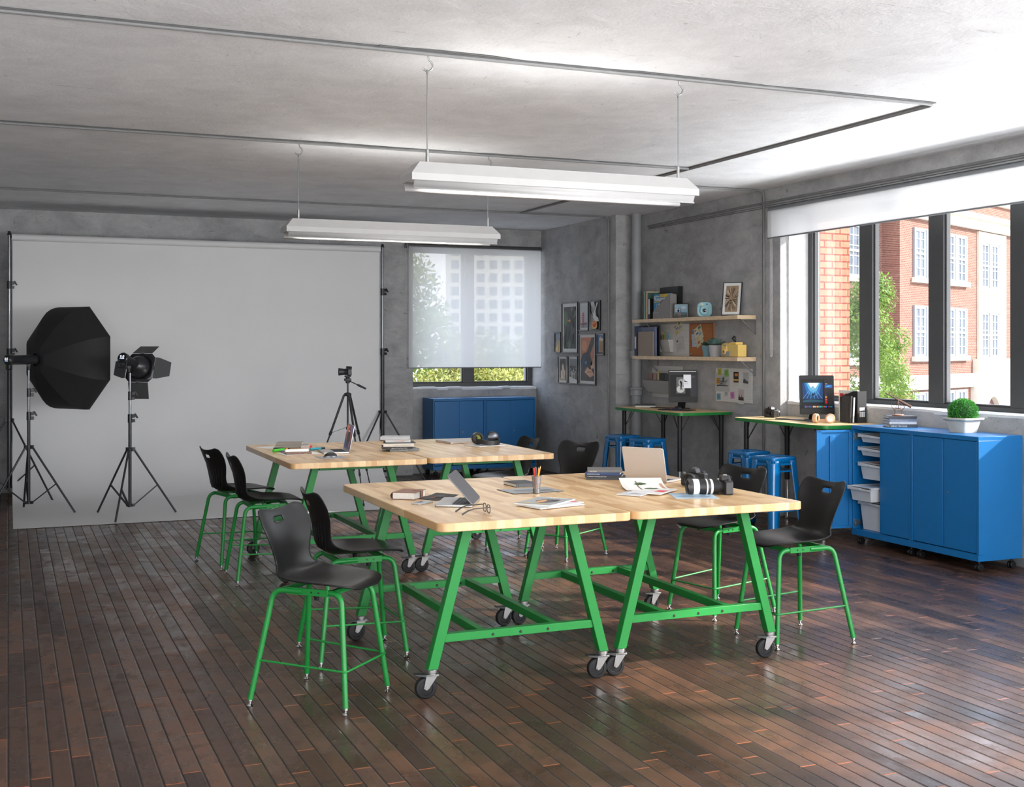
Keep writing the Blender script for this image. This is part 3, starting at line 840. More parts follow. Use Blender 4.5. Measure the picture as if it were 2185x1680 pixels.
# ---------------------------------------------------------------- blue storage cabinets, front towards local -y
def twin_caster(parent, x, y):
    mb = MB()
    for s in (-1, 1):
        M_ = Matrix.Translation((x + s * 0.014, y, 0.029)) @ Matrix.Rotation(PI / 2, 4, 'Y')
        mb.lathe([(0.008, -0.010), (0.026, -0.010), (0.029, -0.007), (0.029, 0.007), (0.026, 0.010), (0.008, 0.010)], 20, M=M_)
    mb.cyl((x, y, 0.03), (x, y + 0.0, 0.086), 0.009, n=10); mb.box(x - 0.006, x + 0.006, y - 0.02, y + 0.02, 0.03, 0.06)
    mb.build('caster', M_RUBBER, parent)
def cabinet(label, loc, rz, group, open_left=False):
    t = thing('storage_cabinet', label, 'cabinet', loc, rz, group)
    Wc, D, z0, z1 = 0.762, 0.457, 0.085, 1.065; h = Wc / 2; T = 0.02
    mb = MB()
    mb.box(-h, h, 0, D, z1 - 0.035, z1); mb.box(-h, h, 0, D, z0, z0 + 0.055)
    mb.box(-h, -h + T, 0, D, z0 + 0.055, z1 - 0.035); mb.box(h - T, h, 0, D, z0 + 0.055, z1 - 0.035)
    mb.box(-h + T, h - T, D - 0.02, D, z0 + 0.055, z1 - 0.035)
    if open_left:
        mb.box(-0.012, 0.0, 0.02, D - 0.02, z0 + 0.055, z1 - 0.035)
        for z in (0.30, 0.42, 0.66, 0.78, 0.90): mb.box(-h + T, -h + T + 0.012, 0.05, D - 0.04, z - 0.004, z + 0.004)
    mb.build('body', M_BLUE, t, bevel=0.0025)
    dz0, dz1 = z0 + 0.062, z1 - 0.04
    for s in (-1, 1):
        if s < 0 and open_left: continue
        a, b = (-h + T + 0.004, -0.016) if s < 0 else (0.004, h - T - 0.004)
        mb = MB(); mb.box(a, b, 0.004, 0.022, dz0, dz1)
        d = mb.build('door', M_BLUE, t, bevel=0.002)
        if s > 0:
            q = MB(); q.cyl((a + 0.045, 0.004, 0.60), (a + 0.045, -0.001, 0.60), 0.0085, n=14); q.build('lock', M_STEEL, d)
    mb = MB(); mb.box(-0.016, 0.004, 0.010, 0.024, dz0, dz1); mb.build('centre_strip', M_BLUE, t)
    for x in (-h + 0.055, h - 0.055):
        for y in (0.06, D - 0.06): twin_caster(t, x, y)
    if open_left:
        hx = -h + 0.002; ang = 96
        d = MB(); Wd = 0.365
        # door swung open about its left edge; built along -y from the hinge
        d.box(-0.016, 0.0, -Wd, -0.004, dz0, dz1)
        for (a0_, a1_) in ((-Wd, -Wd + 0.045), (-0.035, -0.004)):
            d.box(0.0, 0.010, a0_, a1_, dz0, dz1)
        d.box(0.0, 0.010, -Wd, -0.004, dz1 - 0.02, dz1); d.box(0.0, 0.010, -Wd, -0.004, dz0, dz0 + 0.02)
        d.box(0.0, 0.016, -0.235, -0.18, dz0 + 0.05, dz1 - 0.05)
        dr = d.build('open_door', M_BLUE, t, loc=(hx, 0.0, 0), rz=R(-5), bevel=0.002)
        for z in (0.19, 0.965):
            q = MB(); q.box(-h + T, -h + T + 0.006, 0.012, 0.035, z - 0.035, z + 0.035); q.box(-h + T, -h + T + 0.016, 0.012, 0.085, z - 0.012, z + 0.012); q.box(-h + T, -h + T + 0.012, 0.06, 0.08, z - 0.025, z + 0.025)
            q.build('hinge', M_STEEL, t, bevel=0.001)
    return t
gR = 'blue cabinets below the right window'; gB = 'blue cabinets below the back window'
cabinet('blue metal storage cabinet under the window with its left door open on plastic bins', (7.0, 8.348, 0), -PI / 2, gR, True)
cabinet('closed blue storage cabinet under the window, with the boxwood plant on it', (7.0, 7.584, 0), -PI / 2, gR)
cabinet('blue metal storage cabinet below the back window, left of the pair', (5.725, 15.44, 0), 0, gB)
cabinet('blue metal storage cabinet below the back window, right of the pair', (6.49, 15.44, 0), 0, gB)

# ---- translucent bins in the open cabinet
M_BIN = mat('translucent_white_plastic', (0.74, 0.75, 0.76), 0.35, var=0.02, trans=0.25)
def bin_(label, z, hgt, pull, fill, fmat):
    """front towards -x in the world"""
    t = thing('storage_bin', label, 'bin', (7.04 - pull, 8.525, z), -PI / 2, 'translucent bins in the open cabinet')
    Wb, D = 0.300, 0.385; tp = 0.022 + hgt * 0.05
    mb = MB(); th = 0.004
    a = [(-Wb / 2 + tp, 0.02), (Wb / 2 - tp, 0.02), (Wb / 2 - tp, D - 0.02), (-Wb / 2 + tp, D - 0.02)]
    b = [(-Wb / 2 + 0.012, 0.0), (Wb / 2 - 0.012, 0.0), (Wb / 2 - 0.012, D), (-Wb / 2 + 0.012, D)]
    lo = [Vector((x, y, 0)) for x, y in a]; hi = [Vector((x, y, hgt)) for x, y in b]
    v = lo + hi; f = [(3, 2, 1, 0)] + [(i, (i + 1) % 4, 4 + (i + 1) % 4, 4 + i) for i in range(4)]
    mb.add(v, f); mb.build('tub', M_BIN, t, solid=0.004, soff=-1, smooth=False)
    mb = MB()
    mb.box(-Wb / 2, Wb / 2, -0.018, 0.0, hgt - 0.014, hgt); mb.box(-Wb / 2, Wb / 2, -0.018, -0.014, hgt - 0.030, hgt)
    mb.box(-Wb / 2, -Wb / 2 + 0.014, -0.018, D, hgt - 0.012, hgt); mb.box(Wb / 2 - 0.014, Wb / 2, -0.018, D, hgt - 0.012, hgt); mb.box(-Wb / 2, Wb / 2, D - 0.01, D, hgt - 0.012, hgt)
    mb.box(-0.03, 0.03, -0.022, -0.018, hgt - 0.024, hgt - 0.008)
    mb.build('rim', M_BIN, t, bevel=0.002)
    if fill:
        mb = MB(); rd = random.Random(int(z * 100))
        for k in range(fill):
            zz = 0.006 + k * (hgt - 0.01) / max(1, fill); mb.box(-0.115, 0.115 - rd.random() * 0.02, 0.03, 0.34, zz, zz + (hgt - 0.012) / fill * 0.8)
        mb.build('contents', fmat, t)
M_PAPB = mat('bluish_papers', (0.42, 0.50, 0.62), 0.7, var=0.1, vs_=30)
M_REDB = mat('red_plastic', (0.55, 0.03, 0.02), 0.4)
bin_('shallow translucent bin, topmost in the open blue cabinet', 0.920, 0.075, 0.0, 0, M_PAPB)
bin_('shallow translucent bin, second from the top in the open blue cabinet', 0.800, 0.075, 0.0, 1, M_PAPB)
bin_('translucent bin with something red inside, third from the top in the open blue cabinet', 0.592, 0.145, 0.0, 2, M_REDB)
bin_('translucent bin pulled out and full of papers in the open blue cabinet', 0.410, 0.125, 0.115, 9, M_PAPB)
bin_('deep translucent bin at the bottom of the open blue cabinet', 0.142, 0.255, 0.0, 0, M_PAPB)

# ---------------------------------------------------------------- standing desks with green edges
DZ = 1.05
def desk(label, x0, x1, y0, y1):
    t = thing('standing_desk', label, 'desk', ((x0 + x1) / 2, (y0 + y1) / 2, 0), 0, 'standing desks by the right wall')
    W_, L_ = x1 - x0, y1 - y0
    mb = MB(); mb.prism(rrect(W_ - 0.004, L_ - 0.004, 0.06, 8), DZ - 0.028, DZ); mb.build('top', M_LAM, t)
    mb = MB(); o_ = rrect(W_, L_, 0.062, 8); i_ = rrect(W_ - 0.006, L_ - 0.006, 0.059, 8); n = len(o_)
    v = [(x, y, DZ - 0.032) for x, y in o_] + [(x, y, DZ - 0.001) for x, y in o_] + [(x, y, DZ - 0.032) for x, y in i_] + [(x, y, DZ - 0.001) for x, y in i_]
    f = []
    for i in range(n):
        j = (i + 1) % n; f += [(i, j, n + j, n + i), (n + i, n + j, 3 * n + j, 3 * n + i), (2 * n + i, 2 * n + j, j, i), (3 * n + i, 3 * n + j, 2 * n + j, 2 * n + i)]
    mb.add(v, f); mb.build('edge_band', M_GREEN, t)
    for sx in (-1, 1):
        for sy in (-1, 1):
            x, y = sx * (W_ / 2 - 0.085), sy * (L_ / 2 - 0.12)
            mb = MB(); mb.cyl((x, y, 0.40), (x, y, DZ - 0.03), 0.0255, n=18); lg = mb.build('leg', M_BLACK, t)
            q = MB(); q.cyl((x, y, 0.012), (x, y, 0.40), 0.020, n=16); q.build('inner_post', M_CHROME, lg)
            q = MB()
            for k in range(14): q.cyl((x - 0.0205, y, 0.06 + k * 0.024), (x - 0.0195, y, 0.06 + k * 0.024), 0.003, n=6)
            q.build('height_hole', M_BLACK, lg)
            q = MB(); q.lathe([(0.022, 0), (0.024, 0.004), (0.018, 0.014)], 16, M=Matrix.Translation((x, y, 0))); q.build('foot', M_STEEL, lg)
            q = MB()
            for dx, dy in ((-sx * 0.14, -0.02 * sy), (-sx * 0.02, -sy * 0.16), (sx * 0.03, -sy * 0.10)):
                q.cyl((x, y, 0.80), (x + dx, y + dy, DZ - 0.03), 0.0035, n=6)
            q.build('brace_wire', M_BLACK, lg)
    return t
desk('standing desk with green edge under the wall shelves', 6.73, 7.435, 11.29, 12.815)
desk('standing desk with green edge by the window, behind the open cabinet door', 6.85, 7.52, 8.93, 10.42)

# ---------------------------------------------------------------- blue metal stools
def make_stool(label, loc, rz):
    t = thing('metal_stool', label, 'stool', loc, rz, 'blue metal stools at the standing desks')
    H = 0.76; S_ = 0.152
    # seat pan with rolled edge
    mb = MB(); rings = [(0.305, 0.03, H - 0.055), (0.304, 0.032, H - 0.012), (0.298, 0.034, H - 0.003), (0.285, 0.034, H), (0.262, 0.03, H - 0.001), (0.250, 0.03, H - 0.006), (0.10, 0.02, H - 0.009), (0.075, 0.014, H - 0.010)]
    P = []
    for (s_, r_, z) in rings:
        if s_ > 0.09: pl = rrect(s_, s_, r_, 4)
        else: pl = rrect(0.075, 0.030, 0.012, 4)
        P.append([Vector((x, y, z)) for x, y in pl] )
    for row in P: row.append(row[0])
    mb.grid(P); mb.build('seat', M_BLUEG, t, solid=0.002, ang=50)
    for sx in (-1, 1):
        for sy in (-1, 1):
            # angle-section leg: wide folded channel narrowing to the foot
            mb = MB(); rows = []
            for z, o_, wd, cr in ((H - 0.012, 0.150, 0.070, 0.028), (H - 0.07, 0.152, 0.060, 0.028), (0.35, 0.176, 0.052, 0.024), (0.10, 0.192, 0.040, 0.020), (0.02, 0.198, 0.028, 0.014)):
                c = o_
                row = [(c, c - wd - cr), (c, c - cr - wd * 0.5), (c, c - cr), (c - cr * 0.3, c - cr * 0.3), (c - cr, c), (c - cr - wd * 0.5, c), (c - cr - wd, c)]
                rows.append([Vector((sx * a, sy * b, z)) for a, b in row])
            mb.grid(rows); lg = mb.build('leg', M_BLUEG, t, solid=0.003, soff=0, ang=50)
            q = MB(); q.box(sx * 0.165, sx * 0.200, sy * 0.165, sy * 0.200, 0.0, 0.024); q.build('rubber_foot', M_RUBBER, lg)
    mb = MB(); z = H - 0.13; a = 0.145
    for p, q_ in (((-a, -a), (a, -a)), ((a, -a), (a, a)), ((a, a), (-a, a)), ((-a, a), (-a, -a))):
        mb.bar((p[0], p[1], z), (q_[0], q_[1], z), 0.006, 0.014)
    z = 0.27; a = 0.172
    for p, q_ in (((-a, -a), (a, -a)), ((a, -a), (a, a)), ((a, a), (-a, a)), ((-a, a), (-a, -a))):
        mb.bar((p[0], p[1], z), (q_[0], q_[1], z), 0.006, 0.018)
    mb.build('brace', M_BLUEG, t)
    mb = MB()
    for (dx, dy) in ((0, -1), (0, 1), (-1, 0), (1, 0)):
        if dx == 0: mb.box(-0.10, 0.10, dy * 0.1505 - 0.001, dy * 0.1505 + 0.001, H - 0.075, H - 0.02)
        else: mb.box(dx * 0.1505 - 0.001, dx * 0.1505 + 0.001, -0.10, 0.10, H - 0.075, H - 0.02)
    mb.build('apron', M_BLUEG, t)
    return t
st = make_stool('blue metal stool, nearest of the four, in front of the window desk', (6.545, 9.27, 0), R(8))
for lab, x, y, a in (('blue metal stool half behind the nearest stool at the window desk', 6.66, 9.84, 4),
                     ('blue metal stool leftmost of the four, beside the pipe', 6.50, 12.15, 10),
                     ('blue metal stool under the shelf desk, partly hidden by the grey laptop', 6.53, 11.62, 18)):
    dup(st, (x, y, 0), R(a), lab)
# ---------------------------------------------------------------- studio gear in front of the backdrop
def clamp_(parent, z, r, ang=20):
    mb = MB(); mb.cyl((0, 0, z - 0.045), (0, 0, z + 0.045), r + 0.006, n=14)
    Mx = Matrix.Rotation(R(ang), 4, 'Z')
    mb.box(r, r + 0.035, -0.014, 0.014, z - 0.042, z - 0.008, 0, Mx); mb.box(r, r + 0.035, -0.014, 0.014, z + 0.006, z + 0.042, 0, Mx)
    o = mb.build('clamp', M_DMETAL, parent, bevel=0.002)
    q = MB(); q.add([Mx @ Vector(p) for p in ((r + 0.028, -0.008, z + 0.044), (r + 0.045, -0.008, z + 0.05), (r + 0.075, -0.008, z + 0.0), (r + 0.06, -0.008, z - 0.002),
                                                (r + 0.028, 0.008, z + 0.044), (r + 0.045, 0.008, z + 0.05), (r + 0.075, 0.008, z + 0.0), (r + 0.06, 0.008, z - 0.002))],
                    [(0, 1, 2, 3), (7, 6, 5, 4), (0, 4, 5, 1), (1, 5, 6, 2), (2, 6, 7, 3), (3, 7, 4, 0)])
    q.build('lever', M_BLACK, o)
def light_stand(t, hub, spread, top, clamps, az, low=0.10, r0=0.017, name='pole'):
    seg = [low] + clamps + [top]
    rr = [r0, r0 * 0.82, r0 * 0.66, r0 * 0.55]
    for i in range(len(seg) - 1):
        mb = MB(); mb.cyl((0, 0, seg[i]), (0, 0, seg[i + 1]), rr[i], n=14); mb.build('pole_section', M_DMETAL if i == 0 else M_GMETAL2, t)
    for i, z in enumerate(clamps): clamp_(t, z, rr[i])
    mb = MB(); mb.cyl((0, 0, hub - 0.02), (0, 0, hub + 0.02), r0 + 0.008, n=14)
    for k in range(3):
        a = az + 2 * PI * k / 3; Mx = Matrix.Rotation(a, 4, 'Z'); mb.box(r0, r0 + 0.035, -0.012, 0.012, hub - 0.02, hub + 0.02, 0, Mx)
    mb.build('leg_collar', M_DMETAL, t, bevel=0.002)
    mb = MB(); mb.cyl((0, 0, low), (0, 0, low + 0.03), r0 + 0.008, n=14)
    for k in range(3):
        a = az + 2 * PI * k / 3; Mx = Matrix.Rotation(a, 4, 'Z'); mb.box(r0, r0 + 0.03, -0.012, 0.012, low, low + 0.03, 0, Mx)
    mb.build('brace_collar', M_DMETAL, t, bevel=0.002)
    for k in range(3):
        a = az + 2 * PI * k / 3; c, s = math.cos(a), math.sin(a)
        p0 = Vector((c * 0.04, s * 0.04, hub)); p1 = Vector((c * spread, s * spread, 0.011))
        mb = MB(); mb.tube([p0, p1], 0.011, 10); lg = mb.build('leg', M_DMETAL, t)
        mid = p0.lerp(p1, 0.56); q = MB(); q.bar((c * 0.04, s * 0.04, low + 0.015), mid, 0.020, 0.010); q.build('brace', M_DMETAL, lg)
M_GMETAL2 = mat('grey_anodised_metal', (0.22, 0.23, 0.24), 0.28, metal=0.8, var=0.04)
M_SOFT = mat('softbox_black_fabric', (0.012, 0.013, 0.013), 0.75, var=0.1, sheen=0.0)
M_SCREENB = mat('dark_display', (0.005, 0.005, 0.006), 0.2, var=0.0)
M_LCD = mat('lit_display_marks', (0.8, 0.85, 0.9), 0.4, var=0.0, emit=(0.8, 0.9, 1, 1), es=0.7)
M_LCDB = mat('lit_display_blue', (0.2, 0.25, 0.9), 0.4, var=0.0, emit=(0.25, 0.3, 1, 1), es=0.8)
M_SHOW = mat('display_green_key', (0.02, 0.2, 0.05), 0.4, var=0.0)

# backdrop: roll, hanging sheet and sweep are one paper; two stands hold a crossbar
bd = thing('photo_backdrop', 'pale grey seamless paper backdrop hanging from a roll and sweeping onto the floor', 'backdrop', (2.25, 15.02, 0))
mb = MB(); prof = [(15.05, 3.04), (15.05, 2.0), (15.05, 0.9)] ; Rr = 0.55
for k in range(9):
    a = PI / 2 * k / 8; prof.append((15.05 - Rr * (1 - math.cos(a)), 0.004 + Rr * (1 - math.sin(a))))
prof += [(13.8, 0.004), (12.55, 0.004)]
P = [[Vector((x, y - 15.02 - (0.03 * (x + 2.2) / 4.4 if y < 13 else 0), z)) for y, z in prof] for x in (-2.205, 0.0, 2.22)]
mb.grid(P); mb.build('paper_sweep', M_BDROP, bd, ang=80)
mb = MB(); mb.cyl((-2.21, 0.0, 3.045), (2.215, 0.0, 3.045), 0.040, n=24); mb.build('paper_roll', M_BDROP, bd)
for nm, xx, lab in (('L', 0.012, 'black backdrop stand at the left end of the paper roll'), ('R', 4.50, 'black backdrop stand at the right end of the paper roll, next to the window')):
    t = thing('backdrop_stand', lab, 'stand', (xx, 15.02, 0), 0, 'stands holding the backdrop')
    light_stand(t, 0.925, 0.60, 3.10, [1.71, 2.49], R(-35) if nm == 'R' else R(200), low=0.14, r0=0.024)
    mb = MB(); s = 1 if nm == 'L' else -1
    mb.cyl((0, 0, 3.05), (s * 0.045, 0, 3.05), 0.012, n=10); mb.cyl((0, 0, 3.07), (0, 0, 3.115), 0.026, 0.012, n=12); mb.build('roll_holder', M_BLACK, t)

# softbox on its stand
t = thing('light_stand', 'dark metal light stand under the big softbox', 'light stand', (0.202, 13.729, 0), 0, 'studio light stands')
light_stand(t, 0.705, 0.50, 1.545, [1.036, 1.285], R(-25))
def strobe(t, o, n, L0, L1, txt):
    """cylindrical flash head with display on its rear; o mount point, n direction"""
    n = Vector(n).normalized(); rot = n.to_track_quat('Z', 'Y').to_matrix().to_4x4()
    M_ = Matrix.Translation(Vector(o)) @ rot
    mb = MB(); mb.lathe([(0.050, L0), (0.058, L0 + 0.01), (0.060, L0 + 0.05), (0.052, L0 + 0.07), (0.052, L1)], 24, M=M_); hd = mb.build('flash_head', M_DMETAL, t)
    mb = MB(); mb.lathe([(0.048, L0 - 0.002), (0.050, L0 + 0.004)], 24, M=M_); mb.build('display', M_SCREENB, hd)
    # tilt bracket and carrying handle
    mb = MB(); mb.cyl(Vector(o) + Vector((0, 0, -0.05)), Vector(o) + Vector((0, 0, -0.11)), 0.020, n=12); mb.box(o[0] - 0.018, o[0] + 0.018, o[1] - 0.024, o[1] + 0.024, o[2] - 0.075, o[2] - 0.045)
    mb.build('tilt_bracket', M_BLACK, t, bevel=0.002)
    sd = Vector((0, 0, 1)).cross(n).normalized(); up_ = n.cross(sd).normalized()
    c = Vector(o) + n * (L0 + 0.03)
    pts = [c - sd * 0.04 - up_ * 0.04, c - sd * 0.045 - up_ * 0.10, c + sd * 0.045 - up_ * 0.10, c + sd * 0.04 - up_ * 0.04]
    mb = MB(); mb.tube(fillet(pts, 0.02, 4), 0.008, 8); mb.build('handle', M_BLACK, t)
    # read-out on the rear display: faces -n
    e = (-n); rx = Vector((0, 0, 1)).cross(e).normalized(); ry = e.cross(rx).normalized()
    Mr = Matrix((rx, ry, e)).transposed().to_4x4(); Mr.translation = Vector(o) + n * (L0 - 0.004)
    q = text(txt, 0.042, M_LCD, hd, (0, 0, 0), (0, 0, 0), 'read_out', 'CENTER', bold=0.001); q.matrix_local = Mr @ Matrix.Translation((0, -0.004, 0))
    b = MB(); b.poly([(-0.028, -0.014, 0.0005), (0.028, -0.014, 0.0005), (0.028, -0.009, 0.0005), (-0.028, -0.009, 0.0005)], 0, Mr); b.poly([(-0.028, -0.014, 0.001), (-0.012, -0.014, 0.001), (-0.012, -0.009, 0.001), (-0.028, -0.009, 0.001)], 1, Mr)
    b.build('level_bar', [M_LCD, M_LCDB], hd, smooth=False)
    b = MB(); b.lathe([(0.007, 0), (0.006, 0.002)], 12, M=Mr @ Matrix.Translation((-0.028, -0.03, 0))); b.build('power_key', M_SHOW, hd)
sb = thing('softbox', 'large black octagonal softbox with its flash head, turned toward the backdrop', 'softbox', (0.202, 13.729, 0))
nS = Vector((0.805, 0.593, 0)).normalized(); oS = Vector((0, 0, 1.635))
strobe(sb, oS, nS, -0.27, 0.10, '8.0')
sd = Vector((0, 0, 1)).cross(nS).normalized(); upv = Vector((0, 0, 1))
mb = MB(); rings = []
for t_, r_ in ((0.0, 1.0), (0.08, 0.998), (0.18, 0.985), (0.30, 0.95), (0.42, 0.89), (0.54, 0.80), (0.65, 0.68), (0.76, 0.54), (0.87, 0.37), (0.95, 0.22), (1.0, 0.12)):
    c = oS + nS * (0.60 - 0.52 * t_) + Vector((0, 0, 0.015 * (1 - t_))); row = []
    for k in range(8):
        a = R(22.5 + 45 * k); rad = 0.612 * r_
        row.append(c + sd * math.cos(a) * rad + upv * math.sin(a) * rad)
    row.append(row[0]); rings.append(row)
mb.grid(rings); mb.build('softbox_shell', M_SOFT, sb, solid=0.004, ang=12, smooth=True)
mb = MB(); mb.poly([(p - oS) * 0.97 + oS - nS * 0.05 for p in rings[0][:8]]); mb.build('diffuser', M_PAPERW, sb, smooth=False)

# spotlight with barn doors
t = thing('light_stand', 'dark metal light stand under the spotlight with barn doors', 'light stand', (1.174, 13.07, 0), 0, 'studio light stands')
light_stand(t, 0.70, 0.48, 1.50, [1.024, 1.26], R(-112))
sp = thing('studio_spotlight', 'dark studio spotlight with four open barn doors and a lit read-out', 'spotlight', (1.174, 13.07, 0))
az = R(90 - 35.5); pit = R(-17); nP = Vector((math.cos(az) * math.cos(pit), math.sin(az) * math.cos(pit), math.sin(pit))).normalized(); oP = Vector((-0.01, 0.0, 1.62))
strobe(sp, oP, nP, -0.14, 0.10, '9.0')
Mp = Matrix.Translation(oP) @ nP.to_track_quat('Z', 'Y').to_matrix().to_4x4()
sd = Vector((0, 0, 1)).cross(nP).normalized(); up2 = nP.cross(sd).normalized()
Mq = Matrix((sd, up2, nP)).transposed().to_4x4(); Mq.translation = oP
mb = MB(); mb.lathe([(0.053, 0.09), (0.062, 0.10), (0.085, 0.12), (0.108, 0.16), (0.120, 0.20), (0.125, 0.235)], 28, M=Mq, cap0=False, cap1=False); mb.build('reflector_dish', M_DMETAL, sp, solid=0.003)
mb = MB(); o8 = [(0.155, 0.115), (0.115, 0.155), (-0.115, 0.155), (-0.155, 0.115), (-0.155, -0.115), (-0.115, -0.155), (0.115, -0.155), (0.155, -0.115)]
inner = [(0.12 * math.cos(R(22.5 + 45 * k)), 0.12 * math.sin(R(22.5 + 45 * k))) for k in range(8)]
v = [Mq @ Vector((x, y, 0.235)) for x, y in o8] + [Mq @ Vector((x, y, 0.235)) for x, y in inner]
mb.add(v, [(i, (i + 1) % 8, 8 + (i + 1) % 8, 8 + i) for i in range(8)]); mb.build('door_frame', M_DMETAL, sp, solid=0.008)
M_BARN = mat('barn_door_metal', (0.085, 0.088, 0.09), 0.45, metal=0.3, var=0.05)
for k, (op, ln) in enumerate(((12, 0.16), (48, 0.17), (20, 0.17), (28, 0.18))):   # right, top, left, bottom
    Rk = Matrix.Rotation(R(90 * k), 4, 'Z')
    o_ = R(op); ww, w2 = (0.115, 0.075 if k % 2 == 0 else 0.11)
    pts = [(0.162, -ww, 0.235), (0.162, ww, 0.235), (0.162 + 0.04 * math.cos(o_), ww, 0.235 + 0.04 * math.sin(o_)), (0.162 + ln * math.cos(o_), w2, 0.235 + ln * math.sin(o_)), (0.162 + ln * math.cos(o_), -w2, 0.235 + ln * math.sin(o_)), (0.162 + 0.04 * math.cos(o_), -ww, 0.235 + 0.04 * math.sin(o_))]
    mb = MB(); mb.poly([Mq @ Rk @ Vector(p) for p in pts]); d = mb.build('barn_door', M_BARN, sp, solid=0.003, smooth=False)
    q = MB(); q.box(0.148, 0.172, -0.02, 0.02, 0.222, 0.234, 0, Mq @ Rk); q.build('door_hinge', M_GMETAL2, d)

# ---------------------------------------------------------------- photo cameras
M_CAMB = mat('camera_body_black', (0.022, 0.022, 0.023), 0.42, var=0.08, vs_=60, bump=0.15, bs=700)
M_CAMG = mat('camera_rubber_grip', (0.016, 0.015, 0.015), 0.6, var=0.05, bump=0.3, bs=900)
M_LENSG = mat('lens_front_glass', (0.01, 0.008, 0.012), 0.03, coat=1.0, coatr=0.02, var=0.0)
M_LENSW = mat('off_white_lens_barrel', (0.66, 0.65, 0.61), 0.4, var=0.02)
M_REDL = mat('red_trim', (0.45, 0.01, 0.01), 0.4, var=0.0)
def ribbed(r, a, b, n, d=0.0012):
    out = []
    for k in range(n):
        x0 = a + (b - a) * k / n; x1 = a + (b - a) * (k + 0.55) / n
        out += [(r, x0), (r, x1), (r - d, x1 + 0.0001), (r - d, a + (b - a) * (k + 1) / n - 0.0001)]
    return out
def dslr(label, loc, rz, lens, scale=1.0, group=None, name='photo_camera', pitch=0.0, hood=None):
    """body with the lens along local +x; lens: list of (profile, material)"""
    t = thing(name, label, 'camera', loc, rz, group)
    t.scale = (scale,) * 3
    if pitch: t.rotation_euler = (0, pitch, rz)
    # body outline in y/z, extruded in x
    M_ = Matrix(((0, 0, 1, 0), (1, 0, 0, 0), (0, 1, 0, 0), (0, 0, 0, 1)))
    mb = MB()
    mb.prism([(-0.070, 0.004), (-0.066, 0.0), (0.066, 0.0), (0.072, 0.006), (0.072, 0.070), (0.062, 0.078), (0.030, 0.080), (-0.030, 0.080), (-0.055, 0.074), (-0.072, 0.070)], -0.032, 0.010, 0, M_)
    body = mb.build('body', M_CAMB, t, bevel=0.004, seg=2)
    mb = MB(); mb.prism([(-0.028, 0.076), (0.028, 0.076), (0.020, 0.098), (0.012, 0.105), (-0.012, 0.105), (-0.020, 0.098)], -0.030, 0.022, 0, M_); mb.build('prism_hump', M_CAMB, t, bevel=0.005, seg=3)
    mb = MB(); mb.prism([(-0.074, 0.003), (-0.040, 0.003), (-0.040, 0.072), (-0.072, 0.072)], 0.004, 0.034, 0, M_); mb.build('grip', M_CAMG, t, bevel=0.010, seg=3)
    mb = MB(); mb.cyl((0.016, -0.056, 0.070), (0.020, -0.056, 0.080), 0.009, 0.007, 14); mb.build('shutter_button', M_STEEL, t)
    mb = MB(); mb.lathe([(0.013, 0), (0.013, 0.009), (0.011, 0.011)], 20, M=Matrix.Translation((-0.012, 0.050, 0.078))); mb.build('mode_dial', M_CAMG, t)
    mb = MB(); mb.box(-0.014, 0.006, -0.010, 0.010, 0.105, 0.1085); mb.build('hot_shoe', M_STEEL, t)
    mb = MB(); mb.box(-0.0345, -0.032, -0.038, 0.036, 0.012, 0.062); mb.build('rear_screen', M_LENSG, t, bevel=0.001)
    mb = MB(); mb.lathe([(0.0, -0.0), (0.013, 0), (0.014, 0.010), (0.010, 0.012)], 16, M=Matrix.Translation((-0.030, 0, 0.088)) @ Matrix.Rotation(-PI / 2, 4, 'Y'), cap0=False); mb.build('eyecup', M_RUBBER, t)
    Ml = Matrix.Translation((0.008, 0.006, 0.041)) @ Matrix.Rotation(PI / 2, 4, 'Y')
    lo = None
    for prof, m in lens:
        mb = MB(); mb.lathe(prof, 32, M=Ml, cap0=True, cap1=False)
        o = mb.build('lens' if lo is None else 'lens_ring', m, t if lo is None else lo, ang=40)
        if lo is None: lo = o
    r, L_ = lens[-1][0][-1]
    mb = MB(); mb.lathe([(r, L_), (r * 0.86, L_), (r * 0.78, L_ - 0.008), (r * 0.62, L_ - 0.012)], 32, M=Ml, cap0=False, cap1=False); mb.build('filter_rim', M_BLACK, lo)
    mb = MB(); mb.lathe([(r * 0.64, L_ - 0.013), (r * 0.4, L_ - 0.009), (r * 0.1, L_ - 0.008)], 24, M=Ml, cap0=False); mb.build('front_element', M_LENSG, lo)
    return t
std_lens = [([(0.030, 0.0), (0.033, 0.004), (0.033, 0.016)], M_CAMB), (ribbed(0.0345, 0.016, 0.042, 14), M_CAMG), ([(0.034, 0.042), (0.036, 0.050), (0.0375, 0.058)], M_CAMB), ([(0.038, 0.058), (0.038, 0.0605)], M_REDL), ([(0.039, 0.0605), (0.041, 0.064), (0.041, 0.078), (0.039, 0.084)], M_CAMB)]
tele = [([(0.030, 0.0), (0.031, 0.004), (0.033, 0.02), (0.036, 0.03)], M_CAMB), (ribbed(0.040, 0.03, 0.066, 14), M_CAMG), ([(0.042, 0.066), (0.044, 0.070), (0.044, 0.080)], M_LENSW), ([(0.044, 0.080), (0.0445, 0.083), (0.0445, 0.097)], M_CAMB), ([(0.0452, 0.097), (0.0452, 0.105)], M_LENSW), (ribbed(0.0455, 0.105, 0.146, 22, 0.0008), M_CAMB), ([(0.0455, 0.146), (0.0455, 0.178), (0.047, 0.180)], M_LENSW), ([(0.047, 0.180), (0.0475, 0.186), (0.0475, 0.200), (0.0455, 0.206)], M_CAMB)]
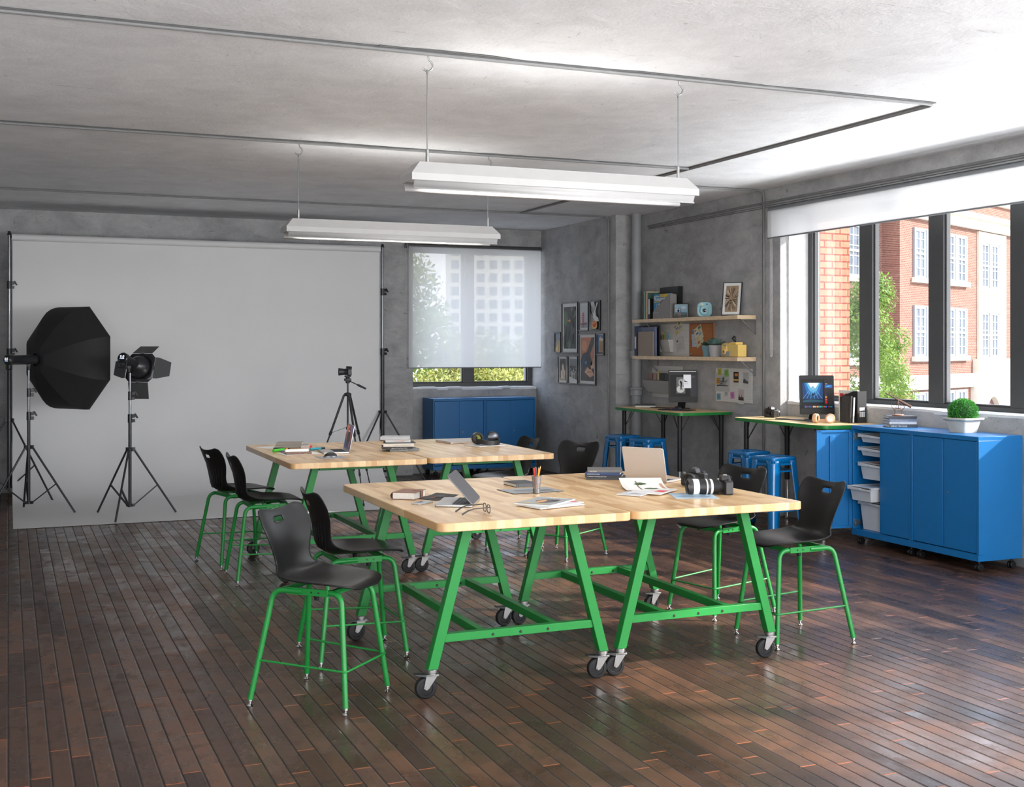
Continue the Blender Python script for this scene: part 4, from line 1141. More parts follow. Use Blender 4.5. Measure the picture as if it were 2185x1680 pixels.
short_lens = [([(0.030, 0.0), (0.033, 0.004), (0.033, 0.014)], M_CAMB), (ribbed(0.035, 0.014, 0.045, 12), M_CAMG), ([(0.034, 0.045), (0.037, 0.050), (0.037, 0.075), (0.036, 0.078)], M_CAMB)]

# camera on a tripod before the backdrop
t = thing('camera_tripod', 'slim dark camera tripod standing on the backdrop paper', 'tripod', (3.545, 13.20, 0))
mb = MB(); mb.cyl((0, 0, 0.86), (0, 0, 1.36), 0.011, n=12); mb.cyl((0, 0, 0.835), (0, 0, 0.865), 0.02, n=12); mb.build('centre_column', M_DMETAL, t)
mb = MB(); mb.lathe([(0.038, 1.215), (0.042, 1.225), (0.042, 1.245), (0.02, 1.255)], 16); mb.build('spider', M_BLACK, t)
for k in range(3):
    a = R(157 + 120 * k); c, s = math.cos(a), math.sin(a); rad = 0.47
    p0 = Vector((c * 0.04, s * 0.04, 1.23)); p1 = Vector((c * rad, s * rad, 0.02)); kn = p0.lerp(p1, 0.36); kn2 = p0.lerp(p1, 0.72)
    mb = MB(); mb.tube([p0, kn], 0.013, 10); lg = mb.build('leg', M_DMETAL, t)
    q = MB(); q.tube([kn, kn2], 0.0095, 8); q.build('middle_tube', M_DMETAL, lg)
    q = MB(); q.tube([kn2, p1], 0.0065, 8); q.build('lower_tube', M_DMETAL, lg)
    d = (p1 - p0).normalized()
    q = MB(); q.tube([kn - d * 0.025, kn + d * 0.025], 0.017, 8); q.build('leg_lock', M_BLACK, lg)
    q = MB(); q.tube([kn2 - d * 0.02, kn2 + d * 0.02], 0.013, 8); q.build('leg_lock', M_BLACK, lg)
    q = MB(); q.tube([p1 - d * 0.03, p1], 0.011, 8); q.build('rubber_foot', M_RUBBER, lg)
    q = MB(); q.bar((c * 0.015, s * 0.015, 0.86), kn, 0.010, 0.004); q.build('spreader_arm', M_DMETAL, t)
mb = MB(); mb.cyl((0, 0, 1.36), (0, 0, 1.43), 0.024, n=14); mb.box(-0.036, 0.036, -0.03, 0.03, 1.385, 1.415); mb.box(-0.032, 0.032, -0.028, 0.028, 1.43, 1.448); mb.build('pan_head', M_BLACK, t, bevel=0.004)
mb = MB(); mb.tube([(0.02, -0.01, 1.385), (0.10, -0.03, 1.345)], 0.006, 8); mb.tube([(0.10, -0.03, 1.345), (0.115, -0.034, 1.338), (0.19, -0.052, 1.300), (0.20, -0.055, 1.296)], [0.008, 0.014, 0.012, 0.008], 10); mb.build('pan_handle', M_BLACK, t)
dslr('black camera mounted on the tripod, lens pointing left', (3.55, 13.20, 1.449), R(172), std_lens[:2] + [([(0.036, 0.042), (0.038, 0.05), (0.040, 0.075), (0.043, 0.10)], M_CAMB)])
# ---------------------------------------------------------------- flat pictures, prints and screens
_cc = {}
def K(r, g, b, rough=0.55):
    k = (r, g, b, rough)
    if k not in _cc: _cc[k] = mat('print_%02x%02x%02x' % (r, g, b), srgb(r, g, b), rough, var=0.03, vs_=40)
    return _cc[k]
def E_(r, g, b, s=0.8):
    k = ('e', r, g, b, s)
    if k not in _cc:
        c = srgb(r, g, b); _cc[k] = mat('screen_%02x%02x%02x' % (r, g, b), (0.006, 0.006, 0.006), 0.35, spec=0.12, var=0.0, emit=c, es=s)
    return _cc[k]
def art(name, parent, w_, h_, shapes, M=None, step=0.0004, base=None, x0=0.0, z0=0.0):
    """flat print in local x/z, facing -y; shapes: (material, polygon in 0..1 units)"""
    mb = MB(); mats = []
    for i, (m, pl) in enumerate(shapes):
        if m not in mats: mats.append(m)
        mb.poly([(x0 + u * w_, -step * i, z0 + v * h_) for u, v in pl], mats.index(m), M)
    return mb.build(name, mats, parent, smooth=False)
def rc(a, b, c, d): return [(a, b), (c, b), (c, d), (a, d)]
def blob(cx, cy_, rx, ry, n=10, seed=0, j=0.25):
    rd = random.Random(seed); return [(cx + rx * math.cos(2 * PI * k / n) * (1 - j * rd.random()), cy_ + ry * math.sin(2 * PI * k / n) * (1 - j * rd.random())) for k in range(n)]
def clipb(pl, a=0.0, b=0.0, c=1.0, d=1.0): return [(min(c, max(a, x)), min(d, max(b, y))) for x, y in pl]
M_PFRAME = mat('black_picture_frame', (0.02, 0.021, 0.023), 0.3, var=0.03)
WR = -PI / 2
def framed(label, x, yL, z0, w_, h_, mx, mz, shapes, ft=0.014, dep=0.022, rot=None, frame=M_PFRAME, group='framed pictures on the side wall', mat_col=K(214, 214, 212)):
    t = thing('framed_picture', label, 'picture', (x, yL, z0), WR, group)
    if rot: t.rotation_euler = rot
    mb = MB()
    mb.box(0, w_, -dep, 0, 0, ft); mb.box(0, w_, -dep, 0, h_ - ft, h_); mb.box(0, ft, -dep, 0, ft, h_ - ft); mb.box(w_ - ft, w_, -dep, 0, ft, h_ - ft)
    mb.box(ft, w_ - ft, -0.008, 0, ft, h_ - ft)
    mb.build('frame', frame, t, bevel=0.0015)
    q = MB(); q.poly([(ft, -0.0085, ft), (w_ - ft, -0.0085, ft), (w_ - ft, -0.0085, h_ - ft), (ft, -0.0085, h_ - ft)]); q.build('mat_board', mat_col, t, smooth=False)
    art('print', t, w_ - 2 * mx, h_ - 2 * mz, shapes, Matrix.Translation((mx, -0.0093, mz)))
    return t
full = rc(0, 0, 1, 1)
rd = random.Random(11)
# bird in a tree
S = [(K(34, 40, 30), full), (K(78, 96, 66), blob(0.15, 0.72, 0.2, 0.22, 12, 1)), (K(92, 110, 84), blob(0.85, 0.8, 0.2, 0.16, 12, 2)), (K(120, 128, 124), blob(0.75, 0.93, 0.2, 0.07, 9, 3)), (K(70, 92, 60), blob(0.45, 0.1, 0.18, 0.12, 11, 4)),
     (K(60, 74, 52), blob(0.1, 0.42, 0.1, 0.12, 9, 6)), (K(112, 116, 112), blob(0.78, 0.42, 0.12, 0.1, 9, 7))]
S += [(K(14, 13, 12), [(0, 0), (0.18, 0), (0.42, 0.45), (0.75, 1), (0.98, 1), (0.62, 0.55), (0.3, 0.2), (0.25, 0)]), (K(18, 17, 14), [(0.45, 0.5), (1, 0.72), (1, 0.78), (0.45, 0.58)]), (K(10, 10, 10), [(0, 0.3), (0.2, 0.42), (0.1, 0.1), (0, 0.05)]),
      (K(26, 26, 28), [(0.48, 0.62), (0.5, 0.68), (0.58, 0.72), (0.66, 0.7), (0.7, 0.62), (0.78, 0.5), (0.8, 0.3), (0.72, 0.12), (0.66, 0.14), (0.6, 0.32), (0.54, 0.5)]), (K(56, 58, 66), [(0.58, 0.52), (0.68, 0.56), (0.74, 0.4), (0.68, 0.28), (0.6, 0.4)]),
      (K(232, 168, 40), [(0.46, 0.67), (0.3, 0.7), (0.33, 0.675), (0.44, 0.645), (0.56, 0.65), (0.58, 0.7), (0.5, 0.71)]), (K(10, 10, 12), blob(0.57, 0.69, 0.03, 0.012, 8, 1, 0))]
S = [(m, clipb(p)) for m, p in S]
framed('tall framed photograph of a dark bird perched among branches', 7.099, 15.027, 1.689, 0.508, 0.694, 0.062, 0.060, S)
S = [(K(196, 200, 204), full), (K(150, 156, 162), rc(0, 0, 1, 0.14)), (K(120, 60, 64), [(0, 0.15), (0.25, 0.22), (0.5, 0.2), (0.8, 0.24), (1, 0.16), (1, 0.2), (0, 0.2)]), (K(104, 88, 92), blob(0.5, 0.17, 0.5, 0.05, 12, 3)),
     (K(178, 44, 50), rc(0.30, 0.02, 0.36, 0.66)), (K(178, 44, 50), rc(0.46, 0.02, 0.52, 0.66))] + [(K(178, 44, 50), rc(0.30, v, 0.52, v + 0.035)) for v in (0.62, 0.52, 0.42, 0.33, 0.25)] + [(K(196, 70, 72), [(0, 0.24), (0.33, 0.62), (0.33, 0.6), (0, 0.21)]), (K(196, 70, 72), [(0.49, 0.62), (1, 0.22), (1, 0.2), (0.49, 0.6)])]
framed('framed photograph of a red bridge tower against grey sky', 7.099, 14.488, 1.985, 0.292, 0.392, 0.040, 0.042, [(m, clipb(p)) for m, p in S])
S = [(K(40, 40, 42), full)]
for k in range(17):
    u = k / 16; S.append((K(205, 205, 205), clipb([(u * 0.5 - 0.05, 1), (u * 0.5 - 0.02, 1), (0.35 + u * 0.5, 0.45 - u * 0.1), (0.37 + u * 0.5, 0.43 - u * 0.1)])))
    S.append((K(190, 190, 190), clipb([(0, 0.62 - u * 0.6), (0, 0.60 - u * 0.6), (0.5, 0.34 - u * 0.3), (0.5, 0.355 - u * 0.3)])))
S += [(K(226, 226, 222), [(0.1, 0.82), (0.32, 0.62), (0.4, 0.42), (0.66, 0.28), (0.98, 0.30), (0.92, 0.42), (0.68, 0.5), (0.6, 0.66), (0.5, 0.7), (0.42, 0.58)]), (K(226, 226, 222), [(0.6, 0.62), (0.86, 0.95), (0.78, 0.97), (0.52, 0.66)]),
      (K(232, 186, 64), blob(0.55, 0.17, 0.27, 0.16, 20, 1, 0)), (K(206, 42, 32), blob(0.54, 0.20, 0.21, 0.115, 20, 1, 0)), (K(240, 200, 90), [(0.36, 0.23), (0.7, 0.29), (0.7, 0.26), (0.36, 0.2)]), (K(20, 20, 20), [(0.5, 0.03), (0.6, 0.03), (0.95, 0.0), (0.2, 0.0)])]
framed('framed picture of a red and yellow egg shape before zebra stripes', 7.099, 14.166, 1.985, 0.307, 0.396, 0.014, 0.014, S)
S = [(K(128, 140, 152), full), (K(158, 164, 166), rc(0, 0.2, 1, 0.5)), (K(206, 178, 122), [(0, 0), (1, 0), (1, 0.4), (0.78, 0.6), (0.62, 0.66), (0.42, 0.6), (0.36, 0.42), (0.1, 0.22), (0, 0.2)]), (K(164, 128, 84), [(0.52, 0.1), (0.6, 0.1), (0.68, 0.55), (0.55, 0.6)]), (K(232, 212, 168), [(0.1, 0.05), (0.4, 0.12), (0.5, 0.3), (0.2, 0.2)])]
framed('small framed photograph of sandstone under a pale sky, leftmost on the side wall', 7.099, 15.264, 1.690, 0.204, 0.288, 0.014, 0.014, S)
S = [(K(62, 112, 172), full), (K(196, 170, 130), [(0.2, 0), (1, 0), (1, 0.8), (0.6, 0.86), (0.55, 0.94), (0.35, 0.88), (0.35, 0.74), (0.2, 0.72)]), (K(226, 210, 176), [(0.25, 0.72), (1, 0.68), (1, 0.8), (0.3, 0.86)])] + [(K(150, 118, 80), rc(0.34 + 0.13 * k, 0.1, 0.39 + 0.13 * k, 0.68)) for k in range(5)] + [(K(60, 54, 50), [(0, 0), (1, 0), (1, 0.08), (0.1, 0.1)])]
framed('small framed photograph of a columned ruin under blue sky, rightmost on the side wall', 7.099, 13.961, 1.664, 0.212, 0.285, 0.022, 0.022, S)
S = [(K(30, 24, 22), full), (K(92, 66, 46), [(0, 0.8), (0, 1), (0.35, 1), (0.12, 0.86)]), (K(92, 66, 46), [(1, 0.8), (1, 1), (0.8, 1), (0.9, 0.9)]), (K(206, 184, 156), [(0.2, 0.12), (0.8, 0.12), (0.85, 0.42), (0.7, 0.52), (0.62, 0.72), (0.5, 0.78), (0.38, 0.66), (0.42, 0.5), (0.2, 0.44)]), (K(142, 112, 88), [(0.34, 0.2), (0.42, 0.2), (0.46, 0.5), (0.38, 0.5)]), (K(142, 112, 88), [(0.58, 0.14), (0.66, 0.14), (0.66, 0.4), (0.58, 0.44)]), (K(184, 160, 136), [(0.05, 0), (0.95, 0), (0.9, 0.12), (0.12, 0.12)]), (K(110, 90, 76), rc(0.06, 0.04, 0.94, 0.06))]
framed('framed photograph of pale statues in a dark niche', 7.099, 15.153, 1.266, 0.305, 0.384, 0.048, 0.040, S)
S = [(K(118, 120, 122), full), (K(26, 27, 28), rc(0, 0, 1, 0.66)), (K(34, 34, 36), [(0, 0.66), (0.3, 0.7), (1, 0.67), (1, 0.6), (0, 0.6)]), (K(210, 210, 208), [(0, 0), (1, 0), (1, 0.06), (0.4, 0.12), (0, 0.2)])] + [(K(188, 188, 184), clipb(blob(0.1 + rd.random() * 0.85, 0.3 + rd.random() * 0.28, 0.05, 0.05, 7, k))) for k in range(12)] + [(K(206, 206, 202), rc(x, 0.08, x + 0.07, 0.42)) for x in (0.28, 0.42, 0.66, 0.82)]
framed('framed black and white photograph of figures and foliage', 7.099, 14.827, 1.266, 0.308, 0.389, 0.044, 0.044, S)
S = [(K(188, 118, 84), full), (K(214, 146, 106), blob(0.25, 0.8, 0.25, 0.15, 12, 3)), (K(42, 36, 34), [(0.82, 1), (1, 1), (0.98, 0.86), (0.7, 0.62), (0.95, 0.3), (1, 0), (0, 0), (0, 0.45), (0.14, 0.62), (0.45, 0.66)]), (K(36, 56, 88), [(0.2, 0.56), (0.42, 0.66), (0.6, 0.58), (0.5, 0.4), (0.3, 0.34), (0.12, 0.42)]), (K(20, 24, 32), blob(0.52, 0.46, 0.22, 0.12, 14, 5)), (K(84, 122, 160), blob(0.4, 0.42, 0.1, 0.05, 10, 6)), (K(50, 88, 132), [(0.02, 0.2), (0.08, 0.2), (0.16, 0.36), (0.3, 0.52), (0.26, 0.54), (0.1, 0.4)]),
     (K(28, 60, 96), rc(0.72, 0.26, 0.96, 0.38)), (K(206, 158, 128), [(0.3, 0.2), (0.5, 0.32), (0.7, 0.27), (1, 0.3), (1, 0.52), (0.9, 0.5), (0.86, 0.38), (0.7, 0.34), (1, 0.14), (0.9, 0.12), (0.72, 0.08), (0.5, 0.14)]), (K(176, 126, 98), [(0.44, 0.16), (0.7, 0.2), (0.96, 0.2), (0.9, 0.22), (0.6, 0.24)])]
framed('tall framed photograph of hands holding a blue camera over orange ground', 7.099, 14.488, 1.270, 0.502, 0.680, 0.050, 0.050, [(m, clipb(p)) for m, p in S])

# ---------------------------------------------------------------- wall shelves
def shelf(label, zt):
    t = thing('wall_shelf', label, 'shelf', (7.32, 12.03, zt), 0, 'oak shelves above the desk')
    mb = MB(); mb.box(-0.12, 0.118, -1.17, 1.17, -0.042, 0); mb.build('board', M_SHELF, t, bevel=0.002)
    for y in (-1.155, 0.94):
        mb = MB(); mb.bar((0.118, y, -0.042), (0.118, y, -0.20), 0.022, 0.006, up=(0, 1, 0)); mb.box(0.112, 0.118, y - 0.011, y + 0.011, -0.205, -0.042)
        mb.box(-0.08, 0.118, y - 0.011, y + 0.011, -0.048, -0.042); mb.bar((0.114, y, -0.195), (-0.06, y, -0.048), 0.010, 0.010)
        mb.build('bracket', M_GMETAL, t)
    return t
shelf('upper oak wall shelf on grey brackets', 2.113)
shelf('lower oak wall shelf on grey brackets', 1.661)
UZ, LZ = 2.1135, 1.6615
def upright(name, label, cat, y, x0, thick, depth, h, m, z=UZ, group=None, pages=None, tilt=0.0):
    """book, folder or magazine standing with its spine to the room: thick along y, depth along x"""
    t = thing(name, label, cat, (x0, y, z), tilt, group)
    mb = MB(); mb.box(0, depth, -thick / 2, thick / 2, 0, h); mb.build('cover', m, t, bevel=0.001)
    return t
gU = 'magazines standing on the upper shelf'
for y, th, h, c, lab in ((12.957, 0.028, 0.345, K(120, 168, 158), 'pale green magazine standing at the left end of the upper shelf'), (12.925, 0.022, 0.34, K(188, 70, 66), 'red-spined magazine standing second from the left on the upper shelf'),
                         (12.896, 0.030, 0.342, K(206, 190, 150), 'cream magazine standing third from the left on the upper shelf'), (12.868, 0.016, 0.325, K(74, 104, 96), 'dark green magazine standing fourth from the left on the upper shelf')):
    upright('magazine', lab, 'magazine', y, 7.235, th, 0.19, h, c, group=gU)
t = upright('box_file', 'black box file with a white spine label, standing behind the magazine holder', 'file', 12.60, 7.375, 0.44, 0.06, 0.385, M_BLACK)
t = thing('ring_binder', 'dark binder with a white label between magazines and the holder on the upper shelf', 'binder', (7.235, 12.838, UZ))
mb = MB(); mb.box(0, 0.12, -0.02, 0.02, 0, 0.25); mb.build('cover', M_BLACK, t, bevel=0.001)
mb = MB(); mb.poly([(-0.0006, -0.018, 0.06), (-0.0006, 0.018, 0.06), (-0.0006, 0.018, 0.245), (-0.0006, -0.018, 0.245)]); mb.build('spine_label', M_PAPERW, t, smooth=False)
# grey magazine holder with cut corner, filled with magazines
t = thing('magazine_holder', 'grey magazine holder with a slanted cut corner on the upper shelf', 'magazine holder', (7.22, 12.51, UZ))
mb = MB(); hh = 0.283
for x_ in (0.0, 0.084):
    P_ = [(0.205, 0.0), (-0.205, 0.0), (-0.205, hh), (-0.16, hh), (0.205, 0.085)]
    mb.add([(x_, y, z) for y, z in P_] + [(x_ + 0.003, y, z) for y, z in P_], [(0, 1, 2, 3, 4), (9, 8, 7, 6, 5)] + [(i, (i + 1) % 5, 5 + (i + 1) % 5, 5 + i) for i in range(5)])
mb.box(0.003, 0.084, -0.205, 0.205, 0, 0.003); mb.box(0.003, 0.084, -0.205, -0.202, 0.003, hh)
mb.build('sleeve', mat('grey_board', srgb(140, 136, 134), 0.6, var=0.02), t, smooth=False)
mb = MB(); mb.box(0.0, 0.087, 0.2025, 0.2055, 0, 0.085); mb.build('front_lip', M_PAPERW, t, smooth=False)
cols = [K(30, 132, 176), K(150, 176, 196), K(196, 150, 140), K(120, 150, 120), K(214, 172, 172)]
for i, c in enumerate(cols):
    g = thing('magazine', ('blue photography magazine with yellow bands, front one in the grey holder', 'pale blue magazine behind the blue one in the holder', 'reddish magazine in the middle of the grey holder', 'green magazine fourth from the front in the holder', 'pink magazine at the rear of the grey holder')[i], 'magazine', (7.2245 + i * 0.0155, 12.51, UZ + 0.004), 0, 'magazines in the grey holder')
    mb = MB(); mb.box(0, 0.012, -0.195, 0.198, 0, 0.292 - i * 0.002); mb.build('cover', c, g, bevel=0.0008)
    if i == 0:
        gM = Matrix.Translation((-0.0006, 0.198, 0)) @ Matrix.Rotation(WR, 4, 'Z')
        art('cover_print', g, 0.393, 0.292, [(K(206, 176, 36), rc(0.40, 0.86, 0.98, 0.99)), (K(52, 160, 130), blob(0.46, 0.92, 0.03, 0.04)), (K(206, 70, 50), blob(0.55, 0.95, 0.03, 0.03)), (K(206, 176, 36), rc(0.02, 0.66, 0.46, 0.70)), (K(92, 48, 74), [(0.42, 0.66), (0.6, 0.78), (0.66, 0.66), (0.5, 0.48), (0.4, 0.5)]), (K(170, 196, 206), rc(0.2, 0.42, 0.4, 0.6)), (K(60, 50, 50), rc(0.24, 0.44, 0.3, 0.58))] + [(K(130, 190, 214), rc(0.05, v, 0.34, v + 0.012)) for v in (0.36, 0.32, 0.28, 0.24)], gM)
        text('outdoor', 0.040, M_PAPERW, g, (-0.0012, 0.188, 0.253), (PI / 2, 0, WR), 'title', ext=0.0002)
        text('Photography', 0.058, M_PAPERW, g, (-0.0012, 0.190, 0.212), (PI / 2, 0, WR), 'title', bold=0.0008, ext=0.0002)
# small framed hikers photo
t = framed('small framed photograph of two hikers on the upper shelf', 7.235, 12.242, UZ, 0.172, 0.168, 0.012, 0.010, [(K(150, 186, 204), full), (K(202, 214, 220), blob(0.7, 0.75, 0.25, 0.12, 10, 3)), (K(196, 206, 212), blob(0.25, 0.6, 0.2, 0.08, 10, 4)), (K(88, 112, 124), [(0, 0), (1, 0), (1, 0.36), (0.6, 0.4), (0, 0.38)]), (K(70, 84, 84), [(0, 0), (1, 0), (1, 0.16), (0, 0.2)]), (K(34, 36, 42), blob(0.28, 0.5, 0.085, 0.13, 10, 1, 0.1)), (K(34, 32, 34), blob(0.33, 0.70, 0.03, 0.045, 8, 1, 0)), (K(190, 130, 104), rc(0.28, 0.08, 0.31, 0.36)), (K(190, 130, 104), rc(0.34, 0.08, 0.37, 0.36)), (K(90, 110, 160), blob(0.47, 0.48, 0.05, 0.12, 8, 2, 0.1)), (K(60, 44, 40), blob(0.44, 0.66, 0.03, 0.04, 8, 1, 0)), (K(190, 130, 104), rc(0.44, 0.06, 0.47, 0.36)), (K(190, 130, 104), [(0.5, 0.56), (0.62, 0.62), (0.62, 0.6), (0.5, 0.53)])], ft=0.008, dep=0.014, group=None, rot=(0, 0, R(-42)))
# lion picture leaning back against the wall
lion = [(K(206, 202, 196), full), (K(150, 128, 104), rc(0.0, 0.0, 1, 1))]
for k in range(90):
    a = 2 * PI * k / 90 + rd.random() * 0.05; r0, r1 = 0.18 + rd.random() * 0.05, 0.42 + rd.random() * 0.22
    c = K(*rd.choice([(96, 78, 60), (176, 152, 124), (206, 186, 160), (70, 56, 44)])); w_ = 0.018
    lion.append((c, clipb([(0.5 + r0 * math.cos(a), 0.5 + 0.8 * r0 * math.sin(a)), (0.5 + r1 * math.cos(a + 0.04), 0.5 + 0.8 * r1 * math.sin(a + 0.04)), (0.5 + r1 * math.cos(a + 0.09), 0.5 + 0.8 * r1 * math.sin(a + 0.09)), (0.5 + r0 * math.cos(a + 0.09), 0.5 + 0.8 * r0 * math.sin(a + 0.09))])))
lion += [(K(150, 122, 94), [(0.34, 0.62), (0.66, 0.62), (0.6, 0.42), (0.56, 0.34), (0.44, 0.34), (0.4, 0.42)]), (K(54, 50, 48), blob(0.5, 0.40, 0.07, 0.035, 8, 2, 0)), (K(40, 34, 30), blob(0.4, 0.57, 0.035, 0.015, 8, 1, 0)), (K(40, 34, 30), blob(0.6, 0.57, 0.035, 0.015, 8, 1, 0)), (K(90, 72, 58), [(0.42, 0.34), (0.58, 0.34), (0.55, 0.26), (0.45, 0.26)])]
t = framed('framed drawing of a lion face leaning at the right of the upper shelf', 7.235, 11.225, UZ + 0.002, 0.212, 0.378, 0.036, 0.040, lion, ft=0.008, dep=0.014, group=None)
t.rotation_euler = Euler((R(-13.5), 0, R(-50)), 'XYZ')
t.rotation_mode = 'XYZ'
# light blue instant camera
M_IB = mat('pale_blue_plastic', srgb(150, 196, 206), 0.35, var=0.02)
t = thing('instant_camera', 'rounded pale blue instant camera on the upper shelf', 'camera', (7.275, 11.63, UZ), R(-40))
mb = MB(); mb.prism([(x, z + 0.082) for x, z in rrect(0.172, 0.168, 0.055, 8)], -0.03, 0.03, 0, Matrix(((1, 0, 0, 0), (0, 0, -1, 0), (0, 1, 0, 0), (0, 0, 0, 1)))); mb.build('body', M_IB, t, bevel=0.012, seg=3)
My = Matrix.Translation((0.005, -0.028, 0.072)) @ Matrix.Rotation(PI / 2, 4, 'X')
mb = MB(); mb.lathe([(0.062, 0), (0.062, 0.010), (0.050, 0.013), (0.050, 0.030), (0.046, 0.034), (0.030, 0.033), (0.026, 0.028)], 28, M=My); ln = mb.build('lens_barrel', M_IB, t)
mb = MB(); mb.lathe([(0.020, 0.0335), (0.018, 0.0345)], 20, M=My); mb.build('lens', M_LENSG, ln)
mb = MB(); mb.box(-0.035, -0.012, -0.034, -0.028, 0.128, 0.150); mb.build('flash', K(226, 216, 170), t, bevel=0.002)
mb = MB(); mb.box(0.020, 0.034, -0.033, -0.028, 0.134, 0.148); mb.build('viewfinder', M_BLACK, t, bevel=0.002)
text('instax', 0.026, K(60, 96, 112), t, (-0.078, -0.0305, 0.112), (PI / 2, 0, 0), ext=0.0002)

# lower shelf
gL = 'folders and notebooks on the lower shelf'
t = upright('ring_binder', 'dark blue binder with a white label at the left end of the lower shelf', 'binder', 13.165, 7.225, 0.05, 0.19, 0.37, K(50, 58, 88), LZ, gL)
mb = MB(); mb.poly([(-0.0006, -0.018, 0.09), (-0.0006, 0.018, 0.09), (-0.0006, 0.018, 0.24), (-0.0006, -0.018, 0.24)]); mb.build('spine_label', M_PAPERW, t, smooth=False)
t = thing('folder', 'black folder standing behind the blue folder on the lower shelf', 'folder', (7.315, 12.93, LZ), 0, gL); mb = MB(); mb.box(0, 0.02, -0.19, 0.19, 0, 0.375); mb.build('cover', M_BLACK, t)
t = thing('folder', 'slate blue folder behind the spiral notebook on the lower shelf', 'folder', (7.255, 12.94, LZ), 0, gL); mb = MB(); mb.box(0, 0.035, -0.20, 0.20, 0, 0.355); mb.build('cover', K(96, 106, 134), t, bevel=0.001)
mb = MB(); mb.box(-0.002, 0.03, 0.200, 0.212, 0, 0.352); mb.build('spine', K(120, 168, 206), t)
t = thing('spiral_notebook', 'brown kraft spiral notebook in front on the lower shelf', 'notebook', (7.225, 12.915, LZ), 0, gL); mb = MB(); mb.box(0, 0.018, -0.185, 0.185, 0, 0.30); mb.build('cover', K(146, 130, 114), t, bevel=0.001)
mb = MB()
for k in range(26): mb.tube(arc((0.009, 0.186, 0.01 + k * 0.0112), 0.009, 0, 330, 8, 'xy'), 0.0012, 5)
mb.build('spiral_wire', M_STEEL, t)
# peg boards, dotted procedurally
def pegmat():
    m, nt, b, out = newmat('white_pegboard'); q = NB(nt)
    tc = q.n('ShaderNodeTexCoord').outputs['Object']; sp_ = q.n('ShaderNodeSeparateXYZ'); q.l(tc, sp_.inputs[0])
    fx = q.math('SUBTRACT', q.math('FRACT', q.math('DIVIDE', sp_.outputs[0], 0.022)), 0.5); fz = q.math('SUBTRACT', q.math('FRACT', q.math('DIVIDE', sp_.outputs[2], 0.0165)), 0.5)
    d = q.math('ADD', q.math('MULTIPLY', fx, fx), q.math('MULTIPLY', fz, fz))
    f = q.math('LESS_THAN', d, 0.022)
    q.l(q.mix(f, srgb(216, 215, 212), srgb(130, 130, 128)), b.inputs['Base Color']); b.inputs['Roughness'].default_value = 0.5
    return m
M_PEG = pegmat()
def board(name, label, cat, yL, zb, w_, h_, m, x=7.439, dep=0.012, group=None):
    t = thing(name, label, cat, (x, yL, zb), WR, group); mb = MB(); mb.box(0, w_, -dep, 0, 0, h_); mb.build('panel', m, t, bevel=0.001); return t
t = board('pegboard', 'white pegboard with a pen pocket standing on the lower shelf', 'board', 12.92, LZ, 0.706, 0.385, M_PEG, group='white pegboards')
M_GWH = mat('pale_grey_plastic', srgb(196, 194, 190), 0.5, var=0.02)
for (x0_, x1_) in ((-0.075, 0.095), (0.105, 0.335)):
    mb = MB(); mb.hexa([(x0_ + 0.07, -0.055, 0.05), (x1_, -0.055, 0.05), (x1_, -0.012, 0.05), (x0_ + 0.07, -0.012, 0.05)], [(x0_, -0.085, 0.20), (x1_, -0.085, 0.20), (x1_, -0.012, 0.20), (x0_, -0.012, 0.20)]); mb.build('pocket', M_GWH, t, bevel=0.002)
peg_origin = Vector((7.439, 12.92, LZ))
def pegloc(u, v, d): return (7.439 - d, 12.92 - u, LZ + v)
M_PWOOD = K(222, 180, 130)
def pencil(label, loc, rot, m, L_=0.17, r=0.0038, group=None, name='pencil', tip=True, cat='pencil'):
    t = thing(name, label, cat, loc, 0, group, rot=rot)
    mb = MB(); mb.cyl((0, 0, 0), (0, 0, L_ - (0.018 if tip else 0)), r, n=6 if tip else 10); mb.build('barrel', m, t)
    if tip:
        mb = MB(); mb.cyl((0, 0, L_ - 0.018), (0, 0, L_ - 0.004), r, r * 0.35, 6); mb.build('sharpened_tip', M_PWOOD, t)
        mb = MB(); mb.cyl((0, 0, L_ - 0.004), (0, 0, L_), r * 0.35, 0.0003, 6); mb.build('lead', M_BLACK, t)
    return t
gP = 'pencils and pens in the pegboard pocket'
for i, (u, c, nm, L_, ln) in enumerate(((-0.045, (126, 140, 146), 'grey', 0.21, -12), (-0.02, (96, 100, 104), 'dark grey', 0.19, -8), (0.012, (150, 128, 120), 'pale brown', 0.205, -6), (0.125, (34, 36, 96), 'navy', 0.21, -8), (0.15, (44, 44, 120), 'blue', 0.19, -6), (0.175, (222, 190, 110), 'yellow', 0.22, -4),
                                       (0.195, (30, 30, 30), 'black', 0.20, -8), (0.215, (226, 120, 60), 'orange', 0.21, -5), (0.235, (84, 160, 60), 'green', 0.20, -8), (0.30, (30, 130, 150), 'teal', 0.23, 0))):
    pencil(nm + ' pencil in the pegboard pocket on the lower shelf', pegloc(u, 0.085, 0.045), (0, 0, 0) if False else (R(ln), R(-6), 0), K(*c), L_, 0.0055, gP)
def flyer(label, yL, zc, w_, h_, rot, shapes, x, group=None, name='flyer', cat='flyer', m0=K(206, 204, 198)):
    t = thing(name, label, cat, (x, yL, zc), WR, group); t.rotation_euler = (0, rot, WR)
    mb = MB(); mb.box(0, w_, -0.0008, 0, 0, h_); mb.build('sheet', m0, t, smooth=False)
    art('print', t, w_, h_, shapes, Matrix.Translation((0, -0.0012, 0)), step=0.0003)
    return t
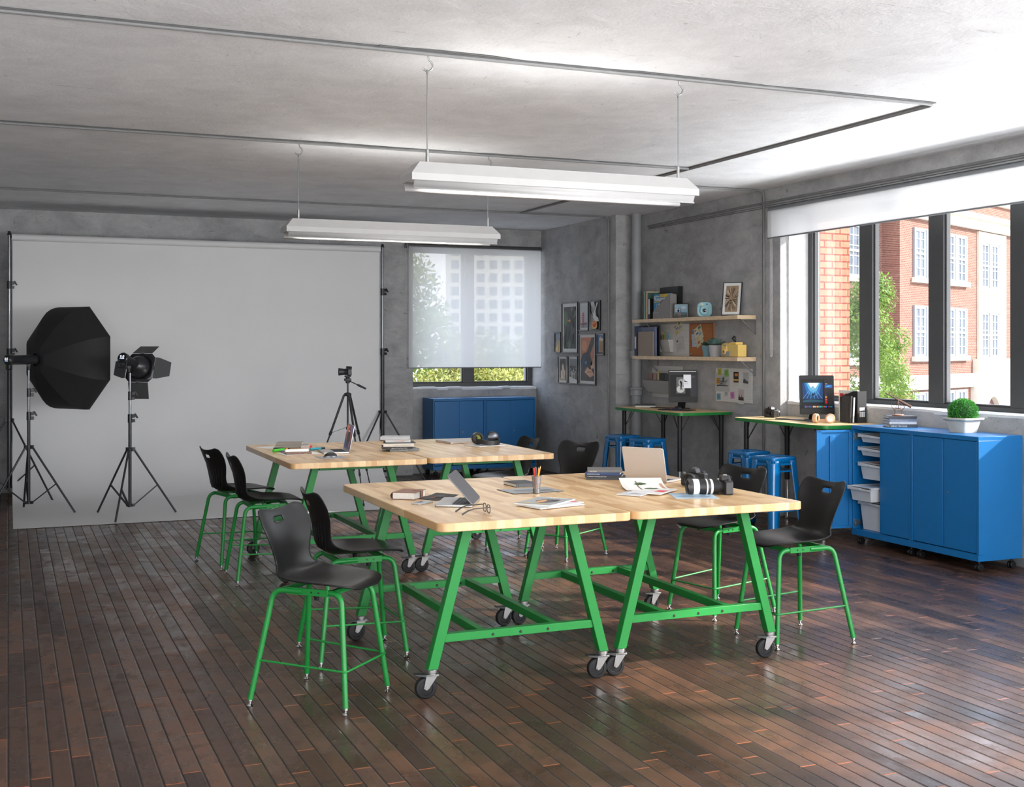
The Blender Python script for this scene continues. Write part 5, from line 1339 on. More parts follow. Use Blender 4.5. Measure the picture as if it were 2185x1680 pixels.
fl = [(K(214, 206, 176), rc(0, 0, 1, 1)), (K(90, 90, 150), rc(0.05, 0.8, 0.3, 0.88)), (K(60, 130, 90), rc(0.6, 0.74, 0.92, 0.94)), (K(206, 100, 80), rc(0.62, 0.6, 0.72, 0.7)), (K(70, 110, 170), rc(0.2, 0.5, 0.5, 0.62)), (K(150, 170, 190), rc(0.5, 0.3, 0.9, 0.5)), (K(206, 190, 120), rc(0.1, 0.1, 0.4, 0.3))]
flyer('colourful flyer pinned at the top right of the shelf pegboard', 12.52, 1.90, 0.19, 0.13, R(-26), fl, 7.4258)
fw_ = [(K(196, 196, 194), full), (K(70, 70, 74), blob(0.25, 0.78, 0.1, 0.08, 10, 1, 0))] + [(K(130, 132, 134), rc(0.12 + 0.04 * k, 0.2 + 0.1 * k, 0.8, 0.22 + 0.1 * k)) for k in range(4)]
flyer('white printed letter pinned low on the shelf pegboard', 12.50, 1.70, 0.19, 0.17, R(-14), fw_, 7.4252)
# cork board
def corkmat():
    m, nt, b, out = newmat('cork'); q = NB(nt); tc = q.n('ShaderNodeTexCoord').outputs['Object']
    n_ = q.noise(tc, 160, 4, 0.7); q.l(q.mix(q.rng(n_, 0.38, 0.62, 0, 1), srgb(138, 82, 46), srgb(206, 140, 88)), b.inputs['Base Color']); b.inputs['Roughness'].default_value = 0.9
    return m
t = board('cork_board', 'brown framed cork board standing on the lower shelf with leaflets pinned on', 'board', 12.205, LZ, 0.52, 0.39, corkmat(), dep=0.012)
mb = MB(); cw = K(140, 84, 50)
for b_ in ((0, 0.52, 0, 0.012), (0, 0.52, 0.378, 0.39), (0, 0.014, 0.012, 0.378), (0.506, 0.52, 0.012, 0.378)): mb.box(b_[0], b_[1], -0.018, -0.012, b_[2], b_[3])
mb.build('frame', cw, t)
flyer('tall blue and white leaflet pinned on the cork board', 12.165, 1.775, 0.115, 0.20, R(2), [(K(186, 192, 200), full), (K(120, 124, 130), rc(0, 0.74, 1, 0.98)), (K(64, 110, 170), rc(0, 0, 0.14, 0.4)), (K(150, 160, 172), rc(0.3, 0.2, 0.85, 0.23)), (K(150, 160, 172), rc(0.3, 0.4, 0.85, 0.43))], 7.4262)
flyer('colourful tilted leaflet pinned on the cork board', 12.05, 1.82, 0.17, 0.165, R(-24), fl, 7.4255)
flyer('second colourful leaflet behind the succulents on the cork board', 12.03, 1.755, 0.16, 0.12, R(-30), [(K(206, 196, 160), full), (K(196, 90, 60), blob(0.4, 0.4, 0.2, 0.2)), (K(80, 120, 180), rc(0.1, 0.7, 0.5, 0.9))], 7.4265)
q = thing('push_pin', 'clear push pin at the bottom left of the cork board', 'pin', (7.425, 12.16, 1.69)); mb = MB(); mb.cyl((0, 0, 0), (-0.014, 0, 0), 0.006, 0.008, 10); mb.build('head', K(190, 196, 200), q)
# succulents
def leafmat(name, c1, c2, tr=0.0, sc=25, rough=0.5):
    m, nt, b, out = newmat(name); q = NB(nt); tc = q.n('ShaderNodeTexCoord').outputs['Object']
    q.l(q.mix(q.rng(q.noise(tc, sc, 3, 0.6), 0.35, 0.65, 0, 1), c1, c2), b.inputs['Base Color']); b.inputs['Roughness'].default_value = rough
    if tr:
        b.inputs['Subsurface Weight'].default_value = 0.0
        tl = q.n('ShaderNodeBsdfTranslucent'); tl.inputs[0].default_value = c2; mx = q.n('ShaderNodeMixShader'); mx.inputs[0].default_value = tr
        q.l(b.outputs[0], mx.inputs[1]); q.l(tl.outputs[0], mx.inputs[2]); q.l(mx.outputs[0], out.inputs[0])
    return m
M_SUCC = leafmat('succulent_leaf', srgb(78, 112, 108), srgb(118, 150, 142))
def rosette(t, c, r, z, n, m, flat=0.5, ly=3):
    mb = MB()
    for L_ in range(ly):
        k0 = n - L_ * 2
        for k in range(k0):
            a = 2 * PI * k / k0 + L_ * 0.5; el = R(14 + 24 * L_) ; ln = r * (1 - 0.2 * L_); wd = ln * 0.26
            d = Vector((math.cos(a) * math.cos(el), math.sin(a) * math.cos(el), math.sin(el))); s_ = Vector((-math.sin(a), math.cos(a), 0)); u_ = s_.cross(d) * -1
            rows = []
            for tt, ww, th in ((0.0, 0.5, 0.5), (0.35, 0.9, 0.9), (0.7, 1.0, 0.8), (0.9, 0.55, 0.4), (1.0, 0.05, 0.05)):
                cc = Vector((c[0], c[1], z)) + d * ln * tt + Vector((0, 0, 1)) * (tt ** 2) * ln * 0.18
                rows.append([cc - s_ * wd * ww, cc - u_ * wd * 0.35 * th, cc + s_ * wd * ww, cc + u_ * wd * 0.28 * th, cc - s_ * wd * ww])
            mb.grid(rows)
    return mb.build('leaf_rosette', m, t, ang=60)
def potted(label, x, y, r0, r1, h, pm, rr, m, n, ly=3, z=LZ):
    t = thing('potted_succulent', label, 'plant', (x, y, z), 0, 'succulents on the lower shelf')
    mb = MB(); mb.lathe([(r0, 0), (r1, h), (r1 - 0.006, h), (r1 - 0.010, h - 0.012)], 28, cap1=False); mb.build('pot', pm, t)
    mb = MB(); rd2 = random.Random(int(y * 100)); mb.lathe([(r1 - 0.009, h - 0.012), (0.001, h - 0.008)], 20, cap0=False)
    sg = mb.build('soil', K(60, 50, 42), t)
    mb = MB()
    for k in range(40):
        a = rd2.random() * 2 * PI; q_ = (r1 - 0.014) * math.sqrt(rd2.random() * 0.6 + 0.4); mb.ball((q_ * math.cos(a), q_ * math.sin(a), h - 0.006), 0.006 + rd2.random() * 0.004, 6)
    mb.build('pebbles', K(206, 190, 160), t); t.children[-1]['kind'] = 'stuff'
    rosette(t, (0, 0), rr, h - 0.005, n, m, ly=ly)
    return t
potted('small succulent in a teal pot beside the grey pot', 7.33, 11.66, 0.046, 0.066, 0.125, K(122, 160, 172), 0.085, leafmat('succulent_dark', srgb(60, 84, 74), srgb(90, 120, 104)), 9)
potted('larger grey-green succulent rosette in a pale grey pot on the lower shelf', 7.285, 11.43, 0.058, 0.078, 0.128, K(178, 176, 178), 0.125, M_SUCC, 11, 4)
# round cactus in the teal pot
t = thing('small_cactus', 'round dark green cactus between the two succulent pots', 'plant', (7.36, 11.59, LZ)); mb = MB(); mb.lathe([(0.045, 0), (0.05, 0.10)], 20); mb.build('pot', K(96, 92, 84), t)
mb = MB(); mb.ball((0, 0, 0.155), 0.058, 18); mb.build('cactus_body', leafmat('cactus', srgb(58, 76, 40), srgb(92, 110, 60), sc=90), t)
# yellow instant camera
M_YEL = mat('pastel_yellow_plastic', srgb(232, 198, 110), 0.4, var=0.02); M_GYP = K(146, 148, 152)
t = thing('box_camera', 'boxy pastel yellow retro camera on the lower shelf', 'camera', (7.265, 11.03, LZ), WR)
mb = MB(); mb.box(-0.16, 0.165, -0.055, 0.055, 0.004, 0.134); mb.box(-0.15, -0.01, -0.05, 0.05, 0.134, 0.150); mb.box(0.0, 0.11, -0.045, 0.045, 0.134, 0.162); mb.box(-0.14, -0.04, -0.065, -0.055, 0.02, 0.12)
mb.build('body', M_YEL, t, bevel=0.004)
mb = MB(); mb.box(-0.155, 0.02, -0.068, -0.055, 0.014, 0.062); mb.build('front_plate', M_GYP, t, bevel=0.002)
mb = MB(); mb.box(-0.11, -0.055, -0.062, -0.05, 0.085, 0.132); mb.build('viewfinder', M_GYP, t, bevel=0.002)
mb = MB(); mb.lathe([(0.032, 0), (0.032, 0.010), (0.026, 0.014), (0.016, 0.014)], 24, M=Matrix.Translation((-0.080, -0.066, 0.058)) @ Matrix.Rotation(PI / 2, 4, 'X')); ln = mb.build('lens_ring', M_YEL, t)
mb = MB(); mb.lathe([(0.014, 0.0145), (0.012, 0.0155)], 18, M=Matrix.Translation((-0.080, -0.066, 0.058)) @ Matrix.Rotation(PI / 2, 4, 'X')); mb.build('lens', K(150, 60, 90), ln)
mb = MB(); mb.tube([(0.05, 0.0, 0.155), (-0.01, -0.01, 0.20), (0.01, 0, 0.225), (0.03, 0, 0.218), (0.025, 0, 0.16)], 0.009, 8); mb.build('strap', M_BLACK, t)

# boards under the shelves
t = board('pegboard', 'white pegboard under the lower shelf with a wide pocket holding notebooks', 'board', 13.10, 1.155, 0.718, 0.383, M_PEG, group='white pegboards')
mb = MB(); mb.hexa([(-0.03, -0.06, 0.055), (0.53, -0.06, 0.055), (0.53, -0.013, 0.055), (-0.03, -0.013, 0.055)], [(-0.12, -0.10, 0.205), (0.55, -0.10, 0.205), (0.55, -0.013, 0.205), (-0.12, -0.013, 0.205)]); mb.build('pocket', mat('pocket_grey', srgb(170, 169, 168), 0.5, var=0.01), t, bevel=0.002)
for lab, u0, u1, h, c in (('small taupe notebook in the pegboard pocket below the shelves', 0.03, 0.13, 0.29, (134, 118, 108)), ('red notebook in the pegboard pocket below the shelves', 0.135, 0.155, 0.29, (150, 50, 44)), ('taupe and white notebook in the pegboard pocket below the shelves', 0.16, 0.235, 0.288, (150, 142, 132)), ('yellow patterned booklet in the pegboard pocket below the shelves', 0.26, 0.30, 0.318, (196, 176, 120)), ('black notebook in the pegboard pocket below the shelves', 0.31, 0.43, 0.295, (34, 34, 34)), ('narrow black and white notebook rightmost in the pegboard pocket', 0.435, 0.53, 0.292, (60, 62, 64))):
    q = thing('notebook', lab, 'notebook', (7.425, 13.10, 1.155), WR, 'notebooks in the pegboard pocket'); mb = MB(); mb.box(u0, u1, -0.075, -0.03, 0.21, h); mb.build('cover', K(*c), q, bevel=0.001)
t = board('pegboard', 'white pegboard with sticky notes and photographs, right of the monitor', 'board', 11.641, 1.156, 0.714, 0.378, M_PEG, group='white pegboards')
gS = 'sticky notes on the right pegboard'
X2 = 7.4262
for lab, c, y, z, w_, h_, ro in (('yellow sticky note at the top left of the right pegboard', (188, 184, 66), 11.591, 1.448, 0.075, 0.078, -5), ('green sticky note at the top of the right pegboard', (128, 186, 92), 11.455, 1.434, 0.085, 0.08, -6), ('orange sticky note at the left edge of the right pegboard', (208, 158, 66), 11.625, 1.345, 0.078, 0.074, -5),
                                 ('blue sticky note at the bottom left of the right pegboard', (112, 160, 178), 11.615, 1.17, 0.08, 0.072, -3), ('white sticky note near the bottom of the right pegboard', (188, 190, 192), 11.455, 1.215, 0.075, 0.06, -8), ('pink sticky note at the bottom centre of the right pegboard', (206, 124, 190), 11.33, 1.192, 0.075, 0.074, -7)):
    flyer(lab, y, z, w_, h_, R(ro), [(K(40, 60, 60), rc(0.2, v, 0.75, v + 0.05)) for v in (0.65, 0.45, 0.25)], X2 - 0.0015, gS, 'sticky_note', 'sticky note', K(*c))
dr = [(K(186, 188, 186), full)] + [(K(60, 62, 62), clipb([(0.1 + 0.02 * k, 0.3 + 0.1 * (k % 5)), (0.5 + 0.05 * k, 0.42 + 0.08 * (k % 5)), (0.5 + 0.05 * k, 0.39 + 0.08 * (k % 5)), (0.12, 0.27 + 0.1 * (k % 5))])) for k in range(9)] + [(K(36, 38, 38), rc(0.15, 0.3, 0.9, 0.35)), (K(36, 38, 38), rc(0.55, 0.5, 0.62, 0.8))]
flyer('black and white ink drawing pinned on the right pegboard', 11.652, 1.27, 0.295, 0.205, R(0), dr, X2 - 0.0003, None, 'ink_drawing', 'drawing')
gI = 'instant photographs on the right pegboard'
flyer('instant photograph of golden lights on the right pegboard', 11.286, 1.338, 0.118, 0.166, R(0), [(K(30, 16, 10), rc(0.08, 0.24, 0.92, 0.95)), (K(220, 170, 80), rc(0.1, 0.34, 0.9, 0.46)), (K(206, 130, 40), rc(0.3, 0.66, 0.8, 0.84))], X2, gI, 'instant_photo', 'photograph')
flyer('instant photograph of rocks under grey sky on the right pegboard', 11.10, 1.336, 0.118, 0.166, R(3), [(K(176, 180, 184), rc(0.08, 0.24, 0.92, 0.95)), (K(70, 74, 72), [(0.08, 0.24), (0.92, 0.24), (0.92, 0.4), (0.6, 0.42), (0.3, 0.55), (0.08, 0.46)])], X2, gI, 'instant_photo', 'photograph')
flyer('instant photograph of spires hanging below the right pegboard', 11.19, 1.145, 0.122, 0.166, R(1), [(K(190, 176, 176), rc(0.08, 0.24, 0.92, 0.95)), (K(64, 56, 40), [(0.08, 0.24), (0.92, 0.24), (0.92, 0.44), (0.7, 0.46), (0.62, 0.66), (0.56, 0.46), (0.3, 0.46), (0.22, 0.66), (0.16, 0.48), (0.08, 0.46)])], X2 - 0.001, gI, 'instant_photo', 'photograph')
# ---------------------------------------------------------------- outside
M_BRK = brick('red_brick', 0.24, 0.085, srgb(146, 98, 84), srgb(122, 78, 67), srgb(168, 146, 128), 0.010)
M_BRKO = brick('orange_brick', 0.215, 0.078, srgb(222, 142, 112), srgb(204, 118, 88), srgb(140, 66, 48), 0.009, nz=0.35)
M_STONE = mat('cream_stone', srgb(214, 206, 190), 0.8, var=0.06, vs_=2)
M_WTRIM = mat('white_painted_timber', srgb(222, 222, 220), 0.6, var=0.02)
M_WGLASS = mat('dark_house_window', (0.10, 0.12, 0.15), 0.08, var=0.25, vs_=0.8)
M_GPOST = mat('grey_window_post', srgb(140, 146, 152), 0.6, var=0.03)
t = thing('brick_pier', 'orange brick pier just outside the right window, left of the tree', 'pier', (8.62, 11.15, 0))
mb = MB(); mb.box(-0.6, 0.133, -0.2, 0.35, -5, 6); mb.build('brickwork', M_BRKO, t, smooth=False)

bl = thing('brick_building', 'red brick building with cream stone trim and white sash windows across the street', 'building', (40.924, 45.69, 0), R(25.15))
mb = MB()
mb.box(-2.66, 30, 0, 14, -6, 9.6); mb.box(-12.5, -2.66, 0.85, 10, -6, 9.6)
mb.build('wall', M_BRK, bl, smooth=False)
def band(u0, u1, z0, z1, d=0.15, y=0.0, name='stone_band'):
    mb = MB(); mb.box(u0, u1, y - d, y + 0.05, z0, z1); mb.build(name, M_STONE, bl, smooth=False)
band(-2.7, 30, 7.95, 8.6, 0.25, name='cornice'); band(-2.75, 30, 8.45, 8.72, 0.5, name='cornice'); band(-12.5, -2.66, 7.95, 8.6, 0.25, 0.85, 'cornice')
band(-2.7, 30, 9.45, 9.7, 0.2, name='coping'); band(-12.5, -2.66, 9.45, 9.7, 0.2, 0.85, 'coping')
band(-2.7, 30, -0.28, 0.12, 0.18); band(-2.7, 30, 0.12, 0.42, 0.10); band(-12.5, -2.66, -0.28, 0.42, 0.15, 0.85)
def sash(u0, u1, v0, v1, rows=5, y=0.0, sill=True, posts=True):
    mb = MB(); mb.box(u0, u1, y - 0.02, y + 0.02, v0, v1); w_ = mb.build('window', M_WGLASS, bl, smooth=False)
    pm = (u0 + u1) / 2; m_ = MB()
    if posts:
        g = MB(); g.box(pm - 0.18, pm + 0.18, y - 0.12, y, v0, v1); g.box(u0 - 0.06, u0 + 0.04, y - 0.10, y, v0, v1 + 0.06); g.box(u1 - 0.04, u1 + 0.06, y - 0.10, y, v0, v1 + 0.06); g.box(u0, u1, y - 0.10, y, v1, v1 + 0.06); g.build('window_post', M_GPOST, w_, smooth=False)
    for (a, b) in ((u0 + 0.05, pm - 0.18), (pm + 0.18, u1 - 0.05)):
        f = 0.09
        m_.box(a, a + f, y - 0.08, y - 0.02, v0, v1); m_.box(b - f, b, y - 0.08, y - 0.02, v0, v1); m_.box(a, b, y - 0.08, y - 0.02, v0, v0 + f); m_.box(a, b, y - 0.08, y - 0.02, v1 - f, v1)
        vm = (v0 + v1) / 2
        if rows > 3: m_.box(a, b, y - 0.09, y - 0.02, vm - 0.05, vm + 0.05)
        m_.box((a + b) / 2 - 0.025, (a + b) / 2 + 0.025, y - 0.06, y - 0.02, v0, v1)
        for k in range(1, rows): 
            vv = v0 + (v1 - v0) * k / rows; m_.box(a, b, y - 0.06, y - 0.02, vv - 0.022, vv + 0.022)
    m_.build('sash_bars', M_WTRIM, w_, smooth=False)
    if sill: band(u0 - 0.2, u1 + 0.2, v0 - 0.24, v0, 0.22, y, 'window_sill')
for u0, u1 in ((-1.15, 1.75), (2.55, 5.25)):
    sash(u0, u1, 5.12, 7.45); sash(u0, u1, 1.33, 3.72); sash(u0, u1, -2.6, -0.45, 3)
sash(7.3, 9.85, 4.95, 7.3); 
band(6.85, 7.3, 0.9, 7.9, 0.12, name='stone_surround'); band(9.85, 10.8, 0.9, 7.9, 0.12, name='stone_surround'); band(7.3, 9.85, 3.65, 4.95, 0.10, name='stone_panel'); band(7.3, 9.85, 7.3, 7.9, 0.10, name='stone_panel')
sash(7.3, 9.85, 1.25, 3.6); band(7.2, 10.0, 4.6, 4.9, 0.25, name='stone_ledge')
band(6.3, 11.8, -0.1, 1.15, 0.35, name='portal_entablature')
band(6.0, 7.3, -5, -0.1, 0.35, name='portal_pier'); band(9.35, 12.0, -5, -0.1, 0.35, name='portal_pier')
mb = MB(); n_ = 12; pts = [(7.3, -0.1)] + [(7.3 + 2.05 * k / n_, -1.5 + 0.65 * math.sin(PI * k / n_)) for k in range(n_ + 1)] + [(9.35, -0.1)]
mb.prism(pts, 0.35, -0.05, 0, Matrix(((1, 0, 0, 0), (0, 0, -1, 0), (0, 1, 0, 0), (0, 0, 0, 1)))); mb.build('portal_arch', M_STONE, bl, smooth=False)
mb = MB(); mb.box(7.3, 9.35, -0.06, 0.0, -5, -0.85); mb.build('door', K(112, 84, 82), bl, smooth=False)
for u in (12.7, 16.4, 20.1):
    sash(u, u + 2.7, 5.12, 7.45); sash(u, u + 2.7, 1.33, 3.72)
for u in (-8.2, -12.2):
    sash(u, u + 3.1, 5.0, 7.35, y=0.85); sash(u, u + 3.1, 1.2, 3.6, y=0.85); sash(u, u + 3.1, -2.7, -0.55, 3, y=0.85)

M_LEAFG = leafmat('tree_leaf', srgb(78, 108, 42), srgb(136, 160, 70), 0.25, 2.5, 0.55)
M_LEAFY = leafmat('yellow_green_leaf', srgb(104, 112, 44), srgb(172, 168, 88), 0.25, 1.6, 0.55)
M_BARK = mat('bark', srgb(96, 82, 70), 0.9, var=0.2)
def leaves(clumps, n, size, seed, shell=0.55):
    rd = random.Random(seed); mb = MB(); tot = sum(c[3] ** 2 for c in clumps)
    V, F = [], []
    for (cx, cy__, cz, r) in clumps:
        for _ in range(int(n * r * r / tot)):
            d = Vector((rd.gauss(0, 1), rd.gauss(0, 1), rd.gauss(0, 1))).normalized(); q_ = r * (shell + (1 - shell) * rd.random())
            p = Vector((cx, cy__, cz)) + d * q_
            a = Vector((rd.gauss(0, 1), rd.gauss(0, 1), rd.gauss(0, 1))).normalized(); b = a.cross(d + Vector((0.1, 0, 0.2))).normalized(); s = size * (0.6 + 0.8 * rd.random())
            k = len(V); V += [p - a * s, p + b * s * 0.45, p + a * s, p - b * s * 0.45]; F.append((k, k + 1, k + 2, k + 3))
    mb.add(V, F); return mb
def tree(label, loc, clumps, n, size, seed, m, trunk, name='tree', group=None):
    t = thing(name, label, 'tree' if name == 'tree' else 'bush', loc, 0, group)
    o = leaves(clumps, n, size, seed).build('foliage', m, t, smooth=False)
    if trunk:
        mb = MB(); mb.tube([(0, 0, loc[2] * 0 - 6), (0.05, 0.02, -2), (0, 0, trunk)], [0.14, 0.10, 0.03], 8); rd = random.Random(seed)
        for k in range(7):
            a = rd.random() * 6.28; z = -2 + (trunk + 2) * k / 8; L_ = 0.7 * (1 - k / 9); mb.tube([(0, 0, z), (L_ * 0.6 * math.cos(a), L_ * 0.6 * math.sin(a), z + 0.3), (L_ * math.cos(a), L_ * math.sin(a), z + 0.7)], [0.03, 0.02, 0.008], 6)
        mb.build('trunk', M_BARK, t)
    return t
rd = random.Random(5); cl = []
for k in range(60):
    z = -1.6 + 4.6 * (k / 59); rmax = 1.5 * (1 - max(0, (z + 0.4)) / 3.6) ** 0.8 if z > -0.4 else 1.5
    a = rd.random() * 6.28; q_ = rmax * math.sqrt(rd.random()); cl.append((q_ * math.cos(a), q_ * math.sin(a), z, 0.24 + 0.16 * rd.random()))
tree('leafy green tree outside the right window beside the brick pier', (15.9, 19.33, 0), cl, 30000, 0.034, 3, M_LEAFG, 2.6)
tree('low yellow-green bush outside, below the tree and left of the basement windows', (17.6, 20.3, 0.35), [(0, 0, 0, 0.34), (0.3, 0.1, -0.1, 0.3)], 2600, 0.032, 4, M_LEAFY, None, 'bush')
tree('small yellow-green bush outside at the foot of the leafy tree', (16.2, 19.0, 0.45), [(0, 0, 0, 0.38), (-0.3, 0.1, 0.0, 0.35), (0.15, 0, 0.2, 0.2)], 2800, 0.032, 14, M_LEAFY, None, 'bush')
gT = 'trees outside the back window'
def crown(seed, r, n=14):
    rd = random.Random(seed); return [(rd.uniform(-r, r), rd.uniform(-r * 0.5, r * 0.5), rd.uniform(-r, r * 0.8), r * rd.uniform(0.3, 0.5)) for _ in range(n)]
tree('tall tree outside the back window, leftmost behind the shade', (8.6, 29.5, 2.3), crown(1, 2.1, 22), 12000, 0.08, 21, M_LEAFG, 1.5, group=gT)
tree('yellowish tree outside the back window, behind the left pane', (9.6, 27.0, 0.2), crown(2, 1.5), 10000, 0.06, 22, M_LEAFY, 0.5, group=gT)
tree('yellowish tree outside the back window, middle one', (11.2, 28.5, 0.3), crown(3, 1.6), 10000, 0.06, 23, M_LEAFY, 0.5, group=gT)
tree('olive tree outside the back window, behind the right pane', (12.9, 29.0, 0.5), crown(4, 1.7), 10000, 0.06, 24, M_LEAFG, 0.5, group=gT)
tree('yellowish tree outside the back window, rightmost', (14.0, 31.5, 0.2), crown(6, 1.8), 8000, 0.07, 26, M_LEAFY, 0.5, group=gT)
t = thing('tower_block', 'pale high-rise block far behind the trees, faint through the back window shade', 'building', (47, 118, 0), R(-20))
mb = MB(); mb.box(-4.5, 6, 0, 9, -5, 13); mb.build('wall', M_STONE, t, smooth=False)
mb = MB()
for i in range(7):
    for j in range(9): mb.box(-3.9 + i * 1.35, -3.1 + i * 1.35, -0.03, 0.0, 0.3 + j * 1.4, 1.2 + j * 1.4)
mb.build('window', M_WGLASS, t, smooth=False); t.children[-1]['kind'] = 'stuff'
mb = MB(); mb.box(8.2, 90, -40, 130, -6.2, -6.0); mb.box(-60, 8.2, 17.0, 130, -6.2, -6.0)
o = mb.build('pavement', mat('pale_pavement', (0.42, 0.41, 0.39), 0.9, var=0.1, vs_=0.3), smooth=False); setp(o, kind='structure')
# ---------------------------------------------------------------- things on the tables and desks
M_ALU = mat('silver_aluminium', (0.52, 0.52, 0.52), 0.34, metal=0.85, var=0.02)
M_ALUG = mat('space_grey_aluminium', (0.20, 0.20, 0.21), 0.36, metal=0.75, var=0.02)
M_ALUW = mat('pale_aluminium', (0.58, 0.54, 0.51), 0.4, metal=0.35, var=0.01)
M_KEY = mat('black_keys', (0.02, 0.02, 0.022), 0.5, var=0.0)
M_PAGE = mat('book_pages', (0.70, 0.68, 0.64), 0.8, var=0.05, vs_=90)
T_ = 0.9145
def V2(*p): return Vector(p)

def laptop(label, loc, rz, ang, w_=0.30, d_=0.21, m=M_ALU, screen=None, keys=True, lidm=None):
    """hinge at local +y edge, front edge at -y; origin at the base centre"""
    t = thing('laptop', label, 'laptop', loc, rz)
    mb = MB(); mb.prism(rrect(w_, d_, 0.012, 4), 0.001, 0.012); b = mb.build('base', m, t, bevel=0.002)
    if ang > 5:
        q = MB()
        for r_ in range(5):
            for c_ in range(13):
                x = -w_ * 0.44 + c_ * w_ * 0.88 / 13; y = d_ * 0.40 - (r_ + 1) * 0.019
                q.box(x + 0.001, x + w_ * 0.88 / 13 - 0.0015, y + 0.0012, y + 0.0175, 0.012, 0.0130)
        q.build('keyboard', M_KEY, b, smooth=False)
        q = MB(); q.box(-0.055, 0.055, -d_ * 0.44, -d_ * 0.08, 0.0119, 0.0123); q.build('trackpad', M_ALUW if m is not M_ALUG else M_ALUG, b, smooth=False)
        a = R(ang); c, s = math.cos(a), math.sin(a)
        Mx = Matrix.Translation((0, d_ / 2 - 0.004, 0.012)) @ Matrix(((1, 0, 0, 0), (0, -c, s, 0), (0, s, c, 0), (0, 0, 0, 1)))
        # lid: local y runs from the hinge outward, local z is the outer face side
        mb = MB(); mb.prism([(x, y + d_ / 2) for x, y in rrect(w_, d_, 0.012, 4)], 0.0, 0.006, 0, Mx); l_ = mb.build('lid', lidm or m, t, bevel=0.0015)
        mb = MB(); mb.box(-w_ / 2 + 0.006, w_ / 2 - 0.006, 0.010, d_ - 0.006, -0.0006, -0.0001, 0, Mx); mb.build('bezel', M_SCREENB, l_, smooth=False)
        if screen:
            Ms = Mx @ Matrix(((1, 0, 0, 0), (0, 0, 1, 0), (0, 1, 0, 0), (0, 0, 0, 1))) @ Matrix.Translation((-w_ / 2 + 0.012, -0.0, 0.016)) 
            mb = MB(); mats = []
            for i, (mm, pl) in enumerate(screen):
                if mm not in mats: mats.append(mm)
                mb.poly([Mx @ Vector((-w_ / 2 + 0.012 + u * (w_ - 0.024), 0.016 + v * (d_ - 0.028), -0.0009 - 0.0003 * i)) for u, v in pl], mats.index(mm))
            mb.build('screen', mats, l_, smooth=False)
    else:
        mb = MB(); mb.prism(rrect(w_, d_, 0.012, 4), 0.0125, 0.018); mb.build('lid', m, t, bevel=0.002)
    return t
def book(label, x, y, z, w_, l_, h, rz, cov, group=None, spine=None, name='book', page=M_PAGE, scol=M_PAPERW, ssize=0.6, soff=0.0, spine_side=-1):
    """spine runs along local x at the -y side; l_ along x, w_ along y"""
    t = thing(name, label, 'magazine' if name == 'magazine' else ('notebook' if name == 'notebook' else 'book'), (x, y, z), rz, group)
    c = min(0.003, h * 0.2)
    mb = MB(); mb.box(-l_ / 2, l_ / 2, -w_ / 2, w_ / 2, 0, c); mb.box(-l_ / 2, l_ / 2, -w_ / 2, w_ / 2, h - c, h); mb.box(-l_ / 2, l_ / 2, -w_ / 2, -w_ / 2 + c, c, h - c)
    mb.build('cover', cov, t, bevel=0.0006)
    mb = MB(); mb.box(-l_ / 2 + 0.004, l_ / 2 - 0.004, -w_ / 2 + c, w_ / 2 - 0.004, c, h - c); mb.build('page_block', page, t, smooth=False)
    if spine: text(spine, h * ssize, scol, t, (-l_ / 2 + 0.015 + soff, -w_ / 2 - 0.0006, h * 0.22), (PI / 2, 0, 0), 'spine_title', ext=0.0002)
    return t
def sheet(label, x, y, z, w_, l_, rz, shapes, th=0.0012, name='photo_print', cat='photograph', group=None, curl=0.0, m0=M_PAPERW, rot=None):
    t = thing(name, label, cat, (x, y, z), rz, group, rot=rot)
    n = 10 if curl else 1; P = []
    for i in range(n + 1):
        u = i / n; zc = curl * max(0, u - 0.35) ** 2 * 2.4
        P.append([Vector((-l_ / 2 + l_ * u, -w_ / 2, zc + th)), Vector((-l_ / 2 + l_ * u, w_ / 2, zc + th))])
    mb = MB(); mb.grid(P); mb.build('paper', m0, t, solid=th, soff=0, smooth=False)
    if shapes:
        q = MB(); mats = []
        for i, (m, pl) in enumerate(shapes):
            if m not in mats: mats.append(m)
            us = [p[0] for p in pl]; 
            if curl and len(pl) == 4 and max(us) - min(us) > 0.15:
                a_, b_ = min(us), max(us); lo = min(p[1] for p in pl); hi = max(p[1] for p in pl); k_ = 8; rows = []
                for j in range(k_ + 1):
                    u = a_ + (b_ - a_) * j / k_; zc = curl * max(0, u - 0.35) ** 2 * 2.4
                    rows.append([Vector((-l_ / 2 + l_ * u, -w_ / 2 + w_ * v, zc + th * 1.5 + 0.0004 + 0.0003 * i)) for v in (lo, hi)])
                q.grid(rows, mats.index(m))
            else:
                q.poly([Vector((-l_ / 2 + l_ * u, -w_ / 2 + w_ * v, curl * max(0, u - 0.35) ** 2 * 2.4 + th * 1.5 + 0.0004 + 0.0003 * i)) for u, v in pl], mats.index(m))
        q.build('print', mats, t, smooth=False)
    return t
rd = random.Random(21)

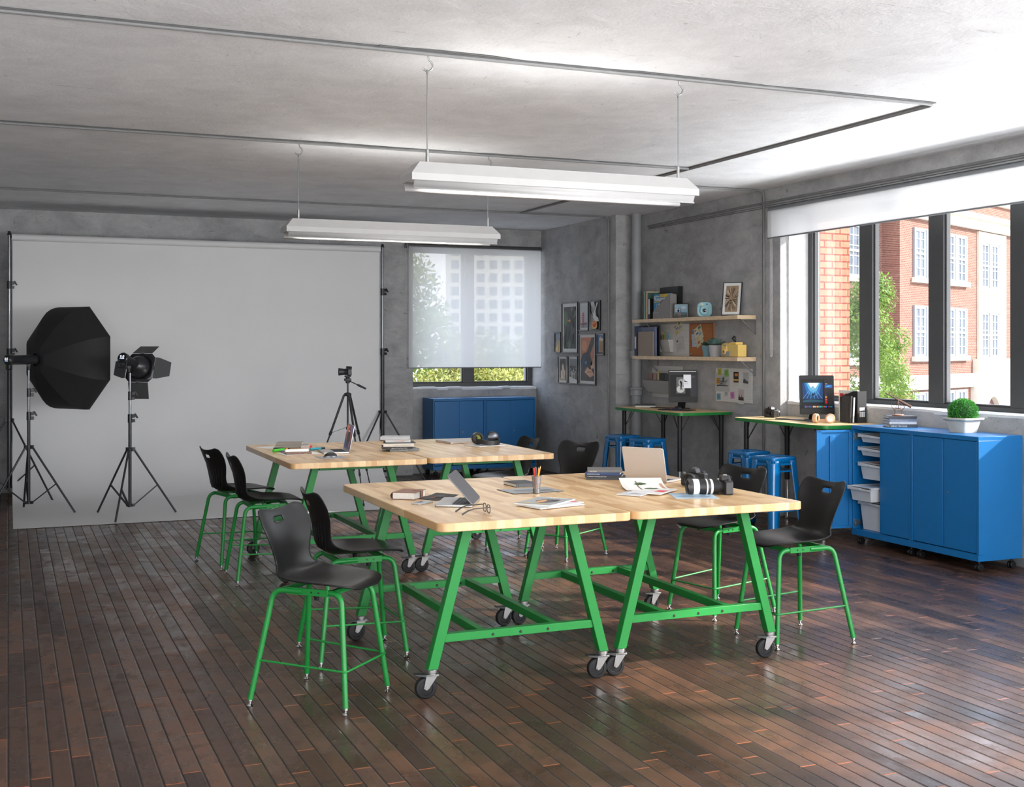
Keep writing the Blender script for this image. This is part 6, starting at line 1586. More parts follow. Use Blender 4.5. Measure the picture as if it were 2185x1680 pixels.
# ---- near left table
t = thing('leather_journal', 'brown leather journal with a strap, on the near left table', 'notebook', (2.095, 6.468, T_), R(-38))
M_LEA = mat('brown_leather', srgb(132, 92, 72), 0.55, var=0.10, vs_=40, bump=0.2, bs=300)
W_, L_, h_ = 0.185, 0.135, 0.040
mb = MB(); mb.box(-0.0675, 0.0675, -0.0925, 0.0925, 0.0, 0.003); mb.box(-0.0675, 0.0675, -0.0925, 0.0925, h_ - 0.003, h_)
mb.add([Vector(p) for r_ in [[(-0.0675 - 0.012 * math.sin(PI * k / 8), y, h_ * k / 8) for k in range(9)] for y in (-0.0925, 0.0925)] for p in r_], [(i, i + 1, 9 + i + 1, 9 + i) for i in range(8)])
mb.build('cover', M_LEA, t, bevel=0.001)
mb = MB(); mb.box(-0.066, 0.062, -0.089, 0.089, 0.003, h_ - 0.003); mb.build('page_block', M_PAGE, t, smooth=False)
mb = MB(); mb.box(0.02, 0.070, 0.0, 0.04, h_, h_ + 0.002); mb.box(0.068, 0.0705, 0.0, 0.04, 0.0, h_ + 0.002); mb.build('strap', M_LEA, t, bevel=0.0008)
drk = [(K(18, 18, 18), full)] + [(K(70, 66, 60), rc(0.06 + 0.12 * k, 0.06, 0.14 + 0.12 * k, 0.18)) for k in range(7)] + [(K(150, 74, 30), blob(0.35, 0.5, 0.12, 0.1, 9, 2)), (K(60, 58, 56), blob(0.65, 0.5, 0.2, 0.2, 9, 3)), (K(44, 44, 42), rc(0.05, 0.25, 0.95, 0.3))]
sheet('dark contact sheet sticking out from under the leather journal', 2.235, 6.40, T_, 0.165, 0.20, R(32), drk, curl=0.012, m0=K(20, 20, 20), name='contact_sheet', cat='photograph')
t = thing('smartphone', 'white smartphone lying in front of the journal', 'phone', (2.083, 6.205, T_), R(-6 + 40))
mb = MB(); mb.prism(rrect(0.128, 0.062, 0.009, 5), 0, 0.0075); mb.build('body', M_WHITE, t, bevel=0.0015)
mb = MB(); mb.box(-0.045, 0.045, -0.027, 0.027, 0.0075, 0.0079); mb.build('screen', K(120, 146, 160, 0.1), t, smooth=False)
laptop('open silver-grey laptop seen from its side, on the near left table', (2.266, 6.137, T_), R(-118.7), 48, 0.325, 0.205, M_ALU, lidm=M_ALUG)
# glasses
t = thing('glasses', 'dark-framed glasses standing open beside the silver laptop', 'glasses', (2.267, 5.712, T_), R(86))
M_SPEC = mat('grey_spectacle_frame', (0.04, 0.038, 0.036), 0.35, var=0.03)
for s in (-1, 1):
    mb = MB(); pts = [Vector((s * 0.033 + x * 0.9, 0, 0.026 + z_ * 0.9)) for x, z_ in rrect(0.054, 0.046, 0.018, 5)]; mb.tube(pts, 0.0022, 8, closed=True); rm = mb.build('rim', M_SPEC, t)
    mb = MB(); mb.poly([Vector((s * 0.033 + x * 0.86, 0, 0.026 + z_ * 0.86)) for x, z_ in rrect(0.054, 0.046, 0.018, 5)]); mb.build('lens', M_GLASS, rm, smooth=False)
    mb = MB(); mb.tube([(s * 0.060, 0, 0.038), (s * 0.067, 0.004, 0.038), (s * 0.066, 0.09, 0.034), (s * 0.062, 0.12, 0.024), (s * 0.058, 0.150, 0.006)], [0.0025, 0.003, 0.003, 0.0045, 0.005], 8); mb.build('temple', M_SPEC, t)
mb = MB(); mb.tube([(-0.009, 0, 0.032), (0, 0, 0.036), (0.009, 0, 0.032)], 0.002, 8); mb.build('bridge', M_SPEC, t)
# notebook, folder, pen cup
t = book('grey bound notebook with elastic band, behind the pencil cup', 2.915, 6.775, T_, 0.19, 0.15, 0.022, R(2), K(66, 68, 72), name='notebook')
mb = MB(); mb.box(-0.062, -0.058, -0.0955, 0.0955, -0.0, 0.0228); mb.build('elastic_band', M_BLACK, t)
t = thing('folder', 'thin grey folder with dark edges under the pencil cup', 'folder', (2.86, 6.505, T_), R(2))
mb = MB(); mb.box(-0.165, 0.165, -0.118, 0.118, 0, 0.0025); mb.build('backing', M_BLACK, t)
art_ = [(K(150, 152, 154), full), (K(120, 122, 126), blob(0.4, 0.5, 0.3, 0.3, 12, 3)), (K(174, 176, 178), rc(0.1, 0.7, 0.9, 0.74)), (K(108, 110, 114), rc(0.55, 0.2, 0.9, 0.5))]
q = MB(); mats = []
for i, (m, pl) in enumerate(art_):
    mats.append(m); q.poly([(-0.160 + 0.32 * u, -0.113 + 0.226 * v, 0.003 + 0.0003 * i) for u, v in pl], i)
q.build('sheet', mats, t, smooth=False)
def meshmat():
    m = bpy.data.materials.new('perforated_grey_metal'); m.use_nodes = True; nt = m.node_tree; nt.nodes.clear(); q = NB(nt)
    out = q.n('ShaderNodeOutputMaterial'); b = q.n('ShaderNodeBsdfPrincipled'); b.inputs['Base Color'].default_value = (0.25, 0.25, 0.26, 1); b.inputs['Metallic'].default_value = 0.6; b.inputs['Roughness'].default_value = 0.4
    tr = q.n('ShaderNodeBsdfTransparent'); tc = q.n('ShaderNodeTexCoord').outputs['Object']; s_ = q.n('ShaderNodeSeparateXYZ'); q.l(tc, s_.inputs[0])
    an = q.math('ARCTAN2', s_.outputs[1], s_.outputs[0]); fx = q.math('SUBTRACT', q.math('FRACT', q.math('MULTIPLY', an, 7.0)), 0.5); fz = q.math('SUBTRACT', q.math('FRACT', q.math('MULTIPLY', s_.outputs[2], 200.0)), 0.5)
    d = q.math('ADD', q.math('MULTIPLY', fx, fx), q.math('MULTIPLY', fz, fz)); f = q.math('LESS_THAN', d, 0.11)
    mx = q.n('ShaderNodeMixShader'); q.l(f, mx.inputs[0]); q.l(b.outputs[0], mx.inputs[1]); q.l(tr.outputs[0], mx.inputs[2]); q.l(mx.outputs[0], out.inputs[0])
    return m
t = thing('pencil_cup', 'grey metal mesh pencil cup on the near left table', 'pencil cup', (2.842, 6.372, T_ + 0.003))
mb = MB(); mb.lathe([(0.0215, 0.022), (0.029, 0.100)], 30, cap0=False, cap1=False); mb.build('mesh_wall', meshmat(), t)
mb = MB(); mb.lathe([(0.0205, 0.0), (0.0225, 0.024), (0.0205, 0.024), (0.019, 0.003)], 30, cap1=True); mb.build('solid_base', M_GMETAL2, t)
mb = MB(); mb.tube([(0.029 * math.cos(R(k * 12)), 0.029 * math.sin(R(k * 12)), 0.100) for k in range(30)], 0.0015, 6, closed=True); mb.build('rim', M_GMETAL2, t)
cup = Vector((2.842, 6.372, T_ + 0.007)); gC = 'pencils and pens in the mesh cup'
M_PORG = mat('orange_pencil', srgb(236, 148, 44), 0.35, var=0.02)
for lab, dx, dy, tx_, ty_, m, L_, r, tip in (('orange pencil leaning left in the mesh cup', 0.004, 0.0, -0.10, 0.02, M_PORG, 0.150, 0.0035, True), ('orange pencil leaning slightly right in the mesh cup', 0.002, -0.004, 0.13, -0.03, M_PORG, 0.146, 0.0035, True),
                                            ('orange pencil in the middle right of the mesh cup', 0.006, 0.004, 0.11, 0.06, M_PORG, 0.150, 0.0035, True), ('orange pencil leaning farthest right, tallest in the mesh cup', 0.004, 0.0, 0.20, 0.0, M_PORG, 0.160, 0.0035, True),
                                            ('red felt pen at the left of the mesh cup', -0.006, 0.004, -0.09, 0.04, K(196, 40, 40), 0.140, 0.0065, False), ('grey and white marker in the middle of the mesh cup', 0.0, 0.006, -0.01, 0.02, K(84, 84, 88), 0.142, 0.006, False)):
    pencil(lab, cup + Vector((dx - tx_ * 0.06, dy, 0)), (-ty_, tx_, -0.4), m, L_, r, gC, 'pencil' if tip else 'marker', tip, 'pencil' if tip else 'marker')
# magazines
gM_ = 'magazines fanned on the near left table'
mg = [(K(158, 160, 160), full), (K(90, 88, 86), blob(0.55, 0.5, 0.3, 0.3, 12, 4)), (K(206, 156, 110), blob(0.45, 0.45, 0.12, 0.22, 10, 5)), (K(60, 60, 62), blob(0.7, 0.65, 0.12, 0.12, 10, 6)), (K(206, 190, 110), rc(0.1, 0.08, 0.4, 0.14)), (K(206, 190, 110), rc(0.5, 0.1, 0.8, 0.15))]
a1 = sheet('grey magazine with a portrait cover, topmost of the fan on the near left table', 2.682, 5.900, T_ + 0.012, 0.31, 0.215, R(-50.6), mg, th=0.005, name='magazine', cat='magazine', group=gM_)
text('DIVISION', 0.042, M_PAPERW, a1, (-0.098, 0.112, 0.0100), (0, 0, 0), 'title', ext=0.0001, bold=0.0008)
sheet('white magazine in the middle of the fan on the near left table', 2.700, 5.862, T_ + 0.006, 0.30, 0.215, R(-64), [(K(206, 204, 204), full), (K(206, 60, 80), rc(0.1, 0.85, 0.9, 0.93)), (K(150, 150, 154), rc(0.3, 0.3, 0.6, 0.34))], th=0.005, name='magazine', cat='magazine', group=gM_)
sheet('white magazine at the bottom of the fan on the near left table', 2.69, 5.850, T_ + 0.0005, 0.30, 0.215, R(-76), [(K(196, 198, 202), full), (K(160, 166, 176), rc(0.1, 0.5, 0.9, 0.56))], th=0.005, name='magazine', cat='magazine', group=gM_)

# ---- near right table
gB2 = 'stack of books on the near right table'
for i, (lab, w_, l_, h, rz, c, sp_, dx, dy) in enumerate((('dark grey book at the bottom of the stack on the near right table', 0.20, 0.245, 0.012, -31, (56, 58, 62), None, 0.005, 0.0), ('charcoal book with small spine lettering, second from the bottom near the silver laptop', 0.185, 0.235, 0.015, -33, (58, 58, 60), 'A LIFETIME OF PICTURES AND LIGHT', -0.004, 0.005),
                                                        ('navy blue book, second from the top of the stack on the near right table', 0.175, 0.225, 0.017, -34, (40, 62, 104), 'LANDSCAPE ANGLES', -0.012, 0.0), ('grey book on top of the stack on the near right table', 0.19, 0.225, 0.016, -26, (104, 102, 100), 'SOLUTIONS', 0.0, 0.012))):
    z = T_ + (0, 0.0125, 0.028, 0.0455)[i]
    book(lab, 3.585 + dx, 6.935 + dy, z, w_, l_, h, R(rz), K(*c), gB2, sp_, ssize=0.5)
laptop('open silver laptop seen from behind, on the near right table', (3.825, 6.715, T_), R(-59 + 180), 104, 0.300, 0.215, M_ALUW)
gPh = 'prints on the near right table'
sheet('curled photograph print of a white garden arch, topmost beside the silver laptop', 3.525, 6.315, T_ + 0.012, 0.26, 0.33, R(70), [(K(216, 212, 206), full), (K(226, 224, 220), rc(0.05, 0.1, 0.75, 0.9)), (K(120, 108, 92), rc(0.04, 0.62, 0.85, 0.66)), (K(60, 84, 44), blob(0.2, 0.4, 0.12, 0.2, 14, 3, 0.5)), (K(54, 78, 42), blob(0.68, 0.55, 0.10, 0.2, 14, 4, 0.5)), (K(186, 140, 120), rc(0.2, 0.05, 0.7, 0.12))], curl=0.035, group=gPh)
sheet('grey and white magazine under the curled print on the near right table', 3.375, 6.13, T_ + 0.0005, 0.15, 0.26, R(-52 + 90), [(K(186, 186, 190), full), (K(130, 130, 136), blob(0.4, 0.5, 0.2, 0.3, 10, 5)), (K(206, 206, 206), rc(0.6, 0.2, 0.9, 0.7))], th=0.004, name='magazine', cat='magazine', group='magazines on the near right table')
sheet('white magazine with a red block under the curled print on the near right table', 3.485, 6.14, T_ + 0.0052, 0.20, 0.27, R(60 - 22), [(K(204, 202, 202), full), (K(206, 70, 80), rc(0.30, 0.06, 0.62, 0.36)), (K(150, 160, 170), rc(0.5, 0.6, 0.95, 0.9))], th=0.005, name='magazine', cat='magazine', group='magazines on the near right table')
wave = [(K(164, 186, 202), full)] + [(K(*rd.choice([(128, 158, 182), (190, 204, 214), (146, 172, 192)])), rc(rd.random() * 0.3, 0.08 * k, 0.6 + rd.random() * 0.4, 0.08 * k + 0.035)) for k in range(12)] + [(K(84, 96, 106), blob(0.3, 0.86, 0.12, 0.03, 9, 3))]
sheet('pale blue photograph of waves lying under the long lens', 3.615, 5.90, T_ + 0.0005, 0.245, 0.245, R(-20), wave, group=gPh)
dslr('black camera with red-ringed lens behind the long-lens camera', (3.885, 6.330, T_ + 0.0), R(212), std_lens, 1.06, name='photo_camera')
tc = dslr('black camera with long black and white telephoto lens on the near right table', (3.835, 5.925, T_ + 0.0015), R(165), tele, 1.03)
q = MB(); q.tube([(0.17, -0.01, 0.0), (0.19, -0.02, -0.0)], 0.002, 6)

# ---- far left table
TT = T_
sheet('white loose paper under the grey books on the far left table', 2.10, 10.19, TT, 0.20, 0.28, R(20), None, name='paper_sheet', cat='paper', th=0.001)
gF = 'books on the far left table'
book('grey book with coloured tabs, lower of the two behind the markers', 2.235, 10.13, TT + 0.002, 0.20, 0.265, 0.018, R(-22), K(150, 148, 140), gF)
book('grey-brown book, upper of the two behind the markers on the far left table', 2.225, 10.17, TT + 0.0205, 0.16, 0.215, 0.020, R(-20), K(150, 142, 132), gF)
t = thing('tab_box', 'small white box with red and pink ends beside the grey books', 'box', (2.325, 9.985, TT), R(-20)); mb = MB(); mb.box(-0.045, 0.045, -0.022, 0.022, 0, 0.022); mb.build('carton', K(206, 196, 196), t, bevel=0.001); mb = MB(); mb.box(0.028, 0.0455, -0.0225, 0.0225, 0.0005, 0.0222); mb.build('red_end', K(214, 84, 96), t)
sheet('loose sheets of paper under the open book on the far left table', 2.15, 9.49, TT, 0.22, 0.31, R(8), None, name='paper_sheet', cat='paper', th=0.0015)
t = book('brown-covered notepad with coloured page tabs on the far left table', 2.135, 9.48, TT + 0.002, 0.16, 0.20, 0.018, R(-4), K(120, 92, 78), None, name='notebook')
for k, c in enumerate(((214, 120, 90), (206, 120, 196), (206, 200, 90))): mb = MB(); mb.box(-0.05 + 0.045 * k, -0.03 + 0.045 * k, -0.092, -0.07, 0.008, 0.009); mb.build('page_tab', K(*c), t)
t = thing('open_notebook', 'white notepad tilted open on top of the tabbed notepad', 'notebook', (2.13, 9.51, TT + 0.0205), R(-4)); mb = MB(); mb.hexa([(-0.095, -0.07, 0), (0.09, -0.07, 0), (0.09, 0.06, 0), (-0.095, 0.06, 0)], [(-0.095, -0.055, 0.020), (0.09, -0.055, 0.020), (0.09, 0.06, 0.008), (-0.095, 0.06, 0.008)]); mb.build('pages', M_PAPERW, t, bevel=0.001)
def marker(label, x, y, rz, m, L_=0.135, r=0.010, cap=M_BLACK):
    t = thing('marker', label, 'marker', (x, y, TT + r), rz, 'markers on the far left table'); mb = MB(); mb.cyl((0, 0, 0), (L_ * 0.72, 0, 0), r, n=12); mb.build('barrel', m, t); mb = MB(); mb.cyl((L_ * 0.72, 0, 0), (L_, 0, 0), r * 0.98, r * 0.7, 12); mb.build('cap', cap, t)
marker('bright green highlighter on the far left table', 1.985, 9.70, R(40), K(70, 196, 60), 0.15, 0.012, K(60, 180, 60))
marker('turquoise marker with a black cap right of the notepads', 2.30, 9.74, R(25), K(48, 160, 186), 0.15, 0.011)
marker('orange and black felt pen left of the notepads', 2.08, 9.83, R(50), K(226, 150, 50), 0.14, 0.007)
marker('violet felt pen beside the green highlighter', 2.04, 9.66, R(30), K(110, 80, 190), 0.10, 0.006)
marker('black marker behind the green highlighter', 2.02, 9.86, R(-20), K(30, 30, 30), 0.10, 0.012)
scr = [(E_(120, 60, 50, 0.55), full), (E_(176, 92, 70, 0.7), [(0, 0.6), (0.5, 1), (0, 1)]), (E_(96, 84, 130, 0.6), [(0.5, 1), (1, 1), (1, 0.45)]), (E_(60, 72, 120, 0.5), [(0, 0), (1, 0), (1, 0.35), (0.5, 0.3), (0, 0.4)]), (E_(34, 34, 38, 0.5), [(0.25, 0.1), (0.3, 0.6), (0.4, 0.72), (0.7, 0.7), (0.75, 0.4), (0.66, 0.05)]), (E_(16, 16, 18, 0.4), blob(0.5, 0.62, 0.16, 0.1, 9, 1)), (E_(214, 206, 196, 0.7), rc(0.36, 0.74, 0.58, 0.78)), (E_(206, 110, 60, 0.7), [(0.8, 0.1), (0.9, 0.1), (0.86, 0.36)])]
laptop('open silver laptop showing an orange and violet picture, on the far left table', (2.44, 9.53, TT), R(-96), 101, 0.315, 0.215, M_ALU, scr)
t = thing('mouse_pad', 'thin grey mouse pad on the far left table', 'mouse pad', (2.305, 9.07, TT), R(2)); mb = MB(); mb.box(-0.105, 0.105, -0.09, 0.09, 0, 0.002); mb.build('mat', K(150, 154, 160), t, bevel=0.0006)
def mouse(label, x, y, z, rz, m=M_BLACK):
    t = thing('computer_mouse', label, 'mouse', (x, y, z), rz); P = []
    for i in range(9):
        u = -1 + 2 * i / 8; row = []
        for j in range(9):
            v = -1 + 2 * j / 8; k = max(0, 1 - u * u) ** 0.5; row.append(Vector((u * 0.055, v * 0.030 * max(0.15, k), 0.036 * max(0, (1 - v * v)) ** 0.5 * max(0, 1 - abs(u - 0.1) ** 2.5) ** 0.6 + 0.001)))
        P.append(row)
    mb = MB(); mb.grid(P); mb.build('shell', m, t, ang=60); mb = MB(); mb.prism(rrect(0.105, 0.056, 0.025, 6), 0.0, 0.008); mb.build('base', M_ALUG, t)
mouse('black computer mouse on the grey mouse pad, far left table', 2.30, 9.085, TT + 0.0025, R(5))

# ---- far right table
gN = 'stack of six books straddling the far tables'
for i, (lab, w_, l_, h, rz, c, sp_, dx, dy) in enumerate((('grey book at the bottom of the six-book stack', 0.16, 0.245, 0.020, -4, (112, 114, 114), 'STUDIO LIGHT', 0.02, 0.0), ('black book with white spine lettering, second from the bottom of six', 0.20, 0.245, 0.019, -14, (34, 34, 36), 'Aperture Photo Manual Guide', -0.03, 0.0),
    ('white hardback with a large overhang, third from the bottom of six', 0.22, 0.250, 0.026, -16, (206, 200, 190), 'CAMERA WORKSHOPS', -0.015, 0.0), ('thin dark slate book, fourth from the bottom of six', 0.22, 0.245, 0.007, -12, (70, 74, 78), None, -0.005, 0.0), ('white paperback with red lettering, fifth from the bottom of six', 0.17, 0.205, 0.020, -16, (196, 194, 192), 'OUT OF FRAME', -0.02, 0.0), ('pale grey book with a framed label, topmost of six', 0.17, 0.235, 0.024, -22, (176, 178, 180), None, -0.04, 0.0))):
    z = TT + (0, 0.0205, 0.040, 0.0665, 0.074, 0.0945)[i]
    book(lab, 2.985 + dx, 9.46 + dy, z, w_, l_, h, R(rz), K(*c), gN, sp_, ssize=0.55, scol=K(206, 90, 80) if i == 4 else (K(150, 150, 150) if i == 2 else M_PAPERW), soff=0.06)
laptop('closed silver laptop on the far right table', (3.735, 10.10, TT), R(8), 0, 0.32, 0.30, M_ALUW)
sheet('thin white magazine under the black headphones', 3.80, 9.63, TT, 0.22, 0.28, R(18), [(K(188, 188, 188), full), (K(150, 152, 156), rc(0.1, 0.2, 0.6, 0.5))], th=0.005, name='magazine', cat='magazine')
def headphones(label, loc, rz, pad, shell, inner, band, tilt=0.0, s=1.0, disc=None, yaws=(12, -28), side=-1):
    """cups stand on edge; band arcs to one side"""
    t = thing('headphones', label, 'headphones', loc, rz); t.scale = (s, s, s)
    for k, (x, yaw) in enumerate(((-0.062, yaws[0]), (0.062, yaws[1]))):
        Mx = Matrix.Translation((x, 0, 0.044)) @ Matrix.Rotation(R(yaw), 4, 'Z') @ Matrix.Rotation(PI / 2, 4, 'X')
        mb = MB(); mb.lathe([(0.030, -0.024), (0.040, -0.020), (0.043, -0.012), (0.043, 0.0), (0.040, 0.004)], 26, M=Mx); c = mb.build('ear_cup', shell, t)
        mb = MB(); mb.tube([Mx @ Vector((0.033 * math.cos(R(a)), 0.033 * math.sin(R(a)), 0.010)) for a in range(0, 360, 15)], 0.010, 10, closed=True); mb.build('ear_pad', pad, c)
        mb = MB(); mb.lathe([(0.026, 0.006), (0.001, 0.005)], 20, M=Mx, cap0=False); mb.build('speaker_mesh', inner, c)
        if disc:
            mb = MB(); mb.lathe([(0.031, -0.0245), (0.030, -0.027), (0.001, -0.025)], 26, M=Mx, cap0=False); mb.build('metal_disc', disc, c)
    pts = [Vector((-0.075, -0.01, 0.05))] + [Vector((0.085 * math.cos(R(a)) * -1, side * (0.01 + 0.11 * math.sin(R(a))), 0.035 - 0.02 * math.sin(R(a)))) for a in range(10, 171, 16)] + [Vector((0.075, -0.01, 0.05))]
    P = []
    for i, p in enumerate(pts):
        d = (pts[min(i + 1, len(pts) - 1)] - pts[max(i - 1, 0)]).normalized(); n = Vector((d.y, -d.x, 0)).normalized()
        wz = 0.016 if 1 < i < len(pts) - 2 else 0.008
        P.append([p + n * 0.005 + Vector((0, 0, wz)), p - n * 0.005 + Vector((0, 0, wz)), p - n * 0.005 - Vector((0, 0, wz)), p + n * 0.005 - Vector((0, 0, wz)), p + n * 0.005 + Vector((0, 0, wz))])
    mb = MB(); mb.grid(P); mb.build('headband', band, t, ang=50)
    return t
M_LEB = mat('black_leatherette', (0.015, 0.015, 0.015), 0.45, var=0.05)
headphones('black headphones with olive ear linings on the far right table', (3.835, 9.70, TT + 0.0075), R(10), M_LEB, mat('dark_shiny_cup', (0.05, 0.052, 0.06), 0.2, metal=0.5, var=0.05), K(120, 124, 28), M_LEB, s=1.25, yaws=(-12, 165))

# ---- shelf desk
D_ = DZ + 0.0008
M_MON = mat('black_monitor_case', (0.022, 0.021, 0.020), 0.45, spec=0.25, var=0.02)
def monitor(label, loc, rz, w_, h_, zb, shapes, tilt=0.08):
    """screen faces local -y"""
    t = thing('computer_monitor', label, 'monitor', loc, rz)
    Mx = Matrix.Translation((0, 0, zb)) @ Matrix.Rotation(-tilt, 4, 'X')
    mb = MB(); mb.prism([(x, z + h_ / 2) for x, z in rrect(w_, h_, 0.010, 4)], -0.008, 0.008, 0, Mx @ Matrix(((1, 0, 0, 0), (0, 0, -1, 0), (0, 1, 0, 0), (0, 0, 0, 1)))); c = mb.build('case', M_MON, t, bevel=0.002)
    art('screen', c, w_ - 0.024, h_ * 0.84 - 0.012, shapes, Mx @ Matrix.Translation((-w_ / 2 + 0.012, -0.0086, h_ * 0.16)), step=0.0004)
    mb = MB(); mb.box(-0.09, 0.09, 0.02, 0.15, 0, 0.006); mb.hexa([(-0.045, 0.135, 0.006), (0.045, 0.135, 0.006), (0.045, 0.148, 0.006), (-0.045, 0.148, 0.006)], [(-0.045, 0.015, zb + h_ * 0.30), (0.045, 0.015, zb + h_ * 0.30), (0.045, 0.028, zb + h_ * 0.30), (-0.045, 0.028, zb + h_ * 0.30)]); mb.build('stand', M_MON, t, bevel=0.004)
    return t
G3 = E_(40, 38, 36, 0.5)
s1 = [(G3, full), (E_(190, 190, 192, 0.6), rc(0, 0.965, 1, 1)), (E_(56, 56, 58, 0.5), rc(0, 0.86, 1, 0.965)), (E_(28, 27, 25, 0.4), rc(0.05, 0.04, 0.74, 0.84)), (E_(64, 64, 68, 0.5), rc(0.78, 0.02, 1, 0.84)), (E_(110, 112, 110, 0.6), rc(0.25, 0.14, 0.58, 0.76)), (E_(196, 198, 196, 0.7), blob(0.40, 0.3, 0.15, 0.14, 14, 1, 0.05)), (E_(170, 172, 170, 0.7), blob(0.44, 0.56, 0.12, 0.14, 14, 2, 0.05)), (E_(8, 8, 8, 0.3), [(0.38, 0.3), (0.41, 0.5), (0.37, 0.58), (0.42, 0.64), (0.47, 0.55), (0.45, 0.4), (0.48, 0.26), (0.44, 0.28), (0.42, 0.4), (0.40, 0.24)]), (E_(214, 214, 218, 0.85), rc(0.52, 0.34, 0.80, 0.86)), (E_(60, 60, 64, 0.5), [(0.55, 0.58), (0.555, 0.7), (0.58, 0.62), (0.68, 0.59), (0.68, 0.575)]), (E_(160, 162, 170, 0.8), rc(0.54, 0.5, 0.7, 0.52)), (E_(90, 180, 90, 0.6), rc(0.82, 0.76, 0.86, 0.78)), (E_(190, 80, 160, 0.6), rc(0.88, 0.76, 0.94, 0.78))]
monitor('dark monitor with black and white figure on screen, under the shelves', (7.225, 12.02, D_), R(-22), 0.335, 0.375, 0.078, s1)
def keyboard(label, x, y, rz, L_=0.40, w_=0.115):
    t = thing('keyboard', label, 'keyboard', (x, y, D_), rz); mb = MB(); mb.prism(rrect(L_, w_, 0.008, 3), 0, 0.006); b = mb.build('body', M_ALUG, t, bevel=0.001)
    mb = MB()
    for r_ in range(5):
        for c_ in range(15): mb.box(-L_ / 2 + 0.008 + c_ * (L_ - 0.016) / 15, -L_ / 2 + 0.006 + (c_ + 1) * (L_ - 0.016) / 15, -w_ / 2 + 0.008 + r_ * (w_ - 0.014) / 5, -w_ / 2 + 0.006 + (r_ + 1) * (w_ - 0.014) / 5, 0.006, 0.0085)
    mb.build('keys', M_KEY, t, smooth=False)
keyboard('thin dark keyboard on the desk under the shelves', 7.13, 12.25, R(-68))
mouse('black mouse on the desk under the shelves', 7.14, 12.0, D_, R(-60))
t = thing('tablet', 'black drawing tablet on the desk under the shelves', 'tablet', (7.02, 11.82, D_), R(-64)); mb = MB(); mb.prism(rrect(0.40, 0.19, 0.012, 4), 0, 0.009); mb.build('slab', M_BLACK, t, bevel=0.002)
t = thing('pen', 'blue and red pen lying on the black drawing tablet', 'pen', (7.00, 11.77, D_ + 0.014), R(-60)); mb = MB(); mb.cyl((-0.07, 0, 0), (0.05, 0, 0), 0.005, n=10); mb.build('barrel', K(50, 50, 96), t); mb = MB(); mb.cyl((-0.09, 0, 0), (-0.07, 0, 0), 0.003, 0.005, n=10); mb.build('grip', K(196, 80, 60), t)
gK = 'notebooks at the left end of the shelf desk'
book('white-paged notebook, lower of two at the left end of the shelf desk', 7.05, 12.60, D_, 0.16, 0.24, 0.018, R(-28), K(196, 196, 192), gK, name='notebook'); book('black notebook lying on the white-paged one, left end of the shelf desk', 7.05, 12.60, D_ + 0.0185, 0.16, 0.24, 0.014, R(-28), K(40, 40, 42), gK, name='notebook', page=K(40, 40, 42))

# ---- window desk
U = (8, 60, 120)
s2 = [(E_(34, 34, 36, 0.5), full), (E_(60, 60, 62, 0.5), rc(0, 0.93, 1, 1)), (E_(24, 22, 22, 0.4), rc(0.04, 0.12, 0.70, 0.88)), (E_(10, 60, 120, 0.9), rc(0.05, 0.17, 0.68, 0.80)), (E_(20, 110, 180, 0.9), [(0.10, 0.80), (0.66, 0.80), (0.56, 0.45), (0.36, 0.36), (0.18, 0.48)]), (E_(90, 180, 230, 0.9), [(0.16, 0.80), (0.60, 0.80), (0.50, 0.56), (0.36, 0.48), (0.24, 0.6)]), (E_(235, 245, 250, 1.0), [(0.22, 0.80), (0.56, 0.80), (0.46, 0.64), (0.37, 0.6), (0.30, 0.66)])] + \
     [(E_(120, 190, 220, 0.8), [(0.36, 0.7), (0.38, 0.7), (0.06 + 0.12 * k, 0.30), (0.05 + 0.12 * k, 0.30)]) for k in range(6)] + \
     [(E_(4, 40, 76, 0.8), rc(0.05, 0.17, 0.68, 0.30)), (E_(40, 90, 110, 0.7), [(0.05, 0.24), (0.3, 0.28), (0.68, 0.24), (0.68, 0.20), (0.05, 0.19)]), (E_(14, 20, 28, 0.4), [(0.30, 0.40), (0.33, 0.44), (0.335, 0.54), (0.342, 0.54), (0.345, 0.45), (0.42, 0.47), (0.43, 0.44), (0.38, 0.40), (0.36, 0.37), (0.34, 0.40)]),
      (E_(52, 50, 52, 0.5), rc(0.72, 0.1, 0.99, 0.92)), (E_(200, 200, 200, 0.7), rc(0.75, 0.76, 0.82, 0.78)), (E_(40, 100, 190, 0.9), rc(0.74, 0.64, 0.97, 0.74)), (E_(100, 190, 220, 0.9), [(0.76, 0.66), (0.86, 0.72), (0.95, 0.7), (0.86, 0.68)]), (E_(30, 40, 110, 0.8), rc(0.74, 0.40, 0.80, 0.45)), (E_(220, 140, 60, 0.8), rc(0.74, 0.32, 0.80, 0.38)), (E_(206, 80, 90, 0.8), rc(0.74, 0.24, 0.80, 0.30)), (E_(220, 30, 30, 0.8), rc(0.74, 0.15, 0.80, 0.22)),
      (E_(14, 16, 30, 0.5), rc(0, 0, 1, 0.09))]
dc = [(60, 140, 220), (150, 90, 160), (90, 90, 96), (50, 110, 190), (60, 100, 180), (150, 90, 40), (230, 230, 230), (230, 230, 225), (230, 120, 50), (235, 235, 235), (120, 190, 90), (60, 190, 220), (40, 180, 90), (210, 50, 90), (226, 90, 120), (40, 130, 220), (40, 40, 40), (190, 40, 50), (40, 110, 110), (30, 110, 200)]
s2 += [(E_(*c, 0.8), rc(0.10 + 0.043 * k, 0.02, 0.132 + 0.043 * k, 0.07)) for k, c in enumerate(dc)]
monitor('slim dark monitor showing an underwater scene, on the window desk', (7.345, 9.68, D_), R(-20), 0.345, 0.385, 0.055, s2)
dslr('black camera standing at the left end of the window desk', (7.20, 10.24, D_), R(8), short_lens, 1.05)
